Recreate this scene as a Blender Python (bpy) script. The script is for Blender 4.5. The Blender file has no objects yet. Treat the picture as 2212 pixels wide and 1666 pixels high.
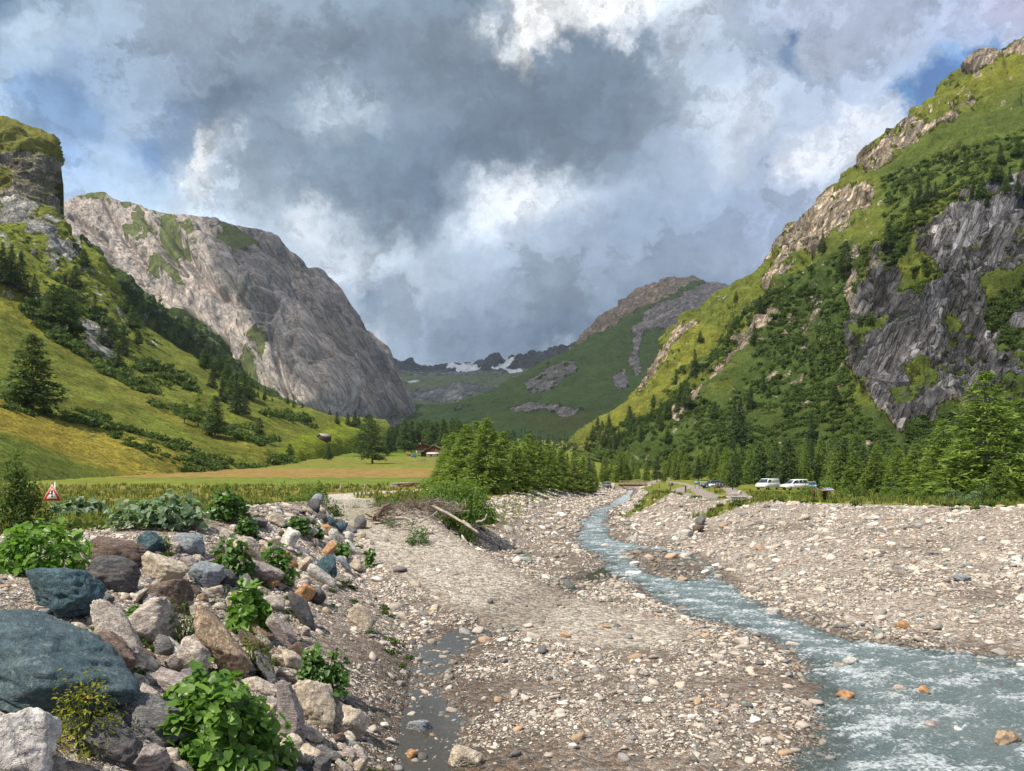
import bpy, math, random
import numpy as np
random.seed(7)
RNG = np.random.default_rng(7)
SC = bpy.context.scene
COL = SC.collection
F = 1670.0; CX = 1106.0; HY = 1035.0      # focal length and horizon, in units of the photograph seen 2212 wide
def P(px, py, d):
    return np.array([(px-CX)/F*d, d, (HY-py)/F*d])

# ---------------------------------------------------------------- noise
def _hash(ix, iy, iz, seed):
    h = (ix.astype(np.uint32)*np.uint32(374761393) + iy.astype(np.uint32)*np.uint32(668265263)
         + iz.astype(np.uint32)*np.uint32(2147483647) + np.uint32(seed*144665 & 0xffffffff))
    h = (h ^ (h >> np.uint32(13)))*np.uint32(1274126177)
    h = (h ^ (h >> np.uint32(16)))*np.uint32(2246822519)
    return h ^ (h >> np.uint32(15))
def noise3(p, seed=0):
    p = np.asarray(p, dtype=np.float64)
    i = np.floor(p); f = (p-i).astype(np.float32); i = i.astype(np.int64) & 0xffffffff
    u = f*f*f*(f*(f*6-15)+10)
    out = 0
    for dx in (0, 1):
        wx = u[:, 0] if dx else 1-u[:, 0]
        for dy in (0, 1):
            wy = u[:, 1] if dy else 1-u[:, 1]
            for dz in (0, 1):
                wz = u[:, 2] if dz else 1-u[:, 2]
                h = _hash(i[:, 0]+dx, i[:, 1]+dy, i[:, 2]+dz, seed)
                gx = ((h & np.uint32(1023)).astype(np.float32)/511.5-1)
                gy = (((h >> np.uint32(10)) & np.uint32(1023)).astype(np.float32)/511.5-1)
                gz = (((h >> np.uint32(20)) & np.uint32(1023)).astype(np.float32)/511.5-1)
                out = out + wx*wy*wz*(gx*(f[:, 0]-dx)+gy*(f[:, 1]-dy)+gz*(f[:, 2]-dz))
    return out*1.1
def fbm(p, octv=5, seed=0, lac=2.05, gain=0.5, ridged=False):
    p = np.asarray(p, dtype=np.float64); a = 1.0; s = 0; tot = 0
    for o in range(octv):
        n = noise3(p*(lac**o)+o*17.3, seed+o)
        if ridged: n = 1-2*np.abs(n)*1.6
        s = s+a*n; tot += a; a *= gain
    return s/tot
def sstep(a, b, x):
    t = np.clip((x-a)/(b-a), 0, 1); return t*t*(3-2*t)
def lin(c):                                 # picture value 0-255 to linear
    c = np.asarray(c, float)/255.0
    return np.where(c <= .04045, c/12.92, ((c+.055)/1.055)**2.4)

# ---------------------------------------------------------------- meshes and tags
def mesh_np(name, V, faces, mat=None, smooth=False, attrs=None, n=None):
    """faces: (k,3) or (k,4) int array, or list of such arrays"""
    me = bpy.data.meshes.new(name)
    if not isinstance(faces, (list, tuple)): faces = [faces]
    faces = [np.asarray(f, np.int32) for f in faces if len(f)]
    V = np.asarray(V, np.float32)
    loops = np.concatenate([f.ravel() for f in faces])
    tot = np.concatenate([np.full(len(f), f.shape[1], np.int32) for f in faces])
    st = np.concatenate([[0], np.cumsum(tot)[:-1]]).astype(np.int32)
    me.vertices.add(len(V)); me.vertices.foreach_set('co', V.ravel())
    me.loops.add(len(loops)); me.loops.foreach_set('vertex_index', loops)
    me.polygons.add(len(tot)); me.polygons.foreach_set('loop_start', st)
    me.polygons.foreach_set('loop_total', tot)
    if smooth: me.polygons.foreach_set('use_smooth', np.ones(len(tot), bool))
    me.update(calc_edges=True)
    for k, (dom, typ, arr) in (attrs or {}).items():
        at = me.attributes.new(k, typ, dom)
        arr = np.asarray(arr, np.float32)
        if typ == 'FLOAT_COLOR':
            if arr.shape[1] == 3: arr = np.concatenate([arr, np.ones((len(arr), 1), np.float32)], 1)
            at.data.foreach_set('color', arr.ravel())
        else: at.data.foreach_set('value', arr.ravel())
    if mat is not None:
        for m in (mat if isinstance(mat, (list, tuple)) else [mat]): me.materials.append(m)
    return me
def link(name, me, parent=None, loc=None, rot=None, scale=None):
    o = bpy.data.objects.new(name, me); COL.objects.link(o)
    if parent is not None: o.parent = parent
    if loc is not None: o.location = [float(v) for v in loc]
    if rot is not None: o.rotation_euler = rot
    if scale is not None: o.scale = scale if isinstance(scale, (tuple, list)) else (scale,)*3
    return o
def tag(o, label=None, cat=None, group=None, kind=None):
    if label: o['label'] = label
    if cat: o['category'] = cat
    if group: o['group'] = group
    if kind: o['kind'] = kind
    return o
def thing(name, label, cat, loc, rotz=0, group=None, scale=None):
    o = link(name, None, None, loc, (0, 0, rotz), scale)
    o.empty_display_size = .2
    return tag(o, label, cat, group)
def grid_faces(nv, nu):
    a = np.arange(nv*nu).reshape(nv, nu)
    return np.stack([a[:-1, :-1], a[:-1, 1:], a[1:, 1:], a[1:, :-1]], -1).reshape(-1, 4)

class MB:                                   # small mesh builder for built things
    def __init__(s): s.v = []; s.f4 = []; s.f3 = []; s.n = 0
    def add(s, V, f4=(), f3=()):
        V = np.asarray(V, float); s.v.append(V)
        if len(f4): s.f4.append(np.asarray(f4)+s.n)
        if len(f3): s.f3.append(np.asarray(f3)+s.n)
        s.n += len(V); return s
    def box(s, c, size, rz=0, rx=0, ry=0, bev=0.0):
        x, y, z = [v/2 for v in size]
        b = min(bev, x*.9, y*.9, z*.9)
        if b <= 0:
            V = np.array([[i, j, k] for k in (-z, z) for j in (-y, y) for i in (-x, x)])
            Q = [[0, 2, 3, 1], [4, 5, 7, 6], [0, 1, 5, 4], [2, 6, 7, 3], [0, 4, 6, 2], [1, 3, 7, 5]]; T = []
        else:
            V = []; idx = {}
            for sx in (-1, 1):
                for sy in (-1, 1):
                    for sz in (-1, 1):
                        idx[(sx, sy, sz)] = len(V)
                        V += [[sx*x, sy*(y-b), sz*(z-b)], [sx*(x-b), sy*y, sz*(z-b)], [sx*(x-b), sy*(y-b), sz*z]]
            V = np.array(V); Q = []; T = []
            for ax in range(3):
                o = [a for a in range(3) if a != ax]
                for sg in (-1, 1):
                    q = []
                    for (p_, q_) in ((-1, -1), (1, -1), (1, 1), (-1, 1)):
                        k = [0, 0, 0]; k[ax] = sg; k[o[0]] = p_; k[o[1]] = q_
                        q.append(idx[tuple(k)]+ax)
                    Q.append(q)
            for ax in range(3):
                o = [a for a in range(3) if a != ax]
                for p_ in (-1, 1):
                    for q_ in (-1, 1):
                        ks = []
                        for e in (-1, 1):
                            k = [0, 0, 0]; k[ax] = e; k[o[0]] = p_; k[o[1]] = q_; ks.append(idx[tuple(k)])
                        Q.append([ks[0]+o[0], ks[1]+o[0], ks[1]+o[1], ks[0]+o[1]])
            for k in idx.values(): T.append([k, k+1, k+2])
        V = V @ rot3(rx, ry, rz).T + np.asarray(c)
        return s.add(V, Q, T)
    def tube(s, pts, rad, n=7, cap=True):
        pts = np.asarray(pts, float); rad = np.broadcast_to(np.asarray(rad, float), (len(pts),))
        T = np.gradient(pts, axis=0); T /= np.linalg.norm(T, axis=1)[:, None]+1e-9
        ref = np.array([0, 0, 1.]) if abs(T[0, 2]) < .9 else np.array([1., 0, 0])
        ring = []
        for p, t, r in zip(pts, T, rad):
            a = np.cross(t, ref); a /= np.linalg.norm(a)+1e-9; b = np.cross(t, a)
            th = np.linspace(0, 2*math.pi, n, endpoint=False)
            ring.append(p+r*(np.cos(th)[:, None]*a+np.sin(th)[:, None]*b))
        V = np.concatenate(ring); f = []
        for i in range(len(pts)-1):
            for j in range(n):
                f.append([i*n+j, i*n+(j+1) % n, (i+1)*n+(j+1) % n, (i+1)*n+j])
        t3 = []
        if cap:
            V = np.concatenate([V, pts[:1], pts[-1:]]); a = len(V)-2
            for j in range(n):
                t3.append([a, (j+1) % n, j]); t3.append([a+1, (len(pts)-1)*n+j, (len(pts)-1)*n+(j+1) % n])
        return s.add(V, f, t3)
    def prism(s, poly, y0, y1):             # poly in xz, extruded along y
        k = len(poly); V = [[p[0], y0, p[1]] for p in poly]+[[p[0], y1, p[1]] for p in poly]
        f = [[i, (i+1) % k, k+(i+1) % k, k+i] for i in range(k)]
        c = np.mean(np.asarray(poly), 0); V += [[c[0], y0, c[1]], [c[0], y1, c[1]]]
        t = [[2*k, (i+1) % k, i] for i in range(k)]+[[2*k+1, k+i, k+(i+1) % k] for i in range(k)]
        return s.add(V, f, t)
    def xform(s, R=None, t=None):
        s.v = [(v @ R.T if R is not None else v)+(0 if t is None else np.asarray(t)) for v in s.v]; return s
    def mesh(s, name, mat, smooth=False):
        return mesh_np(name, np.concatenate(s.v), [np.concatenate(x) for x in (s.f4, s.f3) if x], mat, smooth)
    def build(s, name, mat, parent=None, smooth=False, **k):
        return link(name, s.mesh(name, mat, smooth), parent, **k)
def rot3(rx, ry, rz):
    cx, sx, cy, sy, cz, sz = math.cos(rx), math.sin(rx), math.cos(ry), math.sin(ry), math.cos(rz), math.sin(rz)
    X = np.array([[1, 0, 0], [0, cx, -sx], [0, sx, cx]]); Y = np.array([[cy, 0, sy], [0, 1, 0], [-sy, 0, cy]])
    Z = np.array([[cz, -sz, 0], [sz, cz, 0], [0, 0, 1]])
    return Z @ Y @ X

# ---------------------------------------------------------------- node helper
class NT:
    def __init__(s, name):
        s.m = bpy.data.materials.new(name); s.m.use_nodes = True
        s.t = s.m.node_tree; s.t.nodes.clear()
        s.out = s.t.nodes.new('ShaderNodeOutputMaterial')
    def n(s, typ, ins=None, **props):
        nd = s.t.nodes.new(typ)
        for k, v in props.items(): setattr(nd, k, v)
        for k, v in (ins or {}).items():
            sk = nd.inputs[k]
            if isinstance(v, bpy.types.NodeSocket): s.t.links.new(v, sk)
            else:
                if isinstance(v, (tuple, list)) and len(v) == 3 and sk.type == 'RGBA': v = (*v, 1)
                sk.default_value = v
        return nd
    def math(s, op, a, b=0.0, c=None, clamp=False):
        nd = s.t.nodes.new('ShaderNodeMath'); nd.operation = op; nd.use_clamp = clamp
        for i, v in enumerate((a, b, c)):
            if v is None: continue
            if isinstance(v, bpy.types.NodeSocket): s.t.links.new(v, nd.inputs[i])
            else: nd.inputs[i].default_value = v
        return nd.outputs[0]
    def mix(s, fac, a, b, blend='MIX'):
        nd = s.t.nodes.new('ShaderNodeMix'); nd.data_type = 'RGBA'; nd.blend_type = blend
        for i, v in ((0, fac), (6, a), (7, b)):
            if isinstance(v, bpy.types.NodeSocket): s.t.links.new(v, nd.inputs[i])
            else: nd.inputs[i].default_value = v if not isinstance(v, (tuple, list)) or len(v) == 4 else (*v, 1)
        return nd.outputs[2]
    def ss(s, x, a, b, lo=0., hi=1.):
        nd = s.n('ShaderNodeMapRange', {0: x, 1: a, 2: b, 3: lo, 4: hi}, interpolation_type='SMOOTHSTEP')
        return nd.outputs[0]
    def pos(s): return s.n('ShaderNodeNewGeometry').outputs['Position']
    def obj(s): return s.n('ShaderNodeTexCoord').outputs['Object']
    def mapv(s, v, scale=(1, 1, 1), rot=(0, 0, 0), loc=(0, 0, 0)):
        return s.n('ShaderNodeMapping', {0: v, 1: loc, 2: rot, 3: scale}).outputs[0]
    def noise(s, v, scale, detail=5, rough=.55, dist=0.0, out=0):
        return s.n('ShaderNodeTexNoise', {'Vector': v, 'Scale': scale, 'Detail': detail, 'Roughness': rough, 'Distortion': dist}).outputs[out]
    def voro(s, v, scale, feat='F1', out=0, rnd=1.0):
        return s.n('ShaderNodeTexVoronoi', {'Vector': v, 'Scale': scale, 'Randomness': rnd}, feature=feat).outputs[out]
    def attr(s, name, out='Color'): return s.n('ShaderNodeAttribute', attribute_name=name).outputs[out]
    def bump(s, h, strength=.5, dist=.1, normal=None):
        ins = {'Height': h, 'Strength': strength, 'Distance': dist}
        if normal is not None: ins['Normal'] = normal
        return s.n('ShaderNodeBump', ins).outputs[0]
    def bsdf(s, color, rough=.85, normal=None, spec=.3, **kw):
        ins = {'Base Color': color, 'Roughness': rough, 'Specular IOR Level': spec}
        if normal is not None: ins['Normal'] = normal
        ins.update({k.replace('_', ' '): v for k, v in kw.items()})
        return s.n('ShaderNodeBsdfPrincipled', ins).outputs[0]
    def done(s, surf):
        s.t.links.new(surf, s.out.inputs[0]); return s.m
def plain(name, col, rough=.6, spec=.4, var=.25, scale=6., metal=0.):
    """a single-coloured thing with a little wear in it"""
    t = NT(name); o = t.obj()
    n = t.noise(o, scale, 6, .6)
    f = t.ss(n, .3, .7, 1-var, 1+var*.6)
    c = t.mix(1.0, (*col, 1), t.n('ShaderNodeCombineColor', {0: f, 1: f, 2: f}).outputs[0], 'MULTIPLY')
    return t.done(t.bsdf(c, rough, t.bump(n, .15, .01), spec, Metallic=metal))
# ---------------------------------------------------------------- camera, sun, sky
cam = bpy.data.cameras.new('camera'); cam.sensor_width = 36; cam.lens = 36*F/2212
cam.shift_y = (HY-833)/2212; cam.clip_start = .1; cam.clip_end = 60000
co = bpy.data.objects.new('camera', cam); COL.objects.link(co); co.rotation_euler = (math.pi/2, 0, 0)
SC.camera = co
SC.view_settings.view_transform = 'Standard'; SC.view_settings.look = 'None'
SC.view_settings.gamma = 1; SC.view_settings.exposure = .27
SC.cycles.max_bounces = 5; SC.cycles.transparent_max_bounces = 8; SC.cycles.diffuse_bounces = 2
SC.cycles.glossy_bounces = 2; SC.cycles.transmission_bounces = 3; SC.cycles.caustics_reflective = False
SC.cycles.use_denoising = True
SUN_EL, SUN_AZ = 54.0, -128.0               # azimuth from +y towards +x: from the left and a little behind
sd = np.array([math.sin(math.radians(SUN_AZ))*math.cos(math.radians(SUN_EL)),
               math.cos(math.radians(SUN_AZ))*math.cos(math.radians(SUN_EL)), math.sin(math.radians(SUN_EL))])
sun = bpy.data.lights.new('sun', 'SUN'); sun.energy = 5.0; sun.angle = math.radians(.5); sun.color = (1, .925, .79)
so = bpy.data.objects.new('sun', sun); COL.objects.link(so)
from mathutils import Vector
so.rotation_euler = Vector((-sd[0], -sd[1], -sd[2])).to_track_quat('-Z', 'Y').to_euler()
so.location = (-60, -20, 80)

W = bpy.data.worlds.new('World'); SC.world = W; W.use_nodes = True
t = NT.__new__(NT); t.t = W.node_tree; t.t.nodes.clear(); t.m = None
out = t.t.nodes.new('ShaderNodeOutputWorld')
dirv = t.n('ShaderNodeTexCoord').outputs['Generated']
sky = t.n('ShaderNodeTexSky', sky_type='NISHITA', sun_disc=False)
sky.sun_elevation = math.radians(SUN_EL); sky.sun_rotation = math.radians(SUN_AZ)
sky.altitude = 1900; sky.dust_density = .4; sky.ozone_density = 2.0
# fractal warp of the view direction makes the edges of the cloud masses ragged
w1 = t.noise(dirv, 3.2, 8, .62, 0, 1)
w2 = t.noise(t.mapv(dirv, loc=(5.2, 1.3, 2.8)), 11, 7, .62, 0, 1)
def vop(op, a, b, sc=None):
    nd = t.t.nodes.new('ShaderNodeVectorMath'); nd.operation = op
    for i, v in enumerate((a, b)):
        if v is None: continue
        if isinstance(v, bpy.types.NodeSocket): t.t.links.new(v, nd.inputs[i])
        else: nd.inputs[i].default_value = v
    if sc is not None: nd.inputs['Scale'].default_value = sc
    return nd.outputs[0]
w3 = t.noise(t.mapv(dirv, loc=(2.2, 7.3, 1.8)), 30, 7, .68, 0, 1)
w = vop('ADD', vop('ADD', vop('SCALE', vop('SUBTRACT', w1, (.5, .5, .5)), None, .07), vop('SCALE', vop('SUBTRACT', w2, (.5, .5, .5)), None, .085)), vop('SCALE', vop('SUBTRACT', w3, (.5, .5, .5)), None, .06))
d2 = vop('ADD', dirv, w)
sep = t.n('ShaderNodeSeparateXYZ', {0: d2}).outputs
yy = t.math('MAXIMUM', sep[1], .18)
U = t.math('ADD', t.math('MULTIPLY', t.math('DIVIDE', sep[0], yy), F/2212), .5)
V = t.math('SUBTRACT', HY, t.math('MULTIPLY', t.math('DIVIDE', sep[2], yy), F))     # row, in photo units
B = (60, 108, 165)                           # marker rows: 4th value 0 = open sky
SKY_ROWS = [
 (-300, [(0,(120,140,165)),(500,(150,168,190)),(1000,(135,152,172)),(1500,(190,202,218)),(2212,(165,178,205))]),
 (0,  [(0,(95,125,158)),(110,(140,165,190)),(220,(158,180,204)),(400,(150,168,190)),(600,(138,156,177)),(800,(128,147,167)),(1000,(116,136,157)),(1060,(150,168,186)),(1110,(232,238,243)),(1180,(245,249,252)),(1270,(232,238,244)),(1340,(240,244,249)),(1450,(200,212,226)),(1600,(166,182,206)),(1800,(166,179,206)),(2000,(162,176,206)),(2212,(180,184,216))]),
 (75, [(0,(120,148,176)),(100,(168,190,213)),(200,(160,184,210)),(340,(150,170,194)),(500,(130,148,168)),(700,(122,140,160)),(980,(120,138,158)),(1045,(205,216,226)),(1080,(150,165,182)),(1125,(248,251,253)),(1200,(222,228,236)),(1235,(112,132,154)),(1300,(106,126,148)),(1350,(205,214,226)),(1400,(120,138,160)),(1440,(176,190,208)),(1600,(164,182,204)),(1680,(150,168,196)),(1712,(70,102,146)),(1745,(160,175,200)),(1900,(168,182,208)),(2100,(150,170,205)),(2212,(176,186,216))]),
 (120,[(0,(150,176,204)),(100,(158,184,212)),(200,(140,168,202)),(300,(152,174,200)),(420,(132,150,172)),(600,(124,142,162)),(800,(116,134,155)),(1040,(132,149,167)),(1095,(214,224,233)),(1140,(236,241,246)),(1180,(122,139,160)),(1260,(110,128,149)),(1380,(116,134,156)),(1440,(172,187,206)),(1560,(162,180,203)),(1660,(150,168,195)),(1690,(100,130,168)),(1750,(168,182,206)),(1920,(160,178,208)),(2050,(120,158,204)),(2100,(40,110,180),.6),(2212,(150,180,215))]),
 (185,[(0,(158,186,216)),(90,(122,158,204)),(190,(106,142,188)),(280,(150,176,206)),(400,(130,150,175)),(500,(110,130,153)),(620,(122,142,163)),(720,(140,159,179)),(820,(128,147,168)),(900,(114,132,153)),(1100,(112,130,150)),(1260,(106,124,145)),(1400,(114,131,152)),(1480,(150,168,188)),(1570,(178,192,211)),(1640,(166,182,204)),(1800,(158,176,204)),(1900,(170,186,212)),(1940,(80,135,190)),(1985,(22,90,168),.55),(2090,(36,104,178),.55),(2212,(120,160,205))]),
 (245,[(0,(150,182,216)),(110,(120,156,202)),(220,(118,152,196)),(300,(160,184,212)),(390,(128,154,190)),(500,(114,134,157)),(600,(128,147,167)),(690,(172,188,205)),(780,(166,183,200)),(860,(122,140,160)),(1100,(109,127,148)),(1300,(108,126,147)),(1430,(120,137,158)),(1520,(178,192,210)),(1600,(188,201,217)),(1680,(160,177,202)),(1760,(172,187,210)),(1850,(214,221,234)),(1930,(190,203,224)),(1975,(45,110,180),.6),(2050,(90,145,200)),(2212,(190,204,226))]),
 (330,[(0,(142,176,218)),(130,(134,170,216)),(240,(150,178,210)),(330,(104,140,187)),(400,(150,178,208)),(445,(238,243,248)),(500,(178,194,212)),(560,(124,143,163)),(700,(120,140,160)),(850,(110,130,150)),(1000,(100,120,142)),(1200,(110,128,148)),(1350,(120,138,158)),(1480,(148,166,189)),(1560,(180,194,213)),(1650,(160,177,204)),(1735,(216,223,236)),(1850,(205,214,230)),(2212,(190,202,224))]),
 (420,[(0,(160,190,226)),(130,(160,188,222)),(300,(158,184,212)),(360,(176,197,220)),(420,(214,225,236)),(520,(176,194,212)),(590,(140,159,178)),(680,(122,141,161)),(800,(108,128,149)),(920,(102,122,145)),(990,(140,158,178)),(1060,(206,216,228)),(1150,(216,224,234)),(1230,(190,204,219)),(1330,(152,170,192)),(1420,(142,161,186)),(1600,(150,170,200)),(1700,(156,174,204)),(2212,(170,186,212))]),
 (490,[(0,(180,203,230)),(300,(186,206,226)),(520,(184,202,220)),(600,(178,196,214)),(660,(205,217,230)),(730,(182,198,214)),(800,(126,146,167)),(880,(116,136,158)),(960,(168,184,203)),(1050,(198,210,225)),(1130,(170,186,206)),(1250,(152,170,193)),(1350,(136,157,183)),(1500,(140,161,190)),(1700,(148,168,200)),(2212,(160,178,206))]),
 (570,[(0,(190,208,228)),(620,(186,203,221)),(720,(198,211,226)),(800,(188,203,219)),(880,(172,189,208)),(1000,(160,178,199)),(1150,(146,165,187)),(1300,(146,165,190)),(1500,(138,158,184)),(1650,(150,168,198)),(2212,(150,170,200))]),
 (650,[(0,(190,208,228)),(680,(184,201,220)),(740,(166,185,206)),(800,(118,139,163)),(850,(150,168,190)),(900,(164,180,201)),(1000,(142,160,182)),(1100,(130,148,170)),(1250,(126,146,169)),(1400,(120,140,166)),(1560,(116,142,180)),(2212,(140,160,190))]),
 (725,[(0,(190,208,228)),(740,(180,200,222)),(790,(200,214,230)),(850,(146,166,189)),(950,(120,138,162)),(1080,(112,131,156)),(1200,(100,121,147)),(1300,(108,129,155)),(2212,(130,150,180))]),
 (775,[(0,(190,208,228)),(800,(168,188,212)),(880,(142,160,182)),(1000,(124,142,166)),(1130,(116,135,159)),(1180,(120,139,163)),(1230,(172,186,205)),(1300,(150,170,195)),(2212,(140,160,190))]),
 (820,[(0,(180,198,220)),(850,(150,168,190)),(1000,(140,158,180)),(1150,(132,150,172)),(1300,(150,168,192)),(2212,(150,168,192))]),
]
prev = None; prevA = None; py0 = None
for (py, stops) in SKY_ROWS:
    nd = t.t.nodes.new('ShaderNodeValToRGB'); cr = nd.color_ramp; cr.interpolation = 'EASE'
    while len(cr.elements) > 1: cr.elements.remove(cr.elements[0])
    for i, st in enumerate(stops):
        pos = st[0]/2212
        e = cr.elements[0] if i == 0 else cr.elements.new(pos)
        e.position = pos
        e.color = (*[float(v) for v in lin(st[1])], st[2] if len(st) > 2 else 1.0)
    t.t.links.new(U, nd.inputs[0])
    if prev is None: prev, prevA = nd.outputs[0], nd.outputs[1]
    else:
        f = t.ss(V, py0, py)
        prev = t.mix(f, prev, nd.outputs[0])
        prevA = t.math('ADD', t.math('MULTIPLY', prevA, t.math('SUBTRACT', 1.0, f)), t.math('MULTIPLY', nd.outputs[1], f))
    py0 = py
dn = t.noise(d2, 8, 10, .66)
dn2 = t.noise(t.mapv(dirv, scale=(1, 1, 1.6)), 30, 6, .6)
bil = t.math('ABSOLUTE', t.math('SUBTRACT', t.noise(t.mapv(d2, loc=(3, 3, 3)), 13, 7, .62, .4), .5))
lum = t.n('ShaderNodeRGBToBW', {0: prev}).outputs[0]
k = t.math('ADD', t.ss(dn, .30, .70, .86, 1.32), t.ss(dn2, .3, .7, -.07, .07))
k = t.math('ADD', k, t.math('MULTIPLY', t.ss(lum, .25, .75), t.ss(bil, 0, .14, .24, -.20)))
nm = t.noise(t.mapv(d2, loc=(8, 1, 4), scale=(1, 1, 1.35)), 6.5, 11, .60, .3)
k = t.math('ADD', k, t.math('MULTIPLY', t.math('SUBTRACT', t.ss(nm, .47, .535), .5), t.ss(lum, .14, .45, .13, .34)))
cl = t.mix(1.0, t.mix(1.0, prev, (1.03, 1.0, .97, 1), 'MULTIPLY'), t.n('ShaderNodeCombineColor', {0: k, 1: k, 2: k}).outputs[0], 'MULTIPLY')
bg1 = t.n('ShaderNodeBackground', {0: sky.outputs[0], 1: .11}).outputs[0]
bg2 = t.n('ShaderNodeBackground', {0: cl, 1: .84}).outputs[0]
mx = t.n('ShaderNodeMixShader', {0: prevA, 1: bg1, 2: bg2}).outputs[0]
t.t.links.new(mx, out.inputs[0])
W.cycles.sampling_method = 'MANUAL'; W.cycles.sample_map_resolution = 512
# ---------------------------------------------------------------- the valley floor as one height function
def pl(tab):
    tab = np.array(tab, float); return lambda q: np.interp(q, tab[:, 0], tab[:, 1])
def zb(y): return -4.15+.0085*np.asarray(y, float)          # bed of the stream
# y -> x of: left top, left toe, right toe, right top ; z of the tops
xLT = pl([(0,-5.2),(6,-6.6),(10,-8.6),(14.5,-9.4),(22,-9.6),(31,-8.6),(34,-7.9),(38,-6.2),(40,-4.2),(47,-1.7),(73,-.5),(120,6),(175,15),(200,20)])
xLB = pl([(0,-.8),(9,-1.5),(13,-1.8),(17.6,-2.3),(22,-3.3),(27,-4.6),(33,-6.0),(36,-3.8),(40,-1.0),(47,2.2),(73,4.6),(120,11.5),(175,21),(200,25)])
xRB = pl([(0,14.5),(17,11.8),(22,9.8),(26,8.6),(36,9.2),(44,9.9),(54,9.0),(62,9.6),(80,11.8),(105,16.2),(140,21),(185,29.5),(200,32)])
xRT = pl([(0,60),(30,44),(50,33),(58,25),(66,19.3),(76,17.8),(83,16.9),(105,18.8),(145,23.5),(185,33.5),(200,36)])
zLT = pl([(0,-1.85),(14,-1.65),(22,-1.30),(30,-.88),(33,-.98),(38,-1.9),(60,-2.0),(100,-1.6),(175,-1.3),(260,1.5)])
zRT = pl([(0,-2.1),(50,-1.95),(66,-1.92),(83,-1.85),(145,-1.85),(185,-1.55),(260,.5)])
zM = pl([(0,-1.75),(60,-1.6),(100,-1.1),(160,.25),(250,3.4),(350,8),(460,13.5),(600,22),(800,36),(1100,58),(1500,80)])
zRM = pl([(0,-2.0),(130,-1.9),(190,-1.4),(260,1),(400,7),(600,15),(800,28),(1100,50),(1500,75)])
def unz(px, py, zf, d0=4, d1=1500):
    """first point of the ray through a picture position where it meets the height function"""
    ds = np.geomspace(d0, d1, 3000); x = (px-CX)/F*ds; z = (HY-py)/F*ds
    g = zf(x, ds); k = np.argmax(z <= g)
    if z[k] > g[k]: k = len(ds)-1
    return np.array([x[k], ds[k], g[k]])
def bedpt(px, py, dz=0.0):
    # on the stream bed plane
    k = (HY-py)/F; d = (-4.15+dz)/(k-.0085)
    return np.array([(px-CX)/F*d, d])
# the stream: pairs of picture points on its two edges, downstream to upstream
RIV = [((1700,1900),(2900,1640)),((1722,1700),(2560,1520)),((1745,1620),(2330,1452)),((1790,1530),(2150,1418)),((1745,1430),(1990,1398)),((1640,1368),(1830,1376)),((1505,1328),(1690,1325)),((1400,1275),(1600,1288)),
       ((1345,1245),(1560,1250)),((1303,1208),(1490,1195)),((1262,1180),(1400,1181)),((1238,1163),(1330,1167)),((1250,1150),(1312,1155)),((1262,1136),(1322,1141)),
       ((1252,1127),(1300,1130)),((1275,1114),(1318,1116)),((1276,1103),(1310,1105)),((1310,1092),(1332,1094)),((1328,1082),(1358,1083)),((1338,1074),(1376,1074)),((1352,1066),(1376,1066)),((1356,1058),(1372,1058))]
RL = np.array([bedpt(*a) for a, b in RIV]); RR = np.array([bedpt(*b) for a, b in RIV])
RIVER_POLY = np.concatenate([RL, RR[::-1]])
ISLAND = np.array([bedpt(*p) for p in [(1345,1188),(1400,1184),(1470,1200),(1525,1226),(1518,1248),(1455,1252),(1400,1232),(1368,1206)]])
def inpoly(x, y, poly):
    r = np.zeros(x.shape, bool); n = len(poly); j = n-1
    for i in range(n):
        xi, yi = poly[i]; xj, yj = poly[j]
        c = ((yi > y) != (yj > y)) & (x < (xj-xi)*(y-yi)/((yj-yi) if yj != yi else 1e-9)+xi)
        r ^= c; j = i
    return r
def polydist(x, y, pts, closed=True):
    d = np.full(x.shape, 1e9); pts = np.asarray(pts); n = len(pts)
    for i in range(n if closed else n-1):
        a = pts[i]; b = pts[(i+1) % n]; ab = b-a; L = ab@ab+1e-9
        t_ = np.clip(((x-a[0])*ab[0]+(y-a[1])*ab[1])/L, 0, 1)
        d = np.minimum(d, np.hypot(x-a[0]-t_*ab[0], y-a[1]-t_*ab[1]))
    return d
def sdist(x, y, poly):                                       # negative inside
    d = polydist(x, y, poly); return np.where(inpoly(x, y, poly), -d, d)
PUD = np.array([bedpt(*p) for p in [(1330,1225),(1240,1262),(1180,1300),(1095,1335),(1000,1372),(935,1415),(905,1470),(930,1530),(905,1600),(940,1680),(960,1800)]])
RAMP = np.array([(-13,62,-1.6),(-9.6,44,-1.75),(-7.4,38.0,-1.95),(-4.6,32.5,-2.45),(-2.2,28,-3.2),(.3,24,-3.82),(2.5,20.5,-3.98)])
def along(x, y, L3):
    """distance to a polyline and its height there"""
    d = np.full(x.shape, 1e9); z = np.zeros(x.shape)
    for i in range(len(L3)-1):
        a = L3[i]; b = L3[i+1]; ab = (b-a)[:2]; L = ab@ab
        t_ = np.clip(((x-a[0])*ab[0]+(y-a[1])*ab[1])/L, 0, 1)
        dd = np.hypot(x-a[0]-t_*ab[0], y-a[1]-t_*ab[1]); zz = a[2]+t_*(b[2]-a[2])
        z = np.where(dd < d, zz, z); d = np.minimum(d, dd)
    return d, z
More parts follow.
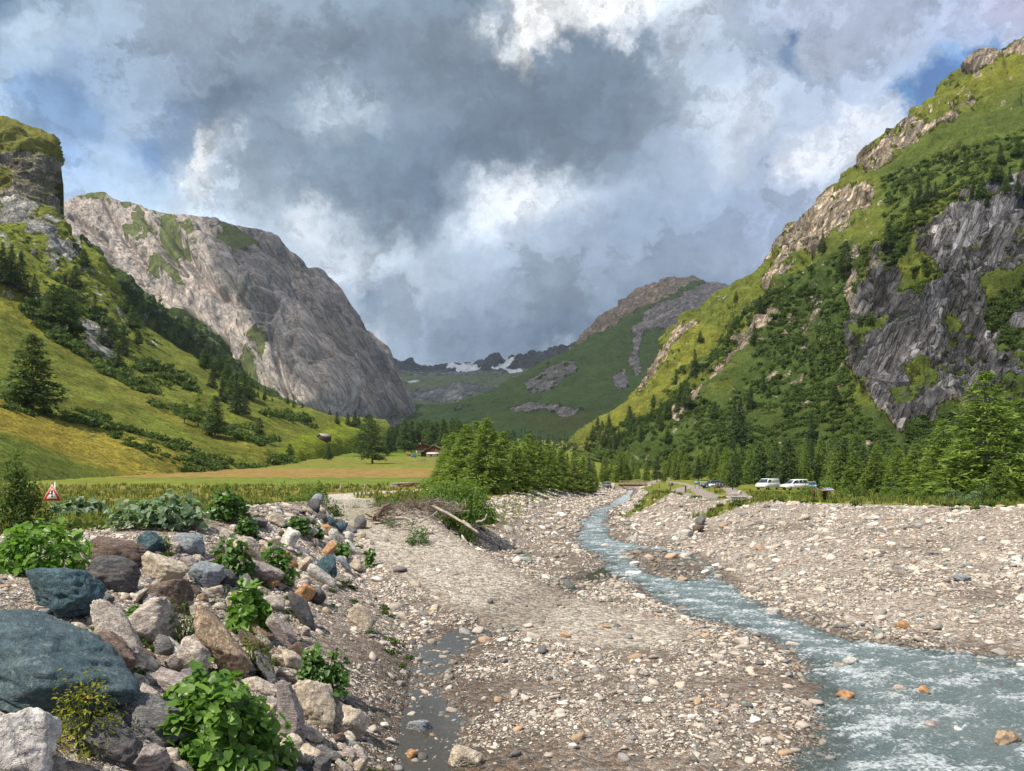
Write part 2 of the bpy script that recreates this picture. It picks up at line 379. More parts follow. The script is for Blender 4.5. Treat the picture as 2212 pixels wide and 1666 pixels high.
def ground0(x, y):
    x = np.asarray(x, float); y = np.asarray(y, float)
    lt, lb, rb, rt = xLT(y), xLB(y), xRB(y), xRT(y)
    z0 = zb(np.minimum(y, 210)); far = sstep(170, 230, y)
    zl = np.where(x < lt, zM(y)+(zLT(y)-zM(y))*np.exp(-np.maximum(lt-x, 0)/6.0), 0)
    zr = zRM(y)+(zRT(y)-zRM(y))*np.exp(-np.maximum(x-rt, 0)/10.0)
    tl = np.clip((lb-x)/np.maximum(lb-lt, .3), 0, 1); tr = np.clip((x-rb)/np.maximum(rt-rb, .3), 0, 1)
    el = np.where(y < 36, 1-(1-tl)**1.35, tl**1.05*(1-.10*np.sin(tl*np.pi))); er = 1-(1-tr)**2.1
    z = z0+(zLT(y)-z0)*el+(zRT(y)-z0)*np.clip(er, 0, 1)
    z = np.where(x < lt, zl, np.where(x > rt, zr, z))
    # past the bridge the bed closes into the forest floor
    zf = np.where(x < 22, zM(y), zRM(y)); z = z*(1-far)+np.maximum(zf-.2, z0)*far
    d, zz = along(x, y, RAMP); w_ = 1-sstep(1.5, 3.0, d)
    left = x < np.interp(y, RAMP[::-1, 1], RAMP[::-1, 0])
    w2_ = np.where(left, 1-sstep(2.5, 7.0, d), 1-sstep(1.8, 5.0, d))*(y > 19)*(y < 70); z = np.maximum(z, np.where(left, z0+(zz-.12-z0)*w2_, z0+(zz-z0)*w2_))
    z = z*(1-w_)+zz*w_
    # driftwood mound, gravel heap crest on the right bank
    z = z+.75*np.exp(-(((x+4.3)/2.2)**2+((y-37.5)/3.0)**2))+.45*np.exp(-(((x-15.4)/2.0)**2+((y-82)/6.0)**2))
    z = z-.55*np.exp(-(((x-15.0)/1.6)**2+((y-64)/9.0)**2))
    # heap of fine gravel on the far right of the bank
    z = z+1.0*np.exp(-(((x-25.5)/4.5)**2+((y-37.5)/5.0)**2))
    return z
def carve(x, y):
    near = (y < 215) & (x > -12) & (x < 60); c = np.zeros(x.shape)
    if near.any():
        xs, ys = x[near], y[near]
        s = sdist(xs, ys, RIVER_POLY); si = sdist(xs, ys, ISLAND)
        pw = np.stack([xs, ys, 0*xs], 1); s = s+(.60*fbm(pw*.55, 4, 97)+.75*fbm(pw*.22, 2, 98))*np.clip(ys/18, .6, 1.6)-.32
        c_ = -.36*sstep(.35, -2.0, s)
        c_ = np.maximum(c_, np.where(si < .3, .10*sstep(.3, -.5, si)-.05, -9))
        dp = polydist(xs, ys, PUD, False)
        c_ = c_-.085*sstep(1.3, .1, dp)
        c[near] = c_
    return c
def ground(x, y, rough=True):
    x = np.asarray(x, float); y = np.asarray(y, float); sh = x.shape; x = x.ravel(); y = y.ravel()
    z = ground0(x, y)+carve(x, y)
    if rough:
        p = np.stack([x, y, np.zeros_like(x)], 1)
        bed = (x > xLB(y)) & (x < xRB(y)) & (y < 200)
        bank = (((x > xLT(y)) & (x <= xLB(y))) | ((x >= xRB(y)) & (x < xRT(y)))) & (y < 200)
        n1 = fbm(p*.35, 3, 3); n2 = fbm(p*2.6, 3, 9)
        z = z+np.where(bed, .10*n1+.06*n2, np.where(bank, .22*n1+.10*n2, .16*n1*np.clip(y/60, .5, 3)+.04*n2))
    return z.reshape(sh)
def gz(x, y): return float(ground(np.array([x]), np.array([y]))[0])
def gpix(px, py, d0=5): return unz(px, py, lambda a, b: ground(a, b, False), d0)

# the sheet itself: dense near the camera, coarser with distance
na, nd_ = 760, 900
az = np.linspace(-1.22, 1.22, na); az = np.sign(az)*np.abs(az)**1.15
yy_ = np.concatenate([np.linspace(2.0, 5.5, 30, endpoint=False), np.geomspace(5.5, 1600, nd_-30)])
X = np.tan(az)[None, :]*yy_[:, None]*np.ones((nd_, 1)); Y = yy_[:, None]*np.ones((1, na))
Z = ground(X, Y)
GX, GY, GZ = X.ravel(), Y.ravel(), Z.ravel()
p2 = np.stack([GX, GY, GX*0], 1)
nA = fbm(p2*.09, 5, 21); nB = fbm(p2*.6, 5, 31); nC = fbm(p2*np.array([.02, .22, 1]), 4, 41); nF = fbm(p2*.012, 4, 51)
def near_pts(x, y, L3): return along(x, y, np.asarray(L3, float))[0]
lt, lb, rb, rt = xLT(GY), xLB(GY), xRB(GY), xRT(GY)
C = np.zeros((len(GX), 3)); veg = np.zeros(len(GX)); wet = np.zeros(len(GX))
def put(w_, col): C[:] = C*(1-w_[:, None])+np.asarray(col)*w_[:, None]
dry = np.array([.225, .175, .048]); lush = np.array([.125, .185, .014]); mid = np.array([.17, .19, .022]); dk = np.array([.06, .10, .015])
gravel = np.array([.31, .28, .245]); dirt = np.array([.44, .41, .355]); mud = np.array([.18, .165, .145])
# left land: strips of meadow
C[:] = mid*(1+.35*nA[:, None])
yq = GY+6*nF+GX*.02
put(sstep(-.1, .3, nA+nC*.7), mid*1.15); put(sstep(.05, .35, nC-nA*.4)*.5, dk)
L = (GX < lt+1)
strip = lambda a, b, e: sstep(a-e, a+e, yq)*sstep(b+e, b-e, yq)
put(L*sstep(8, 40, GY)*(1-sstep(100, 112, yq))*(.75+.5*nC), dry*(.95+.3*nB[:, None]+.5*nC[:, None]))
put(L*strip(108, 152, 3)*sstep(-62, -40, GX+8*nA), np.array([.135, .185, .022])*(1+.25*nB[:, None]+.3*nC[:, None]))
put(L*strip(154, 158, 1.5)*.8, dk)
put(L*strip(160, 255, 8)*(.9+.5*nC), np.array([.27, .17, .052])*(1+.25*nC[:, None]))
put(L*strip(275, 420, 10)*sstep(-.25, .15, nA)*.8, np.array([.19, .17, .03]))
put(L*sstep(430, 470, yq), lush*.95)
R = (GX > rt-1)
put(R*sstep(.0, .25, nA+nB*.4)*.6, dry*.9); put(R*sstep(.1, .3, nB-nA)*.7, dk*1.4)
for k_ in (1,):
    pass
veg[:] = 1
def bare(w_, col, v=0.0):
    w_ = np.clip(w_, 0, 1); put(w_, col); veg[:] = veg*(1-w_)+v*w_
# banks and bed
inb = (GX > lt) & (GX < rt) & (GY < 215)
e = sstep(-.8, .6, np.minimum(GX-lt, rt-GX)+1.2*nB)*(1-sstep(188, 215, GY))
bare(np.where(inb, 1.0, 0)*e, gravel*(1+.30*nB[:, None]))
bare((inb & (GX >= lb) & (GX <= rb))*e*.8, mud*.9*(1+.4*nB[:, None]))
bare((inb & (GX < lb))*e*sstep(-.1, .4, nB+.1)*.7, mud*1.3)
bare((inb & (GX > rb))*e, gravel*1.15*(1+.25*nB[:, None]))
bare((inb & (GX > rb))*e*sstep(.05, .25, nA+nC*.6+.3*nB)*.85, mud*1.0)
rs = np.full(len(GX), 9.0); msk = (GY < 215) & (GX > -12) & (GX < 60); rs[msk] = sdist(GX[msk], GY[msk], RIVER_POLY)
dpd = np.full(len(GX), 9.0); dpd[msk] = polydist(GX[msk], GY[msk], PUD, False)
bare(sstep(1.5, .2, rs)*inb*.75, mud); wet = np.maximum(wet, sstep(.9, .05, rs))
bare(sstep(3.4, .8, dpd+1.5*nB)*inb*.9, mud*.8); wet = np.maximum(wet, sstep(1.8, .6, dpd+.6*nB))
# gravelly rim on the left bank, then the ramp and the lane in the meadow
bare((GX < lt)*sstep(2.6, 1.2, lt-GX+1.2*nB)*(GY < 36), gravel*.95*(1+.2*nB[:, None]), .05)
gx0 = sstep(3.5, 1.0, np.hypot((GX+11.5)/1.0, (GY-18)/1.3)+nB*1.5); bare(gx0, gravel*.9, .05)
dR = near_pts(GX, GY, RAMP)
bare(sstep(2.9, 1.4, dR+.8*nB)*sstep(70, 60, GY), dirt*(1+.22*nB[:, None]))
bare(sstep(.35, .1, np.abs(dR-.75)+.1*nB)*.35, dirt*.75)
LANE = np.array([(-13,62,0),(-15.0,66,0),(-16.2,72,0),(-14.2,80,0),(-11,88,0),(-8.5,98,0)])
bare(sstep(1.7, 1.2, near_pts(GX, GY, LANE)+.15*nB), dirt*1.35)
# right bank edge path and the play area paths
EDGE = np.array([(60,38,0),(44,41,0),(33.6,50.5,0),(26,58.5,0),(20.6,67,0),(19.4,72,0)])
bare(sstep(1.5, .5, near_pts(GX, GY, EDGE)+.4*nB), gravel*1.25*(1+.15*nB[:, None]))
g2 = lambda px, py, d=60: gpix(px, py, d)
PATHS = [[(1602,1080),(1585,1062),(1562,1048),(1535,1043),(1520,1041)],[(1590,1079),(1530,1078),(1480,1070),(1455,1062),(1478,1054),(1500,1050),(1470,1044),(1440,1040),(1420,1038)],
         [(1500,1051),(1512,1062),(1540,1075)],[(1400,1046),(1425,1036)],[(1450,1036),(1466,1027)]]
PATH3 = []
for pth in PATHS:
    L3 = np.array([g2(*q) for q in pth]); PATH3.append(L3)
    bare(sstep(1.5, .9, near_pts(GX, GY, L3)+.3*nB)*(GY > 50), np.array([.33, .30, .27])*(1+.15*nB[:, None]))
# grass that climbs down the notch between the two gravel heaps
NOTCH = np.array([g2(*q) for q in [(1640,1082),(1590,1090),(1560,1100),(1530,1118),(1512,1135)]]); NOTCH2 = np.array([g2(*q) for q in [(1440,1062),(1410,1078),(1385,1096),(1365,1110)]])
for L3, wd in ((NOTCH, 1.5), (NOTCH2, 1.6)):
    w_ = sstep(wd+.5, wd-.4, near_pts(GX, GY, L3)+.6*nB); put(w_, mid*.75*(1+.3*nB[:, None])); veg[:] = np.maximum(veg, w_)
lb2 = inb & (GX < lb) & (GY > 40); tl_ = np.clip((lb-GX)/np.maximum(lb-lt, .3), 0, 1); w_ = lb2*sstep(.45, .8, tl_+.6*nB)*.9; put(w_, mid*.8*(1+.3*nA[:, None])); veg[:] = np.maximum(veg, w_)
tuft = inb & (GX > rb); tt = np.clip((GX-rb)/np.maximum(rt-rb, .3), 0, 1)
w_ = tuft*sstep(.12, .32, nB+.5*nA+.55*(tt-.85))*sstep(.55, .8, tt); put(w_*.8, mid*.8); veg[:] = np.maximum(veg, w_*.7)
put(L*(np.exp(-((GX+4.5)/4.5)**2-((GY-41)/5.0)**2)*(.8+nB))[:, ]*.9, mid*.8)

t = NT('ground'); o = t.pos()
col = t.attr('Col'); vg = t.attr('Veg', 'Fac'); wt = t.attr('Wet', 'Fac')
pe = t.voro(o, 9, 'F1', 1); pd = t.voro(o, 9, 'DISTANCE_TO_EDGE', 0)
pe2 = t.voro(o, 26, 'F1', 1); pd2 = t.voro(o, 26, 'DISTANCE_TO_EDGE', 0)
sepc = t.n('ShaderNodeSeparateColor', {0: pe}).outputs; sep2 = t.n('ShaderNodeSeparateColor', {0: pe2}).outputs
v1 = t.ss(sepc[0], 0, 1, .55, 1.5); v2 = t.ss(sep2[0], 0, 1, .6, 1.45)
gcol = t.mix(1, col, t.n('ShaderNodeCombineColor', {0: v1, 1: v1, 2: v1}).outputs[0], 'MULTIPLY')
gcol = t.mix(t.math('MULTIPLY', sepc[1], .35), gcol, (.36, .20, .11))
gcol = t.mix(.8, gcol, t.n('ShaderNodeCombineColor', {0: v2, 1: v2, 2: v2}).outputs[0], 'MULTIPLY')
gcol = t.mix(t.math('MULTIPLY', wt, .5), gcol, t.mix(1, gcol, (.45, .42, .38), 'MULTIPLY'))
n1 = t.noise(o, 3.0, 8, .7); n2 = t.noise(t.mapv(o, scale=(1, .35, 1)), .35, 6, .65)
n3 = t.noise(o, 14., 6, .7)
g = t.math('MULTIPLY', t.ss(n1, .25, .75, .62, 1.38), t.ss(n2, .3, .7, .8, 1.2))
g = t.math('MULTIPLY', g, t.ss(n3, .3, .7, .75, 1.25))
vcol = t.mix(1, col, t.n('ShaderNodeCombineColor', {0: g, 1: g, 2: g}).outputs[0], 'MULTIPLY')
vcol = t.mix(t.ss(t.noise(o, 1.3, 5, .6), .52, .7, 0, .45), vcol, (.20, .19, .035))
vcol = t.mix(t.ss(t.noise(t.mapv(o, loc=(9, 4, 1)), .8, 6, .65), .56, .68, 0, .5), vcol, (.045, .08, .014))
vedge = t.math('ADD', vg, t.math('MULTIPLY', t.math('SUBTRACT', n1, .5), .7))
fac = t.ss(vedge, .38, .62)
c = t.mix(fac, gcol, vcol)
hb = t.math('ADD', t.math('MULTIPLY', t.ss(pd, 0, .25), .6), t.math('MULTIPLY', t.ss(pd2, 0, .25), .35))
h = t.n('ShaderNodeMix', {0: fac, 2: hb, 3: t.math('ADD', n3, n1)}, data_type='FLOAT').outputs[0]
rg = t.math('SUBTRACT', .92, t.math('MULTIPLY', wt, .35))
M_GROUND = t.done(t.bsdf(c, rg, t.bump(h, .7, .06), .25))
me = mesh_np('ground', np.stack([GX, GY, GZ], 1), grid_faces(nd_, na), M_GROUND, True,
             {'Col': ('POINT', 'FLOAT_COLOR', np.clip(C, .005, 1)), 'Veg': ('POINT', 'FLOAT', veg), 'Wet': ('POINT', 'FLOAT', wet)})
tag(link('ground', me), kind='structure')

# ---------------------------------------------------------------- the stream
def spline(P_, n):
    P_ = np.asarray(P_, float); k = len(P_); s = np.linspace(0, k-1, n); i = np.clip(s.astype(int), 0, k-2); f = (s-i)[:, None]
    p0 = P_[np.clip(i-1, 0, k-1)]; p1 = P_[i]; p2_ = P_[i+1]; p3 = P_[np.clip(i+2, 0, k-1)]
    return .5*((2*p1)+(-p0+p2_)*f+(2*p0-5*p1+4*p2_-p3)*f**2+(-p0+3*p1-3*p2_+p3)*f**3)
NS, NTT = 900, 70
ls = spline(RL, NS); rs_ = spline(RR, NS)
tt = np.linspace(-.16, 1.16, NTT)
WX = ls[:, None, 0]+(rs_-ls)[:, None, 0]*tt[None, :]; WY = ls[:, None, 1]+(rs_-ls)[:, None, 1]*tt[None, :]
ctr = (ls+rs_)/2; sl = np.concatenate([[0], np.cumsum(np.linalg.norm(np.diff(ctr, axis=0), axis=1))])
wid = np.linalg.norm(rs_-ls, axis=1)
fs = np.repeat(sl[:, None], NTT, 1); ft = (tt[None, :]-.5)*wid[:, None]
q = np.stack([WX.ravel(), WY.ravel(), np.zeros(WX.size)], 1)
# standing waves lie across the current, tongues of smooth water between them
wv = fbm(q*np.array([.75, 1.5, 1])*1.0, 4, 77); wv2 = fbm(q*np.array([2.2, 4.4, 1]), 4, 88, ridged=True)
edge_ = sstep(0, .5, np.minimum(tt+.12, 1.12-tt)[None, :]*wid[:, None]).ravel()
steep = sstep(60, 130, WY.ravel())
zw = zb(WY.ravel())-.10+edge_*(.14*wv+.09*wv2)+.02
shal = sstep(.17, .02, zw-ground(q[:, 0], q[:, 1], False))
foam = sstep(.04, .42, wv*.9+.36*wv2-.05)*edge_
foam = np.maximum(foam, steep*.8*sstep(-.2, .3, wv2+wv))
meW = mesh_np('river', np.stack([q[:, 0], q[:, 1], zw], 1), grid_faces(NS, NTT), None, True, {'Foam': ('POINT', 'FLOAT', foam), 'Shal': ('POINT', 'FLOAT', shal)})
t = NT('river_water'); o = t.pos()
fm = t.attr('Foam', 'Fac')
na_ = t.noise(t.mapv(o, scale=(1, 1.9, 1)), 3.2, 8, .68); nb_ = t.noise(t.mapv(o, scale=(1, 2.2, 1)), 11, 6, .65)
ff = t.ss(t.math('ADD', t.math('MULTIPLY', fm, .62), t.math('ADD', t.math('MULTIPLY', t.math('SUBTRACT', na_, .5), 2.0), t.math('MULTIPLY', t.math('SUBTRACT', nb_, .5), 2.8))), .10, .90)
deep = t.mix(t.noise(o, .8, 4), (.11, .175, .19), (.27, .33, .34))
nc_ = t.noise(t.mapv(o, scale=(1, 2.4, 1)), 30, 4, .6)
wb = t.bump(t.math('ADD', na_, t.math('ADD', t.math('MULTIPLY', nb_, .5), t.math('MULTIPLY', nc_, .2))), .9, .12)
water = t.bsdf(deep, .16, wb, .5)
clear = t.n('ShaderNodeBsdfTransparent', {0: (.72, .82, .80, 1)}).outputs[0]
mixw = t.n('ShaderNodeMixShader', {0: t.math('SUBTRACT', .84, t.math('MULTIPLY', t.attr('Shal', 'Fac'), .5)), 1: clear, 2: water}).outputs[0]
white = t.bsdf(t.mix(nb_, (.55, .62, .66), (.82, .85, .87)), .55, wb, .4)
M_WATER = t.done(t.n('ShaderNodeMixShader', {0: ff, 1: mixw, 2: white}).outputs[0])
meW.materials.append(M_WATER)
tag(link('river', meW), kind='structure')
# still pools on the gravel bar
pl_ = spline(PUD, 160); T_ = np.gradient(pl_, axis=0); T_ /= np.linalg.norm(T_, axis=1)[:, None]; Nn = np.stack([-T_[:, 1], T_[:, 0]], 1)
ss_ = np.linspace(-1.35, 1.35, 12); PX = pl_[:, None, :]+Nn[:, None, :]*ss_[None, :, None]
PX = PX.reshape(-1, 2); pz = zb(PX[:, 1])-.06
t = NT('pool_water'); o = t.pos()
wb = t.bump(t.noise(o, 5, 5, .6), .08, .02)
M_POOL = t.done(t.n('ShaderNodeMixShader', {0: .62, 1: t.n('ShaderNodeBsdfTransparent', {0: (.62, .62, .56, 1)}).outputs[0], 2: t.bsdf((.10, .095, .08), .07, wb, .5)}).outputs[0])
tag(link('puddle_water', mesh_np('puddle_water', np.concatenate([PX, pz[:, None]], 1), grid_faces(160, 12), M_POOL, True)), kind='structure')
# ---------------------------------------------------------------- hillsides and mountains: lofted faces with real depth
SURF = {}
def resample(row, n):
    row = np.array(row, float)
    s = np.concatenate([[0], np.cumsum(np.hypot(np.diff(row[:, 0]), np.diff(row[:, 1])))]); s /= s[-1]
    u = np.linspace(0, 1, n)
    return np.stack([np.interp(u, s, row[:, 0]), np.interp(u, s, row[:, 1]), np.exp(np.interp(u, s, np.log(row[:, 2])))], 1)
def cubic_rows(R, tk, nv):
    """R (k, nu, 3) -> (nv, nu, 3) with monotone-ish cubic through the rows"""
    k = len(R); tv = np.linspace(0, 1, nv); tk = np.asarray(tk, float)
    i = np.clip(np.searchsorted(tk, tv, side='right')-1, 0, k-2); h = tk[i+1]-tk[i]; f = ((tv-tk[i])/h)[:, None, None]
    m = np.zeros_like(R)
    dl = (R[1:]-R[:-1])/np.diff(tk)[:, None, None]
    m[1:-1] = np.where(dl[1:]*dl[:-1] > 0, 2*dl[1:]*dl[:-1]/(dl[1:]+dl[:-1]+1e-12), 0); m[0] = dl[0]; m[-1] = dl[-1]
    h_ = h[:, None, None]; p0, p1, m0, m1 = R[i], R[i+1], m[i]*h_, m[i+1]*h_
    return (2*f**3-3*f**2+1)*p0+(f**3-2*f**2+f)*m0+(-2*f**3+3*f**2)*p1+(f**3-f**2)*m1
def normals(V):
    du = np.gradient(V, axis=1); dv = np.gradient(V, axis=0); n = np.cross(du, dv)
    return n/(np.linalg.norm(n, axis=2)[:, :, None]+1e-9)
def loft(name, rows, nu, nv, disp, color, mat, back=((1.12, .93), (1.3, .55), (1.5, .05)), smooth=True, kind='structure', tk=None, sink=40):
    R = np.stack([resample(r, nu) for r in rows]); R[0, :, 1] += sink*(1-.8*np.linspace(0, 1, nu)**5)
    if tk is None: tk = np.linspace(0, 1, len(R))
    S = cubic_rows(R, tk, nv)
    V = np.stack([(S[..., 0]-CX)/F*S[..., 2], S[..., 2], (HY-S[..., 1])/F*S[..., 2]], -1)
    N0 = normals(V)
    if (N0[..., 1].mean() > 0): N0 = -N0
    d = disp(V.reshape(-1, 3), N0.reshape(-1, 3), S.reshape(-1, 3)).reshape(nv, nu)
    V = V+N0*d[..., None]
    # the far side
    top = V[-1]; nb = 26; B_ = []
    sc = np.array([(1.0, 1.0)]+list(back)); tb = np.linspace(0, len(sc)-1, nb+1)[1:]
    for q_ in tb:
        ky = np.interp(q_, np.arange(len(sc)), sc[:, 0]); kz = np.interp(q_, np.arange(len(sc)), sc[:, 1])
        dr = top[:, 1]*(ky-1)
        P_ = top.copy(); P_[:, 0] += dr*top[:, 0]/top[:, 1]*.9; P_[:, 1] += dr; P_[:, 2] = top[:, 2]*kz-3*(1-kz)
        P_ += (noise3(P_/(top[:, 1].mean()*.05), 5)*top[:, 1].mean()*.008*min(1, q_*2))[:, None]*np.array([0, .4, 1])
        B_.append(P_)
    full = np.concatenate([V, np.stack(B_)], 0)
    N1 = normals(full)
    if (N1[:nv, :, 1].mean() > 0): N1 = -N1
    Sx = np.concatenate([S, np.repeat(S[-1:], nb, 0)], 0)
    C, veg = color(full.reshape(-1, 3), N1.reshape(-1, 3), Sx.reshape(-1, 3), np.repeat(np.linspace(0, 1+nb/nv, nv+nb), nu))
    me = mesh_np(name, full.reshape(-1, 3), grid_faces(nv+nb, nu), mat, smooth,
                 {'Col': ('POINT', 'FLOAT_COLOR', np.clip(C, .004, 1)), 'Veg': ('POINT', 'FLOAT', veg)})
    o = tag(link(name, me), kind=kind)
    Vf = V.reshape(-1, 3)
    px = CX+Vf[:, 0]/Vf[:, 1]*F; py = HY-Vf[:, 2]/Vf[:, 1]*F
    SURF[name] = (Vf, px, py, veg[:nv*nu])
    return o
def on(name, px, py):
    """point of a hillside seen at a picture position (nearest surface)"""
    V, sx, sy, N_ = SURF[name]
    d = np.hypot(sx-px, sy-py); k = np.argsort(d)[:6]; k = k[d[k] < d[k[0]]+3]
    return V[k[np.argmin(V[k, 1])]]
def pm(S, poly, soft=6.0, wob=None):
    """1 inside a patch outlined on the face (patch edges broken up by wob)"""
    x, y = S[:, 0].copy(), S[:, 1].copy()
    if wob is not None: x = x+wob*18; y = y+wob*12
    poly = np.asarray(poly, float); r = np.zeros(len(x)); b0 = poly.min(0)-soft*3; b1 = poly.max(0)+soft*3
    m = (x > b0[0]) & (x < b1[0]) & (y > b0[1]) & (y < b1[1])
    if m.any(): r[m] = sstep(soft, -soft, sdist(x[m], y[m], poly))
    return r
def band(S, line, wd, wob=None, soft=.5):
    x, y = S[:, 0].copy(), S[:, 1].copy()
    if wob is not None: x = x+wob*14; y = y+wob*10
    d = polydist(x, y, np.asarray(line, float), False)
    return sstep(wd*(1+soft), wd*(1-soft), d)

def hill_mat(name, sc, rock_a, rock_b, crack, rot=(0, 0, 0), stretch=(1, 1, .25), grass_var=.35, bump=1.0, blue=(.05, .09, .02), grass_sc=1.0, tone=.16):
    """rock and turf: the split follows the Veg value, the tints follow Col; sc = size in metres of the main rock features"""
    t = NT(name); o = t.pos(); col = t.attr('Col'); vg = t.attr('Veg', 'Fac')
    r = t.mapv(t.mapv(o, rot=rot), scale=tuple(v/sc for v in stretch))
    a = t.noise(r, 1.0, 9, .66, .15); b = t.noise(r, 4.0, 7, .7, .1)
    rw = t.n('ShaderNodeVectorMath', {0: r, 1: t.n('ShaderNodeVectorMath', {0: t.noise(r, 2.0, 5, .6, 0, 1), 'Scale': .16}, operation='SCALE').outputs[0]}, operation='ADD').outputs[0]
    ck = t.math('MINIMUM', t.voro(t.mapv(rw, loc=(3, 1, 7)), 1.5, 'DISTANCE_TO_EDGE'), t.math('MULTIPLY', t.voro(t.mapv(rw, loc=(5, 2, 1)), 5.5, 'DISTANCE_TO_EDGE'), 1.6))
    cell = t.n('ShaderNodeSeparateColor', {0: t.voro(t.mapv(rw, loc=(5, 2, 1)), 5.5, 'F1', 1)}).outputs[0]; cell2 = t.n('ShaderNodeSeparateColor', {0: t.voro(t.mapv(rw, loc=(3, 1, 7)), 1.5, 'F1', 1)}).outputs[1]
    ridge = t.math('ABSOLUTE', t.math('SUBTRACT', t.noise(t.mapv(r, loc=(1, 8, 2)), 1.6, 7, .62, .2), .5))
    rc = t.mix(t.ss(a, .32, .68), rock_a, rock_b)
    rc = t.mix(t.ss(ridge, .04, .0, 0, .7), rc, crack)
    v = t.math('MULTIPLY', t.ss(b, .25, .75, .74, 1.26), t.math('MULTIPLY', t.ss(ck, 0, .05, .62, 1.0), t.math('MULTIPLY', t.ss(cell, 0, 1, 1-tone, 1+tone), t.ss(cell2, 0, 1, 1-tone*.8, 1+tone*.8))))
    rc = t.mix(1, rc, t.n('ShaderNodeCombineColor', {0: v, 1: v, 2: v}).outputs[0], 'MULTIPLY')
    tint = t.n('ShaderNodeVectorMath', {0: col, 1: (2, 2, 2)}, operation='MULTIPLY').outputs[0]
    g1 = t.noise(o, 9./sc*grass_sc, 7, .7); g2 = t.noise(t.mapv(o, rot=(0, 0, .5), scale=(1, .3, 1)), 1.6/sc*grass_sc, 6, .6); g3 = t.noise(o, 34./sc*grass_sc, 5, .7)
    gv = t.math('MULTIPLY', t.ss(g1, .25, .75, 1-grass_var, 1+grass_var), t.ss(g2, .3, .7, 1-grass_var*.6, 1+grass_var*.6))
    gv = t.math('MULTIPLY', gv, t.ss(g3, .25, .75, 1-grass_var, 1+grass_var))
    gc = t.mix(1, col, t.n('ShaderNodeCombineColor', {0: gv, 1: gv, 2: gv}).outputs[0], 'MULTIPLY')
    gc = t.mix(t.ss(t.noise(t.mapv(o, loc=(7, 3, 9)), 5./sc*grass_sc, 7, .7), .55, .70, 0, .55), gc, blue)
    f = t.ss(t.math('ADD', vg, t.math('ADD', t.math('MULTIPLY', t.math('SUBTRACT', b, .5), 1.1), t.math('MULTIPLY', t.math('SUBTRACT', g1, .5), .9))), .42, .58)
    # Col carries the tint of whichever cover stands there; for rock it multiplies
    rc2 = t.mix(1, rc, tint, 'MULTIPLY')
    c = t.mix(f, rc2, gc)
    h = t.n('ShaderNodeMix', {0: f, 2: t.math('ADD', t.math('ADD', t.math('MULTIPLY', a, 1.2), t.math('MULTIPLY', b, .5)), t.math('ADD', t.math('MULTIPLY', t.ss(ck, 0, .12), .35), t.ss(ridge, 0, .1, 0, .5))), 3: t.math('MULTIPLY', t.math('ADD', g1, g3), .35)}, data_type='FLOAT').outputs[0]
    return t.done(t.bsdf(c, .95, t.bump(h, bump, sc*.16), .15))
ROCKT = np.array([.5, .5, .5])               # neutral tint for rock

# ---- the big limestone wall on the left
def c_wall(V, N_, S, v):
    w = fbm(V/np.array([170, 170, 170]), 5, 12); w2 = fbm(V/40., 4, 17)
    ws = fbm(np.stack([(V[:, 0]*.84+V[:, 2]*.54)/22, V[:, 1]/60, (V[:, 2]*.84-V[:, 0]*.54)/160], 1), 4, 18)
    veg = np.full(len(V), .06)+.30*np.clip(N_[:, 2]-.62, 0, 1)*2+.16*w2
    for poly, k in [([(275,515),(300,452),(335,495),(362,560),(330,530),(300,530)], .9), ([(345,470),(370,468),(410,520),(430,560),(395,590),(362,545)], .95),
                    ([(445,540),(470,505),(560,560),(640,640),(600,640),(540,600),(470,580)], .9), ([(330,590),(370,570),(410,630),(430,655),(385,625),(335,610)], .9),
                    ([(540,745),(570,720),(590,830),(555,850),(530,810)], .75), ([(510,650),(520,650),(575,760),(555,760)], .5), ([(270,560),(330,640),(290,650),(250,600)], .45),
                    ([(330,650),(390,680),(400,740),(350,700)], .5), ([(550,690),(580,700),(600,760)], .4), ([(640,600),(720,690),(700,690)], .4), ([(165,430),(225,417),(300,450),(260,446)], .8), ([(600,860),(640,880),(560,860)], .7)]:
        veg = np.maximum(veg, 1.3*k*pm(S, poly, 24, w*2.4+w2)*(.72+1.9*ws+.7*w2))
    veg = np.maximum(veg, .85*sstep(.10, .02, v)*sstep(-.3, .2, w))
    C = np.where(veg[:, None] > .42, np.array([.125, .145, .05])*(1+.4*w[:, None]+.4*ws[:, None]), np.array([.5, .485, .475])*(1+.3*w[:, None]+.35*ws[:, None]))
    dark = pm(S, [(470,500),(600,510),(870,890),(870,930),(730,900),(690,850),(640,740),(560,690),(480,600)], 30, w)  # shade of the right face painted into the tint: darker, rock slightly bluer
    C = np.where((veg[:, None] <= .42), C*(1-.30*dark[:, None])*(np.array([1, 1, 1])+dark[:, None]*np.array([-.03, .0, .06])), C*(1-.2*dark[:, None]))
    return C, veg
WALL_GULLIES = [([(345,470),(430,590),(480,650),(560,700)], 38, 9), ([(465,500),(540,590),(610,690),(650,760)], 42, 9), ([(655,770),(690,830),(725,900)], 40, 8), ([(300,455),(350,530),(420,620)], 28, 7), ([(540,500),(640,640),(720,760),(770,880)], 40, 9), ([(160,480),(230,520),(260,610)], 26, 7), ([(420,700),(500,760),(560,860)], 24, 6), ([(600,520),(700,700),(790,860)], 30, 8), ([(230,440),(270,520),(330,590)], 20, 6), ([(560,720),(610,800),(640,880)], 22, 6)]
WALL_RIBS = [([(458,485),(560,640),(650,745),(700,870)], 70, 34), ([(570,505),(660,640),(740,770),(800,900)], 50, 26), ([(390,480),(450,570),(520,650)], 40, 22), ([(620,560),(700,660),(780,790),(840,890)], 40, 20)]
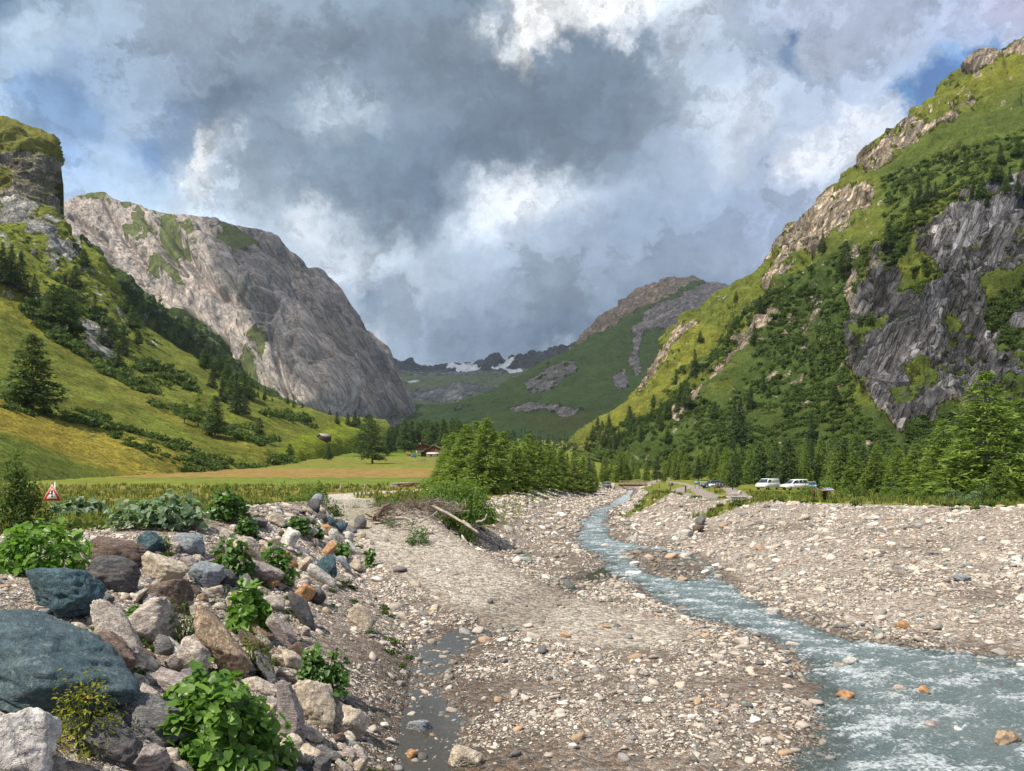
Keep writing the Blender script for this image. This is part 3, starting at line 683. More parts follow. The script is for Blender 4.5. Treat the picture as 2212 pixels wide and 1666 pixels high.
def d_wall(V, N_, S):
    n_ = fbm(V/90., 4, 79)
    q = V/np.array([1., 1., 1.7]); s = np.stack([q[:, 0]*.85+q[:, 2]*.55, q[:, 1], q[:, 2]*.85-q[:, 0]*.5], 1)
    rd = polydist(S[:, 0], S[:, 1], np.array([q[:2] for q in wall_rows[-1]], float), False); e_ = .22+.78*sstep(0, 110, rd)
    g_ = np.zeros(len(V))
    for ln, dp, wd in WALL_GULLIES: g_ += -dp*np.exp(-(polydist(S[:, 0]+9*n_, S[:, 1]+6*n_, np.array(ln, float), False)/wd)**2)
    for ln, dp, wd in WALL_RIBS: g_ += dp*np.clip(1-polydist(S[:, 0]+9*n_, S[:, 1]+6*n_, np.array(ln, float), False)/wd, 0, 1)
    return sstep(0, 30, rd)*g_+e_*62*fbm(s/np.array([190, 260, 800]), 3, 61, ridged=True)+e_*18*fbm(s/np.array([55, 90, 330.]), 4, 71, ridged=True)+9*fbm(q/np.array([120, 200, 16.]), 3, 74, ridged=True)*sstep(420, 300, S[:, 0])+5*fbm(s/np.array([15, 25, 70.]), 3, 72)+7*fbm(V/60., 3, 73)
wall_rows = [
 [(60,800,1950),(250,850,1900),(480,905,1800),(600,915,1780),(690,925,1780),(740,930,2150),(885,935,2600)],
 [(60,740,2000),(250,800,1950),(480,855,1850),(600,880,1810),(690,890,1800),(735,900,2150),(878,905,2600)],
 [(70,640,2080),(250,690,2020),(430,740,1930),(560,775,1880),(640,800,1860),(695,815,2200),(842,815,2640)],
 [(80,540,2180),(230,580,2120),(390,620,2030),(490,650,1980),(540,665,1990),(620,660,2300),(772,722,2680)],
 [(90,470,2250),(220,500,2200),(340,530,2120),(420,550,2080),(455,560,2090),(540,560,2350),(690,618,2700)],
 [(95,440,2320),(129,443,2320),(179,424,2330),(225,421,2330),(246,431,2320),(300,450,2300),(321,461,2290),(362,465,2280),(400,470,2290),(458,480,2350),(525,492,2450),(583,505,2550),(596,513,2580),(621,550,2650),(650,580,2700)],
]
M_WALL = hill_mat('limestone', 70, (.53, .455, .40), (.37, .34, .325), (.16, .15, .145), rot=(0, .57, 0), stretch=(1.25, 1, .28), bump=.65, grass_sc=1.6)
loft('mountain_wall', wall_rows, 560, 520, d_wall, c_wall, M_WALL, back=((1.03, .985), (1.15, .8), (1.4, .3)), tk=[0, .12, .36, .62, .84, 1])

# ---- the grassy hillside on the left
def c_left(V, N_, S, v):
    w = fbm(V/60., 5, 112); w2 = fbm(V/14., 4, 117)
    st = fbm(np.stack([V[:, 0]/60+V[:, 2]/60, V[:, 1]/12-V[:, 2]/30., V[:, 2]/40], 1), 4, 119)
    veg = np.full(len(V), 1.0)
    for poly, k in [([(0,455),(40,460),(60,500),(0,500)], 1), ([(95,525),(160,530),(170,560),(140,580),(100,545)], .95), ([(160,680),(200,690),(260,760),(230,790),(180,735)], .95), ([(225,690),(250,740),(240,760),(215,700)], .8),
                    ([(0,420),(60,440),(110,470),(115,520),(70,520),(20,480)], .8), ([(60,480),(130,520),(160,600),(120,640),(60,560)], .45), ([(240,640),(300,700),(310,770),(270,720)], .35), ([(190,600),(230,640),(250,690),(215,660)], .4)]:
        veg = veg-k*pm(S, poly, 9, w*1.6)*(.75+.9*w2)
    ob = fbm(V/7., 4, 151); veg = veg-.9*sstep(.10, .24, ob+.25*w)*sstep(860, 600, S[:, 1]-.15*S[:, 0])*sstep(-.25, .15, w)
    C = np.array([.20, .225, .034])*(1+.45*st[:, None]+.3*w[:, None])
    yl = np.array([.33, .27, .042]); gr = np.array([.13, .18, .030])
    f = pm(S, [(-200,800),(60,880),(200,930),(420,990),(520,1040),(330,1045),(200,1000),(0,930),(-200,900)], 14, st); C = C*(1-f[:, None])+yl*(1+.4*st[:, None])*f[:, None]
    f = .75*pm(S, [(-300,930),(0,950),(120,990),(260,1040),(180,1070),(-300,1100)], 12, st); C = C*(1-f[:, None])+gr*f[:, None]
    f = .6*band(S, [(-100,610),(120,720),(260,820),(420,930),(560,985)], 22, st); C = C*(1-f[:, None])+np.array([.27, .25, .04])*f[:, None]
    f = .5*sstep(-.05, .35, st+.5*w); C = C*(1-f[:, None])+gr*f[:, None]
    f = pm(S, [(590,985),(650,940),(720,915),(770,905),(800,960),(790,1000),(600,1010)], 8, st*.5); C = C*(1-f[:, None])+np.array([.22, .27, .022])*f[:, None]
    C = np.where(veg[:, None] < .42, np.array([.62, .62, .60])*(1+.5*w2[:, None]), C)
    return C, veg
def d_left(V, N_, S):
    up = sstep(760, 560, S[:, 1])
    fold = fbm(np.stack([V[:, 0]/90+V[:, 2]/80, V[:, 1]/45-V[:, 2]/70., V[:, 2]/90], 1), 3, 131)
    k = np.clip(V[:, 1]/300, .15, 1)
    return k*(6*fold*(1+up)+3.0*fbm(V/22., 4, 133)+up*9*fbm(V/35., 5, 135, ridged=True)+1.5*fbm(V/6., 4, 137))
left_rows = [
 [(-900,1220,55),(-400,1100,75),(0,1064,100),(130,1056,125),(350,1044,172),(560,1034,235),(650,1012,330),(720,992,440),(785,970,600),(850,950,820)],
 [(-900,1050,80),(-400,960,105),(0,965,145),(150,968,178),(340,985,205),(520,985,270),(640,972,370),(715,956,490),(782,940,650),(845,930,860)],
 [(-900,800,150),(-400,760,190),(0,855,205),(100,868,225),(260,880,270),(430,910,330),(570,925,410),(690,930,560),(778,922,720),(838,918,900)],
 [(-900,500,330),(-400,520,330),(0,700,330),(110,745,350),(230,790,380),(380,830,420),(510,868,480),(660,893,620),(770,908,770),(830,908,915)],
 [(-900,300,520),(-400,360,500),(0,560,470),(100,600,480),(200,650,490),(330,745,510),(470,825,540),(625,876,650),(760,905,800),(820,907,920)],
 [(-900,200,700),(-400,300,690),(0,440,650),(60,442,645),(110,456,640),(125,486,632),(138,512,628),(167,536,622),(217,573,612),(246,612,605),(267,646,600),(287,677,597),(308,709,595),(346,733,592),(417,775,592),(458,798,598),(542,840,630),(604,866,670),(708,897,760),(812,906,925)],
]
M_LEFT = hill_mat('left_turf', 26, (.40, .39, .37), (.27, .265, .25), (.10, .10, .10), stretch=(1, 1, .5), blue=(.07, .115, .02), grass_var=.48)
loft('left_hillside', left_rows, 620, 420, d_left, c_left, M_LEFT, back=((1.05, .86), (1.14, .55), (1.3, .02)))

# ---- the overhanging crag above it
def c_crag(V, N_, S, v):
    w = fbm(V/40., 5, 212); w2 = fbm(V/12., 4, 213)
    veg = .12+.9*sstep(.42, .72, N_[:, 2]+.25*w)
    for poly, k in [([(-200,200),(0,262),(70,280),(112,318),(108,345),(60,332),(0,330),(-200,320)], 1.0), ([(-100,350),(20,360),(30,420),(-100,440)], .9)]:
        veg = np.maximum(veg, k*pm(S, poly, 6, w))
    C = np.where(veg[:, None] > .45, np.array([.19, .19, .04])*(1+.4*w[:, None]), np.array([.46, .43, .40])*(1+.5*w2[:, None]))
    return C, veg
def d_crag(V, N_, S): return 13*fbm(V/np.array([45, 45, 30.]), 5, 221, ridged=True)+3*fbm(V/9., 3, 222)
crag_rows = [
 [(-500,470,560),(-200,470,590),(0,478,625),(50,486,632),(85,492,640),(112,500,655),(124,505,690)],
 [(-500,420,580),(-200,420,610),(0,440,640),(50,445,645),(80,448,650),(104,452,668),(112,455,705)],
 [(-500,360,600),(-200,360,630),(0,385,655),(45,392,660),(72,400,666),(96,402,684),(104,404,720)],
 [(-500,290,620),(-200,280,650),(0,325,668),(50,335,672),(80,345,678),(106,345,694),(114,344,730)],
 [(-500,230,640),(-200,230,670),(0,292,680),(40,303,684),(80,318,690),(107,322,700),(113,325,735)],
 [(-500,150,760),(-200,200,765),(0,268,770),(40,276,770),(67,286,768),(90,300,765),(106,314,755),(112,320,752)],
]
M_CRAG = hill_mat('crag_rock', 24, (.46, .42, .38), (.27, .255, .24), (.09, .08, .08), stretch=(1.2, 1, .5), blue=(.06, .09, .016))
loft('cliff', crag_rows, 240, 240, d_crag, c_crag, M_CRAG, back=((1.06, 1.0), (1.2, .8), (1.4, .2)))

# ---- the shaded gully wood behind the hillside (foot of the wall)
def c_gully(V, N_, S, v):
    w = fbm(V/50., 5, 232); w2 = fbm(V/14., 4, 233)
    veg = .95-.75*sstep(.12, .3, w2)
    return np.where(veg[:, None] > .45, np.array([.05, .078, .017])*(1+.5*w[:, None]), np.array([.4, .4, .4])*(1+.5*w2[:, None])), veg
gully_rows = [
 [(150,640,700),(260,720,700),(380,800,700),(480,850,720),(560,880,760),(640,905,800)],
 [(160,560,800),(260,650,800),(370,730,800),(460,790,820),(545,850,840),(640,900,860)],
 [(170,510,980),(240,588,1000),(333,662,1020),(400,690,1010),(440,705,1000),(480,752,980),(530,835,960),(640,895,920)],
]
loft('gully', gully_rows, 260, 120, lambda V, N_, S: 14*fbm(V/60., 5, 241, ridged=True)+4*fbm(V/16., 3, 242), c_gully, M_LEFT, back=((1.06, .8), (1.15, .4), (1.2, .02)))

# ---- the right hillside with its dark cliff
CLIFF = [(1905,900),(1860,830),(1838,760),(1850,690),(1880,640),(1930,560),(2010,500),(2090,470),(2140,430),(2260,390),(2420,330),(2420,930),(2140,905),(2060,900),(2010,940),(1950,975),(1930,930)]
def c_right(V, N_, S, v):
    w = fbm(V/45., 5, 312); w2 = fbm(V/12., 4, 317); w3 = fbm(V/110., 3, 318)
    veg = np.full(len(V), 1.0)+.0*w
    cl = pm(S, CLIFF, 16, w*2.4+w2); hole = np.clip((.55+1.5*w2)*pm(S, [(2120,640),(2200,600),(2260,650),(2220,740),(2140,720)], 12, w)*.8+pm(S, [(1950,800),(2010,760),(2040,850),(1990,870)], 10, w)*.6+pm(S, [(1930,580),(2010,560),(2090,640),(2000,660)], 14, w)*.65, 0, 1)
    veg = veg-cl*(1-hole)*(1.0-.75*sstep(.02, .30, w2+w))
    oc = np.zeros(len(V))
    for poly, k in [([(1690,520),(1720,480),(1760,440),(1800,410),(1850,400),(1900,410),(1890,470),(1840,500),(1800,530),(1740,560),(1700,600),(1660,640),(1650,610)], 1.0),
                    ([(1820,360),(1900,310),(1960,260),(2010,250),(2080,230),(2080,260),(2010,300),(1950,340),(1900,380)], .65), ([(2040,225),(2140,205),(2140,225),(2060,240)], .8),
                    ([(1470,700),(1500,690),(1520,710),(1470,760),(1440,800),(1400,850),(1380,880),(1400,820),(1440,740)], 1.0),
                    ([(1600,740),(1650,690),(1690,660),(1700,690),(1640,750),(1600,790),(1560,830),(1530,870),(1480,930),(1460,930),(1480,880),(1520,840),(1560,790)], .95),
                    ([(1560,700),(1600,670),(1600,710),(1560,750)], .55), ([(1760,640),(1800,640),(1790,700),(1740,760),(1720,740)], .6), ([(1740,860),(1790,840),(1800,860),(1750,880)], .6), ([(1700,690),(1730,690),(1720,740),(1700,740)], .7),
                    ([(1840,550),(1880,540),(1870,640),(1850,690),(1840,640)], .7), ([(2080,140),(2110,105),(2140,108),(2160,125),(2110,160)], 1.0), ([(2150,120),(2230,80),(2230,110),(2165,135)], .9), ([(2000,190),(2060,170),(2080,190),(2030,210)], .45), ([(1550,660),(1600,640),(1590,690),(1550,700)], .35),
                    ([(1430,905),(1450,905),(1450,935),(1430,930)], 1), ([(1660,960),(1690,950),(1690,980)], .8)]:
        oc = np.maximum(oc, k*pm(S, poly, 14, w*2.2+w2))
    veg = veg-oc*(.95-.5*sstep(.0, .35, w2+.5*w))
    ob = fbm(V/6.5, 4, 351); veg = veg-.85*sstep(.16, .30, ob)*sstep(-.25, .15, w3+w)
    C = np.array([.15, .175, .032])*(1+.55*fbm(V/5., 3, 352)[:, None]+.35*w[:, None]+.3*w2[:, None])
    dk_ = np.array([.055, .088, .022]); yl = np.array([.235, .235, .034])
    f = .8*sstep(-.05, .25, w+.5*w2)*sstep(330, 700, S[:, 1]); C = C*(1-f[:, None])+dk_*f[:, None]
    f = .85*pm(S, [(1700,600),(1900,540),(1880,640),(1840,760),(1850,860),(1700,900),(1560,880),(1640,740)], 25, w); C = C*(1-f[:, None])+dk_*1.15*(1+.5*w2[:, None])*f[:, None]
    f = .8*pm(S, [(1290,960),(1500,870),(1700,900),(1900,900),(2300,900),(2300,1100),(1200,1100)], 25, w); C = C*(1-f[:, None])+dk_*1.1*(1+.5*w2[:, None])*f[:, None]
    f = .9*pm(S, [(1960,460),(2110,395),(2110,420),(1980,500)], 7, w*.5); C = C*(1-f[:, None])+yl*f[:, None]
    f = .6*pm(S, [(1800,420),(1900,340),(2000,250),(2212,90),(2250,150),(2050,220),(1960,270),(1880,350)], 12, w); C = C*(1-f[:, None])+yl*.95*f[:, None]
    f = .6*pm(S, [(1900,380),(2000,300),(2250,200),(2250,420),(2050,470),(1930,520)], 20, w); C = C*(1-f[:, None])+dk_*1.3*f[:, None]
    f = .6*pm(S, [(1250,950),(1390,840),(1440,740),(1500,700),(1560,720),(1480,830),(1380,920),(1280,980)], 12, w); C = C*(1-f[:, None])+yl*f[:, None]
    q = np.stack([V[:, 0]*.9-V[:, 2]*.38, V[:, 1], V[:, 2]*.9+V[:, 0]*.38], 1); fl = fbm(q/np.array([6, 9, 48.]), 5, 361)+.5*sstep(.12, .3, fbm(q/np.array([9, 14, 60.]), 3, 362))
    rk = veg < .45
    warm = np.array([.60, .52, .42]); cold = np.array([.175, .182, .205])
    rc = warm[None]*(1+.4*w2[:, None])*(1-cl[:, None])+cold[None]*(1+2.1*fl[:, None]+.3*w2[:, None])*cl[:, None]
    C = np.where(rk[:, None], rc, C)
    return C, veg
def d_right(V, N_, S):
    w = fbm(V/45., 4, 312); cl = pm(S, CLIFF, 14, w*1.5)
    k = np.clip(V[:, 1]/380, .2, 1.3)
    q = np.stack([V[:, 0]*.9-V[:, 2]*.38, V[:, 1], V[:, 2]*.55+V[:, 0]*.3], 1)
    return k*(11*fbm(V/70., 4, 331)+6*fbm(V/26., 5, 333, ridged=True)+1.5*fbm(V/7., 3, 335)+cl*(17*fbm(q/np.array([19, 30, 150.]), 4, 337, ridged=True)+4*fbm(q/np.array([5, 9, 30.]), 3, 339, ridged=True)-7))
right_rows = [
 [(1230,958,900),(1300,985,480),(1400,1012,320),(1600,1035,225),(1800,1043,195),(2000,1045,185),(2212,1048,175),(2600,1055,160),(3200,1080,140)],
 [(1232,955,905),(1310,965,520),(1420,975,360),(1600,985,260),(1800,990,222),(2000,985,208),(2212,975,200),(2600,960,190),(3200,950,170)],
 [(1238,950,910),(1340,925,600),(1470,905,430),(1640,890,330),(1800,890,268),(1960,880,235),(2180,860,222),(2600,820,215),(3200,800,200)],
 [(1246,944,920),(1370,890,680),(1500,820,520),(1660,770,420),(1800,740,340),(1980,700,272),(2190,680,250),(2600,640,245),(3200,620,230)],
 [(1250,942,930),(1385,868,730),(1500,760,610),(1640,680,520),(1790,620,430),(1990,540,330),(2200,480,290),(2600,430,285),(3200,420,270)],
 [(1254,940,940),(1390,852,760),(1470,745,690),(1600,650,620),(1740,520,560),(1920,410,480),(2130,300,410),(2500,220,390),(3200,180,360)],
 [(1258,938,950),(1330,895,860),(1390,845,790),(1425,770,750),(1440,712,735),(1500,680,715),(1580,632,690),(1625,605,680),(1655,592,672),(1675,560,668),(1685,520,664),(1700,502,660),(1750,455,650),(1800,405,640),(1850,365,630),(1900,310,620),(1960,262,610),(2010,220,602),(2065,175,595),(2100,160,592),(2102,130,592),(2112,114,590),(2140,112,590),(2160,125,588),(2190,100,584),(2230,78,580),(2400,20,560),(2800,-60,540),(3200,-100,520)],
]
M_RIGHT = hill_mat('right_slope', 17, (.54, .49, .44), (.25, .245, .25), (.06, .06, .065), rot=(0, -.42, 0), stretch=(1.5, 1, .2), blue=(.045, .08, .014), grass_var=.35, tone=.38)
loft('right_hillside', right_rows, 760, 620, d_right, c_right, M_RIGHT, back=((1.05, .93), (1.2, .6), (1.4, .02)), tk=[0, .1, .3, .52, .7, .86, 1])

# ---- the green spur and the scree mountain behind it
def c_spur(V, N_, S, v):
    w = fbm(V/150., 5, 412); w2 = fbm(V/40., 4, 417)
    veg = np.full(len(V), 1.0)
    for poly, k in [([(1130,830),(1190,790),(1240,780),(1250,800),(1200,840),(1150,860)], .8), ([(1170,880),(1210,870),(1240,890),(1200,905)], .6), ([(1085,885),(1150,868),(1200,880),(1140,895)], .85), ([(985,870),(1030,880),(1000,895),(970,900)], .6), ([(1200,885),(1260,878),(1260,895),(1215,900)], .7),
                    ([(1480,700),(1500,690),(1490,760),(1478,740)], 0)]:
        veg = veg-k*pm(S, poly, 6, w*1.2)*(.8+.8*w2)
    for poly, k in [([(1370,715),(1388,715),(1380,750),(1372,790),(1360,790),(1366,750)], 1), ([(1362,765),(1384,780),(1388,815),(1374,818),(1364,790)], .9), ([(1325,815),(1350,800),(1360,830),(1340,845),(1325,835)], .9),
                    ([(1375,712),(1400,685),(1480,640),(1560,600),(1620,600),(1620,690),(1480,720),(1420,722)], 1.0), ([(1225,765),(1270,740),(1350,690),(1372,672),(1420,655),(1620,560),(1470,560),(1300,660)], 1.0), ([(870,950),(900,930),(930,950)], 0)]:
        veg = veg-1.1*k*pm(S, poly, 9, w*1.2+w2*.6)
    C = np.array([.10, .155, .045])*(1+.4*w[:, None]+.3*w2[:, None])
    f = .5*pm(S, [(1080,905),(1250,895),(1330,920),(1200,935)], 10, w); C = C*(1-f[:, None])+np.array([.13, .12, .03])*f[:, None]
    brown = pm(S, [(1220,770),(1272,745),(1372,690),(1480,630),(1500,600),(1440,590),(1300,650)], 8, w)
    rc = np.array([.70, .67, .67])*(1+.25*w2[:, None])*(1-brown[:, None])+np.array([.82, .68, .54])*(1+.2*w2[:, None])*brown[:, None]
    C = np.where(veg[:, None] < .45, rc, C)
    return C, veg
def d_spur(V, N_, S):
    k = sstep(880, 700, S[:, 1])
    q = np.stack([V[:, 0]*.8+V[:, 2]*.6, V[:, 1], V[:, 2]*.8-V[:, 0]*.6], 1)
    return 22*fbm(V/160., 5, 431)+9*fbm(V/45., 4, 433, ridged=True)+k*20*fbm(q/np.array([60, 90, 260.]), 5, 437, ridged=True)
spur_rows = [
 [(830,960,2300),(950,960,2000),(1100,955,1700),(1240,950,1500),(1330,960,1400),(1500,960,1400),(1700,960,1400)],
 [(835,925,2500),(960,915,2250),(1100,905,2000),(1250,900,1800),(1340,890,1700),(1500,880,1650),(1700,870,1650)],
 [(845,900,2650),(965,897,2450),(1080,870,2350),(1200,850,2200),(1320,830,2100),(1480,800,2050),(1700,780,2000)],
 [(855,885,2750),(970,886,2600),(1060,862,2600),(1180,805,2550),(1330,755,2500),(1460,735,2450),(1700,700,2400)],
 [(862,874,2800),(960,880,2750),(1010,868,2750),(1080,838,2780),(1130,820,2800),(1165,792,2820),(1240,765,2850),(1360,695,2900),(1480,650,2900),(1700,640,2850)],
 [(866,872,2850),(930,876,2860),(985,874,2870),(1040,855,2880),(1085,834,2900),(1128,818,2920),(1160,790,2950),(1200,778,3000),(1225,770,3100),(1262,728,3250),(1300,690,3350),(1345,655,3420),(1375,634,3450),(1420,620,3480),(1450,608,3500),(1480,601,3500),(1500,602,3500),(1540,617,3480),(1575,628,3460),(1700,640,3400)],
]
M_SPUR = hill_mat('spur_turf', 90, (.31, .275, .25), (.22, .21, .215), (.12, .11, .11), stretch=(1, 1, .5), blue=(.03, .055, .014), grass_var=.25, grass_sc=1.5)
loft('mountain_spur', spur_rows, 520, 380, d_spur, c_spur, M_SPUR, back=((1.04, .93), (1.15, .6), (1.3, .02)))

# ---- the cirque under the glacier and the peaks in the cloud
def c_cirque(V, N_, S, v):
    w = fbm(V/260., 5, 512); w2 = fbm(V/70., 4, 517)
    veg = .75+.7*w+.5*w2
    veg = veg-pm(S, [(880,858),(930,845),(965,838),(1000,828),(1040,840),(1080,838),(1090,850),(1020,855),(960,870),(900,866)], 5, w*.8)*1.1
    veg = veg-sstep(812, 800, S[:, 1]+20*w)
    C = np.where(veg[:, None] < .45, np.where((S[:, 1] < 806)[:, None], np.array([.24, .25, .27]), np.array([.72, .72, .72]))*(1+.5*w2[:, None]), np.array([.165, .19, .10])*(1+.4*w2[:, None]))
    sn = np.zeros(len(V))
    for poly in [[(965,800),(980,788),(1000,802)], [(985,800),(1012,795),(1030,800),(1040,802),(1010,806),(985,806)], [(1000,800),(1020,790),(1036,801)], [(1060,800),(1085,790),(1100,780),(1112,776),(1108,790),(1090,803)], [(1092,803),(1120,800),(1128,806),(1100,808)], [(845,800),(860,803),(858,808),(845,806)], [(880,826),(905,824),(905,828),(885,830)], [(826,785),(840,788),(838,791),(826,789)]]:
        sn = np.maximum(sn, pm(S, poly, 2.0, w2*.3))
    warm = pm(S, [(960,868),(980,835),(990,828),(1000,850),(990,870)], 5, w); C = C+warm[:, None]*np.array([.30, .24, .12])  # sunlit patch painted into the colour, lighter and warmer
    C = np.where(sn[:, None] > .3, np.array([.80, .83, .86]), C); veg = np.where(sn > .3, 1.6, veg)
    return C, veg
cirque_rows = [
 [(780,900,3300),(900,905,3300),(1000,905,3300),(1100,900,3300),(1200,890,3300),(1320,880,3300)],
 [(780,872,3900),(900,876,3800),(1000,878,3700),(1100,868,3700),(1200,850,3700),(1320,840,3700)],
 [(780,832,4500),(900,838,4300),(980,838,4050),(1040,846,4000),(1120,832,4200),(1200,820,4300),(1320,810,4300)],
 [(780,806,5200),(900,810,5000),(1000,812,4900),(1100,812,4900),(1200,800,4900),(1320,790,4900)],
 [(780,795,5500),(815,768,5500),(825,766,5500),(840,770,5500),(855,782,5500),(870,788,5500),(886,779,5500),(905,794,5500),(918,797,5500),(935,799,5600),(955,792,5600),(968,795,5600),(985,788,5600),(1000,793,5600),(1012,786,5600),(1028,792,5600),(1042,780,5600),(1052,784,5600),(1062,772,5600),(1074,770,5600),(1084,778,5600),(1094,789,5600),(1101,784,5500),(1108,772,5500),(1116,777,5500),(1124,764,5450),(1129,770,5450),(1136,765,5450),(1143,774,5450),(1150,763,5450),(1156,770,5450),(1165,765,5450),(1172,771,5430),(1180,757,5400),(1184,762,5400),(1188,750,5400),(1193,760,5400),(1199,752,5400),(1206,758,5400),(1213,749,5400),(1220,754,5400),(1228,745,5400),(1240,742,5400),(1320,740,5400)],
]
M_CIRQUE = hill_mat('cirque_rock', 150, (.22, .22, .23), (.11, .115, .125), (.04, .04, .05), stretch=(1, 1, .35), blue=(.05, .065, .04), grass_var=.25, grass_sc=2)
def d_cirque(V, N_, S):
    k = sstep(815, 795, S[:, 1])
    return 30*fbm(V/300., 5, 531)+14*fbm(V/90., 5, 533, ridged=True)+k*26*fbm(V/np.array([60, 120, 260.]), 5, 535, ridged=True)
loft('mountain_cirque', cirque_rows, 700, 260, d_cirque, c_cirque, M_CIRQUE, back=((1.03, .8), (1.15, .5), (1.3, .02)))
# ---------------------------------------------------------------- rocks
def ico(n):
    import bmesh
    bm = bmesh.new(); bmesh.ops.create_icosphere(bm, subdivisions=n, radius=1)
    V = np.array([v.co[:] for v in bm.verts]); T = np.array([[v.index for v in f.verts] for f in bm.faces]); bm.free()
    return V, T
ICO = {k: ico(k) for k in (1, 2, 3, 4, 5, 6)}
def rock_shape(lv, seed, sharp=14., planes=11, rough=.05, flat=0.0):
    """a block cut by random planes, edges worn, faces pitted"""
    V, T = ICO[lv]; r = np.random.default_rng(seed)
    n = r.normal(size=(planes, 3)); n /= np.linalg.norm(n, axis=1)[:, None]
    n = np.concatenate([n, [[0, 0, -1], [0, 0, 1]]]); d = np.concatenate([r.uniform(.52, .98, planes), [.8, .85]])
    k = np.maximum(V @ n.T, 1e-3)/d[None]
    rad = 1/np.power(np.sum(k**sharp, 1), 1/sharp)
    p = V*np.minimum(rad, 1.22)[:, None]
    s0 = r.uniform(0, 50)
    nz = fbm(p*1.6+s0, 4, seed % 97)*rough*2.2+fbm(p*np.array([2.5, 2.5, 6])+s0, 4, seed % 89, ridged=True)*rough*(1+flat)+(fbm(p*9+s0, 3, seed % 83)*rough*.8 if lv > 3 else 0)
    return p*(1+nz)[:, None], T

def rock_mat(name, a, b, spot=None, vein=None, sc=6., rough=.85, bumps=.8, layer=0.0, spots=.4, spec=.3):
    t = NT(name); o = t.obj()
    rnd = t.n('ShaderNodeObjectInfo').outputs['Random']
    ov = t.n('ShaderNodeVectorMath', {0: o, 1: t.n('ShaderNodeCombineXYZ', {0: t.math('MULTIPLY', rnd, 37), 1: t.math('MULTIPLY', rnd, 11), 2: 0.0}).outputs[0]}, operation='ADD').outputs[0]
    lv = t.mapv(ov, scale=(1, 1, 1+layer*5))
    n1 = t.noise(lv, sc*.35, 8, .65, .4); n2 = t.noise(lv, sc*2.2, 7, .7); n3 = t.noise(ov, sc*9, 4, .7)
    c = t.mix(t.ss(n1, .32, .68), a, b)
    v = t.math('MULTIPLY', t.ss(n2, .25, .75, .62, 1.34), t.ss(n3, .2, .8, .8, 1.2))
    c = t.mix(1, c, t.n('ShaderNodeCombineColor', {0: v, 1: v, 2: v}).outputs[0], 'MULTIPLY')
    if spot: c = t.mix(t.ss(t.noise(t.mapv(ov, loc=(4, 2, 9)), sc*1.3, 6, .7), .56, .66, 0, spots), c, spot)
    if vein: c = t.mix(t.ss(t.math('ABSOLUTE', t.math('SUBTRACT', t.noise(t.mapv(ov, loc=(1, 5, 3)), sc*.5, 5, .6, .8), .5)), .022, .0, 0, .75), c, vein)
    hv = t.math('ABSOLUTE', t.math('SUBTRACT', t.noise(lv, sc*.9, 6, .65, .5), .5))
    h = t.math('ADD', t.math('MULTIPLY', n2, .8), t.math('ADD', t.math('MULTIPLY', n3, .25), t.ss(hv, 0, .06, 0, .45)))
    return t.done(t.bsdf(c, rough, t.bump(h, bumps, .05), spec))
RK = {
 'teal': rock_mat('serpentine', (.035, .090, .115), (.085, .15, .17), (.03, .06, .08), (.02, .04, .05), 4.5, .6, .9, spec=.4),
 'tealdot': rock_mat('serpentine_smooth', (.065, .112, .135), (.115, .165, .18), (.36, .38, .34), (.04, .06, .07), 9., .75, .6, spots=.5),
 'white': rock_mat('quartz_rock', (.72, .69, .64), (.55, .50, .45), (.25, .21, .20), (.3, .27, .26), 4.),
 'pale': rock_mat('gneiss_pale', (.67, .58, .49), (.50, .435, .37), (.20, .165, .15), (.25, .2, .18), 4.5, layer=.3),
 'beige': rock_mat('beige_limestone', (.62, .53, .42), (.47, .395, .305), (.22, .18, .15), None, 5.),
 'tan': rock_mat('tan_limestone', (.62, .46, .31), (.48, .36, .26), (.25, .17, .11), (.28, .2, .14), 6., bumps=1.2),
 'pink': rock_mat('pink_gneiss', (.52, .44, .40), (.36, .31, .295), (.55, .50, .46), (.17, .13, .13), 5., layer=.9),
 'grey': rock_mat('grey_schist', (.27, .26, .25), (.18, .175, .18), (.36, .33, .29), (.09, .085, .085), 4.5, layer=.5),
 'dark': rock_mat('dark_schist', (.10, .105, .115), (.165, .15, .14), (.05, .045, .045), None, 4.5, layer=.4),
 'brown': rock_mat('brown_schist', (.27, .19, .145), (.19, .145, .125), (.10, .07, .06), (.08, .06, .05), 5., layer=1.0),
 'orange': rock_mat('rusty_rock', (.60, .33, .15), (.46, .27, .15), (.24, .13, .07), None, 5.),
 'blue': rock_mat('blue_grey_schist', (.24, .28, .315), (.32, .34, .36), (.12, .14, .16), (.45, .47, .48), 4.5, layer=.4),
}
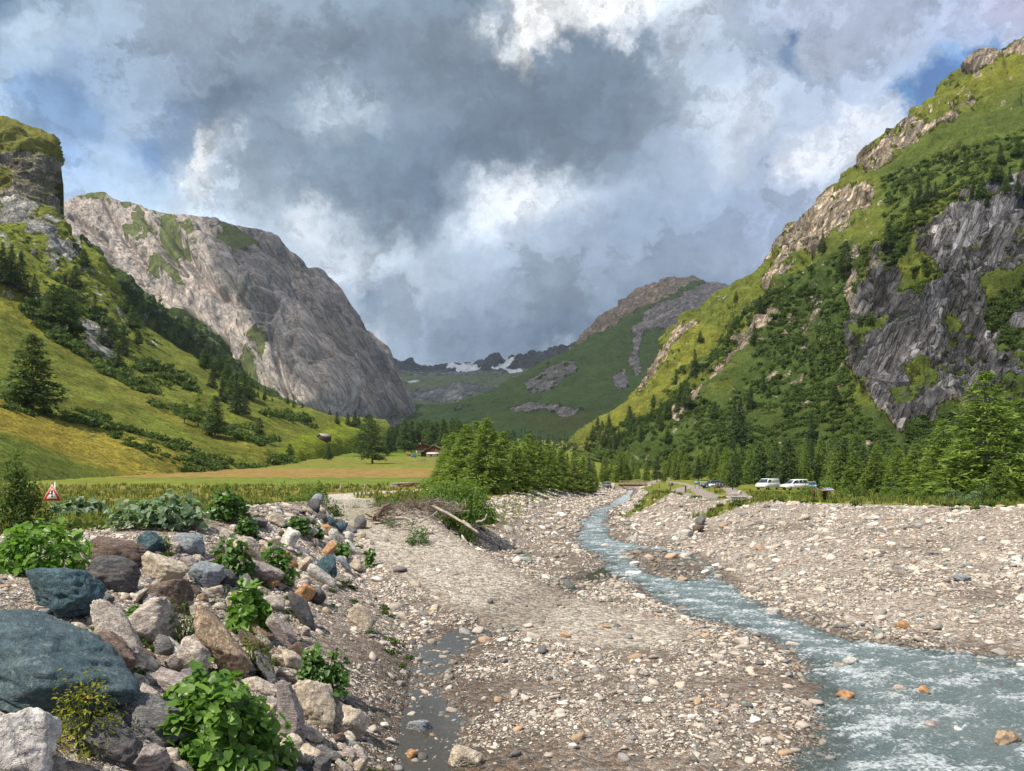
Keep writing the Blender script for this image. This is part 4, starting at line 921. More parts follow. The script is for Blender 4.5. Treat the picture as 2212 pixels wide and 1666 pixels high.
# px, py, width, height (photo units), rock, tilt (deg, + = right side down), seed, label, elongation along depth
BOULDERS = [
 (84,1462,322,218,'tealdot',12,11,'huge smooth blue-green boulder running out of the picture at the left edge',.9,3.),
 (138,1292,138,102,'teal',0,12,'angular dark teal boulder with cracked faces above the huge smooth one',.9,16.),
 (262,1374,104,190,'pale',38,13,'pale rounded slab of rock leaning between the teal boulder and the brown ragged block',.8,10.),
 (322,1345,116,104,'pale',30,14,'pale whitish boulder with dark hollow under its front',.8,10.),
 (240,1254,112,74,'dark',5,15,'dark grey boulder behind the teal angular one',.9,12.),
 (268,1198,112,64,'brown',4,16,'flat layered brown slab under the leafy bank',.8,18.),
 (326,1178,62,46,'teal',8,17,'dark blue-green rock beside the layered brown slab',.8,16.),
 (409,1180,56,52,'blue',0,18,'pale blue-grey boulder with a dark underside near the top of the bank',.9,14.),
 (358,1236,90,64,'beige',10,19,'squared beige boulder in the middle of the upper bank',.9,16.),
 (442,1244,66,56,'blue',25,20,'blue-grey leaning rock right of the squared beige boulder',.8,14.),
 (362,1290,96,80,'brown',20,21,'brown flat rock half buried under the squared beige boulder',.8,12.),
 (472,1388,112,214,'tan',34,22,'long tan boulder with rough pitted face sloping down the bank',.8,10.),
 (228,1430,126,98,'brown',24,23,'ragged reddish brown block pressed against the huge smooth boulder',.8,18.),
 (412,1428,62,78,'pale',20,24,'small pale boulder left of the long tan one',.8,12.),
 (374,1476,106,52,'pink',8,25,'low pinkish slab above the big leafy plant',.8,16.),
 (326,1586,146,110,'grey',18,26,'rounded grey boulder left of the big leafy plant',.9,8.),
 (246,1610,116,88,'dark',10,27,'dark shadowed rock at the foot of the rounded grey boulder',.9,12.),
 (46,1612,118,122,'white',6,28,'whitish angular boulder in the bottom left corner',.9,20.),
 (318,1646,72,66,'pink',-25,29,'pinkish grey layered rock at the bottom edge',.8,18.),
 (612,1366,66,104,'pink',36,30,'long purplish grey slab with streaked face below the dark split boulder',.7,14.),
 (650,1322,50,88,'dark',25,31,'dark blue-grey split boulder with a pale top edge',.8,12.),
 (706,1230,46,54,'teal',35,32,'teal wedge-shaped rock in the middle of the far bank',.7,18.),
 (696,1247,54,42,'white',36,33,'long white rock lying below the teal wedge',.6,12.),
 (757,1183,30,44,'white',32,34,'upright white rock near the end of the bank',.7,12.),
 (656,1284,46,50,'orange',38,35,'rusty orange rock under the leafy strip',.7,14.),
 (706,1190,32,32,'orange',30,36,'rusty brown rock above the teal wedge',.8,14.),
 (626,1170,42,42,'white',20,37,'white boulder between two plants at the top of the far bank',.8,12.),
 (536,1190,66,60,'beige',20,38,'beige block with an ochre stained side near the top of the bank',.8,16.),
 (652,1222,36,34,'beige',40,39,'beige pointed rock left of the long white rock',.8,16.),
 (558,1242,92,50,'pink',18,40,'broad purplish slab across the upper bank',.8,12.),
 (532,1262,32,34,'grey',0,41,'small grey rock below the broad purplish slab',.8,12.),
 (687,1080,22,22,'blue',0,42,'pointed grey rock perched on top of the mound',.8,16.),
 (777,1132,24,30,'grey',8,43,'blocky grey rock at the far tip of the bank beside the track',.8,18.),
 (626,1552,62,140,'pink',14,44,'tall purplish grey boulder right of the big leafy plant',.8,12.),
 (684,1532,76,100,'beige',24,45,'beige boulder with a dark hollow below the round dark plant',.8,12.),
 (752,1564,84,66,'beige',14,46,'tan rounded boulder at the foot of the bank',.9,10.),
 (666,1642,56,62,'beige',6,47,'beige block at the bottom edge below the tall purplish boulder',.9,14.),
 (594,1642,38,60,'white',10,48,'white and dark banded rock at the bottom edge beside the leafy plant',.8,14.),
 (910,1569,54,24,'blue',2,49,'flat grey-blue rock lying at the edge of the still pool',.9,7.),
 (1001,1641,66,44,'beige',0,50,'pyramid shaped beige rock standing in the still pool',.8,12.),
 (889,1631,22,22,'orange',0,51,'bright orange stone at the edge of the still pool',.9,7.),
 (786,1336,58,54,'beige',38,52,'pale flat slab embedded in the gravel slope',.7,16.),
 (570,1440,58,88,'grey',36,53,'grey slab beside the mossy strip of plants',.7,14.),
 (590,1236,40,26,'grey',30,54,'small grey slab at the edge of the broad purplish slab',.8,14.),
 (622,1210,30,34,'orange',20,55,'ochre rock between the beige block and the long white rock',.8,14.),
 (560,1130,40,22,'grey',0,56,'low grey stone in the gravel at the top of the bank',.9,12.),
 (596,1125,38,26,'beige',10,57,'beige stone half buried at the crest of the bank',.9,12.),
 (663,1152,36,28,'pale',24,58,'pale flat rock just below the crest plants',.8,14.),
 (735,1140,30,24,'teal',20,59,'dark teal stone in the mound near its far end',.8,12.),
 (712,1128,26,22,'teal',10,60,'dark teal stone on the side of the mound',.8,12.),
 (690,1118,24,20,'dark',10,61,'small dark stone high on the mound',.8,12.),
 (742,1216,26,40,'blue',34,62,'narrow blue-grey slab at the far foot of the bank',.7,14.),
 (722,1158,28,26,'white',10,63,'pale rounded stone on the mound beside the dark teal ones',.8,10.),
 (770,1224,30,26,'beige',20,64,'squarish beige stone at the bank foot by the track',.8,14.),
 (1475,1155,46,18,'white',2,65,'broad white boulder at the foot of the right gravel heap',.9,8.),
 (1514,1126,22,22,'grey',0,66,'grey boulder in the grassy notch between the gravel heaps',.9,9.),
 (1506,1144,24,16,'brown',8,67,'brown boulder below the grey one in the grassy notch',.9,9.),
 (1487,1150,18,18,'brown',-20,68,'lowest brown boulder of the three in the grassy notch',.9,9.),
 (1402,1211,30,14,'tan',0,69,'ochre boulder at the tip of the gravel island',.9,8.),
 (2178,1594,46,34,'tan',0,70,'sunlit tan rock standing out of the white water on the right',.9,8.),
 (2012,1566,32,18,'pink',10,71,'flat reddish rock washed by the stream',.9,9.),
 (1994,1492,22,18,'orange',0,72,'ochre stone in the shallow middle of the stream',.9,8.),
 (1812,1439,24,14,'pale',0,73,'pale round stone in the shallows near the gravel bar',.9,8.),
 (1838,1430,30,18,'white',0,74,'cluster stone pale and flat at the outer corner of the gravel bar',.9,9.),
 (1826,1503,34,20,'orange',0,75,'wet rusty stone at the tip of the gravel bar',.9,9.),
 (1945,1488,26,14,'pale',0,76,'wet pale stone ringed by foam in the stream',.9,9.),
 (1625,1276,30,16,'pale',4,77,'pale stone on the right shore of the stream',.9,9.),
 (1672,1322,34,18,'white',4,78,'white stone at the water edge of the right bank',.9,9.),
 (1842,1340,32,16,'pale',4,79,'large pale cobble low on the right bank',.9,9.),
 (1740,1120,26,14,'pale',6,80,'light boulder high on the right gravel bank',.9,9.),
 (2080,1250,30,16,'blue',0,81,'blue-grey stone on the slope of the right bank',.9,9.),
 (1950,1352,30,20,'orange',0,82,'rusty stone near the water on the right bank',.9,9.),
]
def put_boulder(px, py, w, h, rock, tilt, seed, label, dep, sharp, group=None, name='boulder'):
    base = gpix(px, min(py+h*.34, 1900))
    wp = bedpt(px, py+h*.30, -.06)
    if py > 1160 and inpoly(wp[:1], wp[1:], RIVER_POLY)[0]: base = np.array([wp[0], wp[1], 0])   # stands in the stream
    d = base[1]
    k = d/F; R_ = 0.5
    sx, sz = w*k/2/.86, h*k/2/.82
    lv = 5 if w > 60 else 4 if w > 30 else 3
    V, T = rock_shape(lv, seed, sharp*2.6, 17, .06, .9)
    V = V*np.array([1.0, dep, 1.0])
    ext = (V.max(0)-V.min(0))/2; V = V/ext
    # tilt inside the picture plane, then fit the wanted outline
    a = math.radians(tilt if w >= h else -tilt); c_, s_ = math.cos(a), math.sin(a)
    lx, lz = (sx, sz)
    if abs(tilt) > 1:                        # undo the tilt's effect on the outline
        for _ in range(12):
            X_ = V[:, 0]*lx*c_+V[:, 2]*lz*s_; Z_ = -V[:, 0]*lx*s_+V[:, 2]*lz*c_
            ex = (X_.max()-X_.min())/2; ez = (Z_.max()-Z_.min())/2
            lx *= (sx/ex)**.5; lz *= (sz/ez)**.5
            if lx > lz*3: lx = lz*3
            if lz > lx*3: lz = lx*3
    P_ = np.stack([V[:, 0]*lx*c_+V[:, 2]*lz*s_, V[:, 1]*(lx+lz)/2*dep, -V[:, 0]*lx*s_+V[:, 2]*lz*c_], 1)
    cx = (px-CX)*k; cz = (HY-py)*k
    me = mesh_np(name, P_, T, RK[rock], True)
    me.attributes.new('sharp_face', 'BOOLEAN', 'FACE') if False else None
    o = link(name, me, None, (cx, d+.15*(lx+lz)/2, cz))
    return tag(o, label, 'boulder', group or 'boulders of the bank and stream')
for b in BOULDERS: put_boulder(*b)
# smaller blocks filling the bank between the big ones
FILL_AREA = np.array([(160,1180),(330,1160),(480,1120),(600,1105),(700,1085),(780,1130),(790,1210),(740,1260),(700,1330),(690,1440),(800,1600),(780,1690),(560,1690),(400,1690),(120,1560),(60,1230)], float)
r = np.random.default_rng(31); cnt = 0; taken = [(b[0], b[1], max(b[2], b[3])*.5) for b in BOULDERS[:65]]
while cnt < 225:
    px, py = r.uniform(60, 800), r.uniform(1085, 1690)
    if not inpoly(np.array([px]), np.array([py]), FILL_AREA)[0]: continue
    sc_ = (py-1020)/330.; w = (17+44*r.beta(1, 1.7))*max(.55, min(1.4, sc_)); h = w*r.uniform(.55, 1.0)
    if any(math.hypot(px-a, (py-b))*1.0 < c*.52+w*.24 for a, b, c in taken): continue
    taken.append((px, py, w*.5)); rk = ['pale', 'beige', 'pink', 'grey', 'dark', 'brown', 'white', 'orange', 'blue', 'tan'][r.choice(10, p=[.26, .24, .12, .10, .04, .06, .08, .02, .04, .04])]
    nm = {'pale': 'pale', 'beige': 'beige', 'pink': 'purplish', 'grey': 'grey', 'dark': 'dark', 'brown': 'brown', 'white': 'white', 'orange': 'rusty', 'blue': 'blue-grey', 'tan': 'tan'}[rk]
    where = 'upper' if py < 1220 else 'middle' if py < 1420 else 'lower'
    put_boulder(px, py, w, h, rk, r.uniform(5, 40), 600+cnt, f'{nm} smaller block wedged among the big boulders, {where} part of the bank', r.uniform(.7, 1), r.uniform(10, 18), f'smaller {nm} blocks, {where} bank')
    cnt += 1

# ---- loose stones: the largest as things, the rest as gravel
PAL = np.array([(.57,.50,.42),(.49,.43,.365),(.64,.575,.50),(.38,.335,.285),(.28,.255,.235),(.15,.14,.13),(.74,.68,.60),(.50,.385,.27),(.46,.30,.18),(.25,.28,.255),(.22,.265,.25),(.50,.415,.35),(.42,.35,.29),(.46,.42,.37),(.66,.57,.47)])
PW = np.array([10,10,9,11,8,5,5,3,1.4,3,1.4,6,9,9,6.]); PW /= PW.sum()
PROTO1 = []
for s in range(24):
    V_, T_ = rock_shape(1, 300+s, 8, 8, .10); PROTO1.append(V_)
T1 = ICO[1][1]
PROTO2 = []
for s in range(24):
    V_, T_ = rock_shape(2, 400+s, 10, 9, .06); PROTO2.append(V_)
T2 = ICO[2][1]
def stones_mesh(pts, size, colr, protos, T, flat=(.25, .6), seed=0, sink=.25, nrm=None):
    r = np.random.default_rng(seed); n = len(pts); pk = r.integers(0, len(protos), n)
    A = np.stack(protos)[pk]                                                   # n, v, 3
    sc = np.stack([r.uniform(.8, 1.25, n), r.uniform(.6, .95, n), r.uniform(*flat, n)], 1)
    A = A*sc[:, None, :]*size[:, None, None]*.5
    a = r.uniform(0, 2*math.pi, n); tx = r.normal(0, .22, n); ty = r.normal(0, .22, n)
    ca, sa = np.cos(a)[:, None], np.sin(a)[:, None]
    x, y, z = A[..., 0], A[..., 1], A[..., 2]
    z, y = z+y*tx[:, None], y-z*tx[:, None]
    z, x = z+x*ty[:, None], x-z*ty[:, None]
    x, y = x*ca-y*sa, x*sa+y*ca
    if nrm is not None:
        z = z-(x*nrm[:, :1]+y*nrm[:, 1:2])/nrm[:, 2:3]
    W_ = np.stack([x, y, z], -1)+pts[:, None, :]
    W_[..., 2] += (sc[:, 2]*size*.5*(1-2*sink))[:, None]
    nv = A.shape[1]
    Fc = (T[None]+np.arange(n)[:, None, None]*nv).reshape(-1, 3)
    fc = np.repeat(colr, len(T), 0)
    return W_.reshape(-1, 3), Fc, fc
def gnormal(x, y, e=.25):
    a = ground(x+e, y, False)-ground(x-e, y, False); b = ground(x, y+e, False)-ground(x, y-e, False)
    n = np.stack([-a/(2*e), -b/(2*e), np.ones_like(x)], 1); n[:, :2] = np.clip(n[:, :2], -1, 1); return n
def scatter(n, d0, d1, seed, keep):
    """points on the gravel, evenly dense in the view's own angle so that near ground gets finer stones"""
    r = np.random.default_rng(seed)
    y = np.exp(r.uniform(math.log(d0), math.log(d1), n)); u = r.uniform(-1.0, 1.0, n); x = u*y
    k = keep(x, y, r); return x[k], y[k]
def gravel_keep(x, y, r):
    lt, lb, rb, rt = xLT(y), xLB(y), xRB(y), xRT(y)
    ins = (x > lt-1.2) & (x < rt+.4) & (y < 190)
    top = (x < lt) & (((lt-x) < 2.4) & (y < 36) | (np.hypot(x+11.5, (y-18)/1.3) < 3.0)); ins = ins | top
    s = np.full(x.shape, 9.); m = ins
    s[m] = sdist(x[m], y[m], RIVER_POLY)
    si = sdist(x, y, ISLAND)
    riv = (s < -.2) & (si > .1)
    dR = along(x, y, RAMP)[0]
    dp = polydist(x, y, PUD, False)
    p = np.ones(len(x)); p[riv] = .16; p[dR < 2.2] = .06
    p[(dp < .8)] *= .75
    p[(x < lb)] *= .8
    cl = fbm(np.stack([x, y, 0*x], 1)*.5, 3, 55); p *= np.clip(.64+2.4*cl, .04, 1)
    w_ = np.zeros(len(x))
    for L3 in (NOTCH, NOTCH2): w_ = np.maximum(w_, sstep(2.0, 1.2, along(x, y, L3)[0]))
    p *= 1-.85*w_
    return ins & (r.uniform(0, 1, len(x)) < p)
t = NT('stone'); o = t.pos()
n1 = t.noise(o, 14, 5, .7); n2 = t.noise(o, 55, 4, .7)
v = t.math('MULTIPLY', t.ss(n1, .25, .75, .75, 1.25), t.ss(n2, .25, .75, .82, 1.18))
c = t.mix(1, t.attr('Col'), t.n('ShaderNodeCombineColor', {0: v, 1: v, 2: v}).outputs[0], 'MULTIPLY')
M_STONE = t.done(t.bsdf(c, .82, t.bump(t.math('ADD', n1, n2), .5, .015), .3))
t = NT('cobble_stone'); o = t.obj(); rnd = t.n('ShaderNodeObjectInfo').outputs['Color']
n1 = t.noise(o, 9, 6, .7); n2 = t.noise(o, 38, 4, .7)
v = t.math('MULTIPLY', t.ss(n1, .25, .75, .72, 1.28), t.ss(n2, .25, .75, .82, 1.18))
c = t.mix(1, rnd, t.n('ShaderNodeCombineColor', {0: v, 1: v, 2: v}).outputs[0], 'MULTIPLY')
M_COBBLE = t.done(t.bsdf(c, .8, t.bump(t.math('ADD', n1, n2), .5, .02), .3))

VV, FF, CC = [], [], []; off = 0
for (n, d0, d1, seed, protos, T, smin, smax, flat) in [(130000, 8.2, 30, 21, PROTO1, T1, .0024, .0052, (.25, .6)), (28000, 8.2, 28, 1, PROTO2, T2, .0040, .0085, (.25, .6)), (7000, 8.2, 30, 4, PROTO2, T2, .007, .0135, (.3, .65)),
        (165000, 24, 190, 2, PROTO1, T1, .0026, .0066, (.3, .65)), (9000, 24, 190, 3, PROTO2, T2, .006, .0115, (.35, .7)), (1500, 9, 90, 9, PROTO2, T2, .012, .021, (.35, .7))]:
    x, y = scatter(n, d0, d1, seed, gravel_keep); r = np.random.default_rng(seed+50)
    size = y*(smin+(smax-smin)*r.beta(1.2, 3.2, len(x)))
    size = np.minimum(size, .55)
    z = ground(x, y)
    ci = r.choice(len(PAL), len(x), p=PW); c = PAL[ci]*r.uniform(.75, 1.2, (len(x), 1))
    # wet stones along the water are darker in themselves
    s = sdist(x, y, RIVER_POLY); dp = polydist(x, y, PUD, False)
    wet_ = np.maximum(sstep(.5, .0, s), .8*sstep(1.1, .5, dp)); c = c*(1-.45*wet_[:, None])
    big = x > xRB(y); c = np.where(big[:, None], c*.93+.07*np.array([.55, .46, .42]), c)
    a, f, cc = stones_mesh(np.stack([x, y, z], 1), size, c, protos, T, flat, seed, .36, gnormal(x, y))
    VV.append(a); FF.append(f+off); CC.append(cc); off += len(a)
me = mesh_np('gravel', np.concatenate(VV), np.concatenate(FF), M_STONE, False, {'Col': ('FACE', 'FLOAT_COLOR', np.concatenate(CC))})
tag(link('gravel', me), kind='stuff')
# the largest loose stones, each a thing
CM = []
for s in range(10):
    V_, T_ = rock_shape(3, 500+s, 11, 10, .05); V_ = V_*np.array([1, .8, .55]); CM.append(mesh_np('cobble', V_, T_, M_COBBLE, True))
ZONES = [('gravel bar between the still pool and the stream', 'cobbles on the middle gravel bar', 80, 9.2, 24, lambda x, y: (x > xLB(y)+1.5) & (x < xRB(y)) & (sdist(x, y, RIVER_POLY) > .15), (.012, .024)),
         ('stony foot of the boulder bank', 'cobbles at the foot of the boulder bank', 60, 9.2, 30, lambda x, y: (x > xLT(y)+1.5) & (x < xLB(y)+1.0), (.012, .026)),
         ('slope of the right gravel bank', 'cobbles on the right bank', 70, 18, 60, lambda x, y: (x > xRB(y)-.2) & (x < xRT(y)-.5), (.009, .017)),
         ('upstream gravel flat below the footbridge', 'cobbles upstream', 40, 35, 110, lambda x, y: (x > xLT(y)+1) & (x < xRB(y)) & (sdist(x, y, RIVER_POLY) > .1), (.008, .013)),
         ('stream, standing out of the current', 'stones in the stream', 70, 9.5, 46, lambda x, y: sdist(x, y, RIVER_POLY) < -.15, (.010, .024))]
TONE = [('white', (.70, .67, .63)), ('pale beige', (.54, .47, .40)), ('grey', (.31, .295, .28)), ('dark grey', (.16, .15, .145)), ('rusty', (.44, .31, .20)), ('greenish', (.26, .295, .275)), ('brownish', (.46, .385, .33))]
r = np.random.default_rng(77)
for (where, grp, n, d0, d1, test, (s0, s1)) in ZONES:
    cnt = 0
    while cnt < n:
        y = math.exp(r.uniform(math.log(d0), math.log(d1))); x = r.uniform(-.68, .68)*y
        if not test(np.array([x]), np.array([y]))[0]: continue
        size = min(y*(s0+(s1-s0)*r.beta(1.2, 2.5)), .8)
        k = r.choice(7, p=[.16, .34, .18, .08, .08, .05, .11]); nm, cl = TONE[k]
        o = link('cobble', CM[r.integers(10)], None, (x, y, max(gz(x, y), float(zb(y))-.13 if 'stream,' in where else -99)+size*.10), (r.normal(0, .15), r.normal(0, .15), r.uniform(0, 6.28)), size*.5)
        f_ = r.uniform(.82, 1.15); o.color = (*[v*f_*r.uniform(.98, 1.02) for v in cl], 1)
        tag(o, f'{nm} loose cobble lying on the {where}' if 'stream,' not in where else f'{nm} wet stone in the {where}', 'stone', grp+', '+nm)
        cnt += 1
# ---------------------------------------------------------------- plants
def leaf_mat(name, base, var=.35, trans=.35, rough=.6, tipmix=None, spec=.3):
    t = NT(name)
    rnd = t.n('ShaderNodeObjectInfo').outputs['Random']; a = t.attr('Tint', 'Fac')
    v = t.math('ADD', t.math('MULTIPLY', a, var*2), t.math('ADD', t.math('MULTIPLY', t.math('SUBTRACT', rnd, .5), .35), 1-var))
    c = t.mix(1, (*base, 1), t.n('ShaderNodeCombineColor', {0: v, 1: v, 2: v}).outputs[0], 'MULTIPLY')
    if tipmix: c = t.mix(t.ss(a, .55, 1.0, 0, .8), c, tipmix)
    d = t.bsdf(c, rough, None, spec)
    tr = t.n('ShaderNodeBsdfTranslucent', {0: t.mix(1, c, (1.25, 1.35, .7, 1), 'MULTIPLY')}).outputs[0]
    return t.done(t.n('ShaderNodeMixShader', {0: trans, 1: d, 2: tr}).outputs[0])
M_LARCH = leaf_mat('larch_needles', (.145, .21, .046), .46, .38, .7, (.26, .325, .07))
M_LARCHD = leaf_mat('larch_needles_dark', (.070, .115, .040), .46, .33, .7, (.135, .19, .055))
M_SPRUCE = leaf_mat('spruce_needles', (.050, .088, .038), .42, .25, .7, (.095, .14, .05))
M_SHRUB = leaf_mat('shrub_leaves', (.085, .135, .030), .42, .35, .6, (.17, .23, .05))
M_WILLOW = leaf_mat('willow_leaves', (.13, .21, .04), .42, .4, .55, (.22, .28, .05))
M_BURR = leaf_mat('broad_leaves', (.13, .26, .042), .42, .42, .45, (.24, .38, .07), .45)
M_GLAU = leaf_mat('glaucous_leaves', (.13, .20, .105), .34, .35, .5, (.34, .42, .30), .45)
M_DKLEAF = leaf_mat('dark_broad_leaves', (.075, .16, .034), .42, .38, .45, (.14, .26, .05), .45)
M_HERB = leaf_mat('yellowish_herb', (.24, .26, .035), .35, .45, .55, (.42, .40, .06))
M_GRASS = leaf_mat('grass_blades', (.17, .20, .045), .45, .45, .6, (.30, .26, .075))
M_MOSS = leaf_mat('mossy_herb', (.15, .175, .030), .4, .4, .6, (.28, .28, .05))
M_FLOWER = plain('flower', (.75, .42, .04), .6)
M_BARK = plain('bark', (.135, .10, .078), .9, .1, .5, 9)
M_BARKG = plain('grey_bark', (.21, .18, .155), .9, .1, .5, 9)
M_STEM = plain('stem', (.12, .16, .05), .7)

def quads(c, ax, bx):
    """diamonds: centre c, half-axis vectors ax (long) and bx (wide)"""
    V = np.stack([c-ax, c-bx*.9+ax*.1, c+ax, c+bx*.9+ax*.1], 1).reshape(-1, 3)
    return V, np.arange(len(c)*4).reshape(-1, 4)
def unit(v): return v/(np.linalg.norm(v, axis=-1, keepdims=True)+1e-9)
def conifer(seed, H=10., R=2.2, nb=110, per=9, clump=.36, droop=.25, up=.15, base=.10, power=.85, gap=.15, bushy=1.0, lean=0.0):
    """crown and trunk of one conifer: whorled drooping branches carrying sprays"""
    r = np.random.default_rng(seed); Cc, Aa, Bb, Ti = [], [], [], []
    tr = MB(); zz = np.linspace(-.4, H*.97, 10); wob = np.cumsum(r.normal(0, .035, (10, 2)), 0)*H/10; wob -= wob[0]; wob[:, 0] += lean*zz
    rad = np.interp(zz, [-.4, 0, H*.3, H], [.026*H, .021*H, .014*H, .002*H]); tr.tube(np.c_[wob, zz], rad, 7)
    hs = base+(1-base)*np.sort(r.uniform(0, 1, nb)**1.12)
    for i, hf in enumerate(hs):
        if r.uniform() < gap*.5: continue
        L = R*((1-hf)**power*(.72+.45*r.uniform())+.03)*(1.0 if hf > base+.06 else .75)
        a = i*2.4+r.uniform(-.5, .5); z0 = hf*H
        n = max(3, int(per*(.35+.75*L/R)))
        s = np.sqrt(r.uniform(.04, 1, n)) if bushy < 1.2 else r.uniform(.1, 1, n)**.6
        dz = up*L*s-droop*L*s**2+r.normal(0, .05*L, n)
        spread = r.normal(0, .13*L*bushy, n)*s
        x = np.cos(a)*L*s-np.sin(a)*spread; y = np.sin(a)*L*s+np.cos(a)*spread
        bx = np.interp(z0, zz, wob[:, 0]); by = np.interp(z0, zz, wob[:, 1])
        p = np.stack([x+bx, y+by, z0+dz], 1)
        for k in range(3):
            c = p+r.normal(0, clump*.42, (n, 3))*np.array([1, 1, .7])
            dr = unit(np.stack([np.cos(a)+r.normal(0, .7, n), np.sin(a)+r.normal(0, .7, n), r.normal(-.15, .45, n)], 1))
            sd_ = unit(np.cross(dr, unit(r.normal(0, 1, (n, 3))+np.array([0, 0, 1.2]))))
            sz = clump*r.uniform(.55, 1.15, n)[:, None]*(.6+.4*(1-hf))
            Cc.append(c); Aa.append(dr*sz); Bb.append(sd_*sz*.30)
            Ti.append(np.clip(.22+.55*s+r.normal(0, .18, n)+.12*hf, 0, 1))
        if L > R*.35 and i % 2 == 0:
            tr.tube([[bx, by, z0], [bx+np.cos(a)*L*.5, by+np.sin(a)*L*.5, z0+up*L*.5-droop*L*.25], [bx+np.cos(a)*L*.85, by+np.sin(a)*L*.85, z0+up*L*.85-droop*L*.72]], [.006*H, .004*H, .0015*H], 4, False)
    V, Q = quads(np.concatenate(Cc), np.concatenate(Aa), np.concatenate(Bb))
    return V, Q, np.repeat(np.concatenate(Ti), 1), tr
def crown_mesh(name, V, Q, Ti, mat): return mesh_np(name, V, Q, mat, False, {'Tint': ('FACE', 'FLOAT', Ti)})
KINDS = {}
def kind(key, n, mat, bark, **kw):
    L_ = []
    for s in range(n):
        V, Q, Ti, tr = conifer(hash(key) % 1 + 1000+100*len(KINDS)+s, **kw)
        L_.append((crown_mesh('crown', V, Q, Ti, mat), tr.mesh('trunk', bark, True)))
    KINDS[key] = L_
kind('larch', 6, M_LARCH, M_BARKG, R=2.6, nb=185, per=14, clump=.33, droop=.30, up=.20, base=.04, power=.74, gap=.2, bushy=1.0)
kind('larchd', 4, M_LARCHD, M_BARKG, R=2.8, nb=140, per=14, clump=.40, droop=.32, up=.18, base=.12, power=.62, gap=.25, bushy=1.4)
kind('spruce', 5, M_SPRUCE, M_BARK, R=2.0, nb=180, per=10, clump=.30, droop=.42, up=.12, base=.04, power=.92, gap=.08, bushy=1.0)
kind('pine', 4, M_LARCHD, M_BARK, R=3.6, nb=85, per=16, clump=.42, droop=.18, up=.22, base=.10, power=.42, gap=.3, bushy=1.5)
kind('thin', 4, M_LARCH, M_BARKG, R=1.7, nb=80, per=9, clump=.36, droop=.30, up=.25, base=.18, power=.6, gap=.25, bushy=1.3)
def tree(kd, pos, h, label, group, name=None, rz=None, wide=1.0, parts=True):
    r_ = random.Random(int(abs(pos[0])*71+abs(pos[1])*131+h*17)); cm, tm = KINDS[kd][r_.randrange(len(KINDS[kd]))]
    name = name or {'larch': 'larch_tree', 'larchd': 'larch_tree', 'spruce': 'spruce_tree', 'pine': 'pine_tree', 'thin': 'larch_tree'}[kd]
    s = h/10.
    o = thing(name, label, 'tree', (pos[0], pos[1], pos[2]-.02*h), rz if rz is not None else r_.uniform(0, 6.28), group)
    o.scale = (s*wide, s*wide, s)
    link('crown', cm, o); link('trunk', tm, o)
    return o
def tpix(kd, surf, px, py, hpx, label, group, wide=1.0, **k):
    p = on(surf, px, py) if surf else gpix(px, py)
    return tree(kd, p, hpx*p[1]/F, label, group, wide=wide, **k)
LH, RH = 'left_hillside', 'right_hillside'
G_L = 'trees on the left hillside'
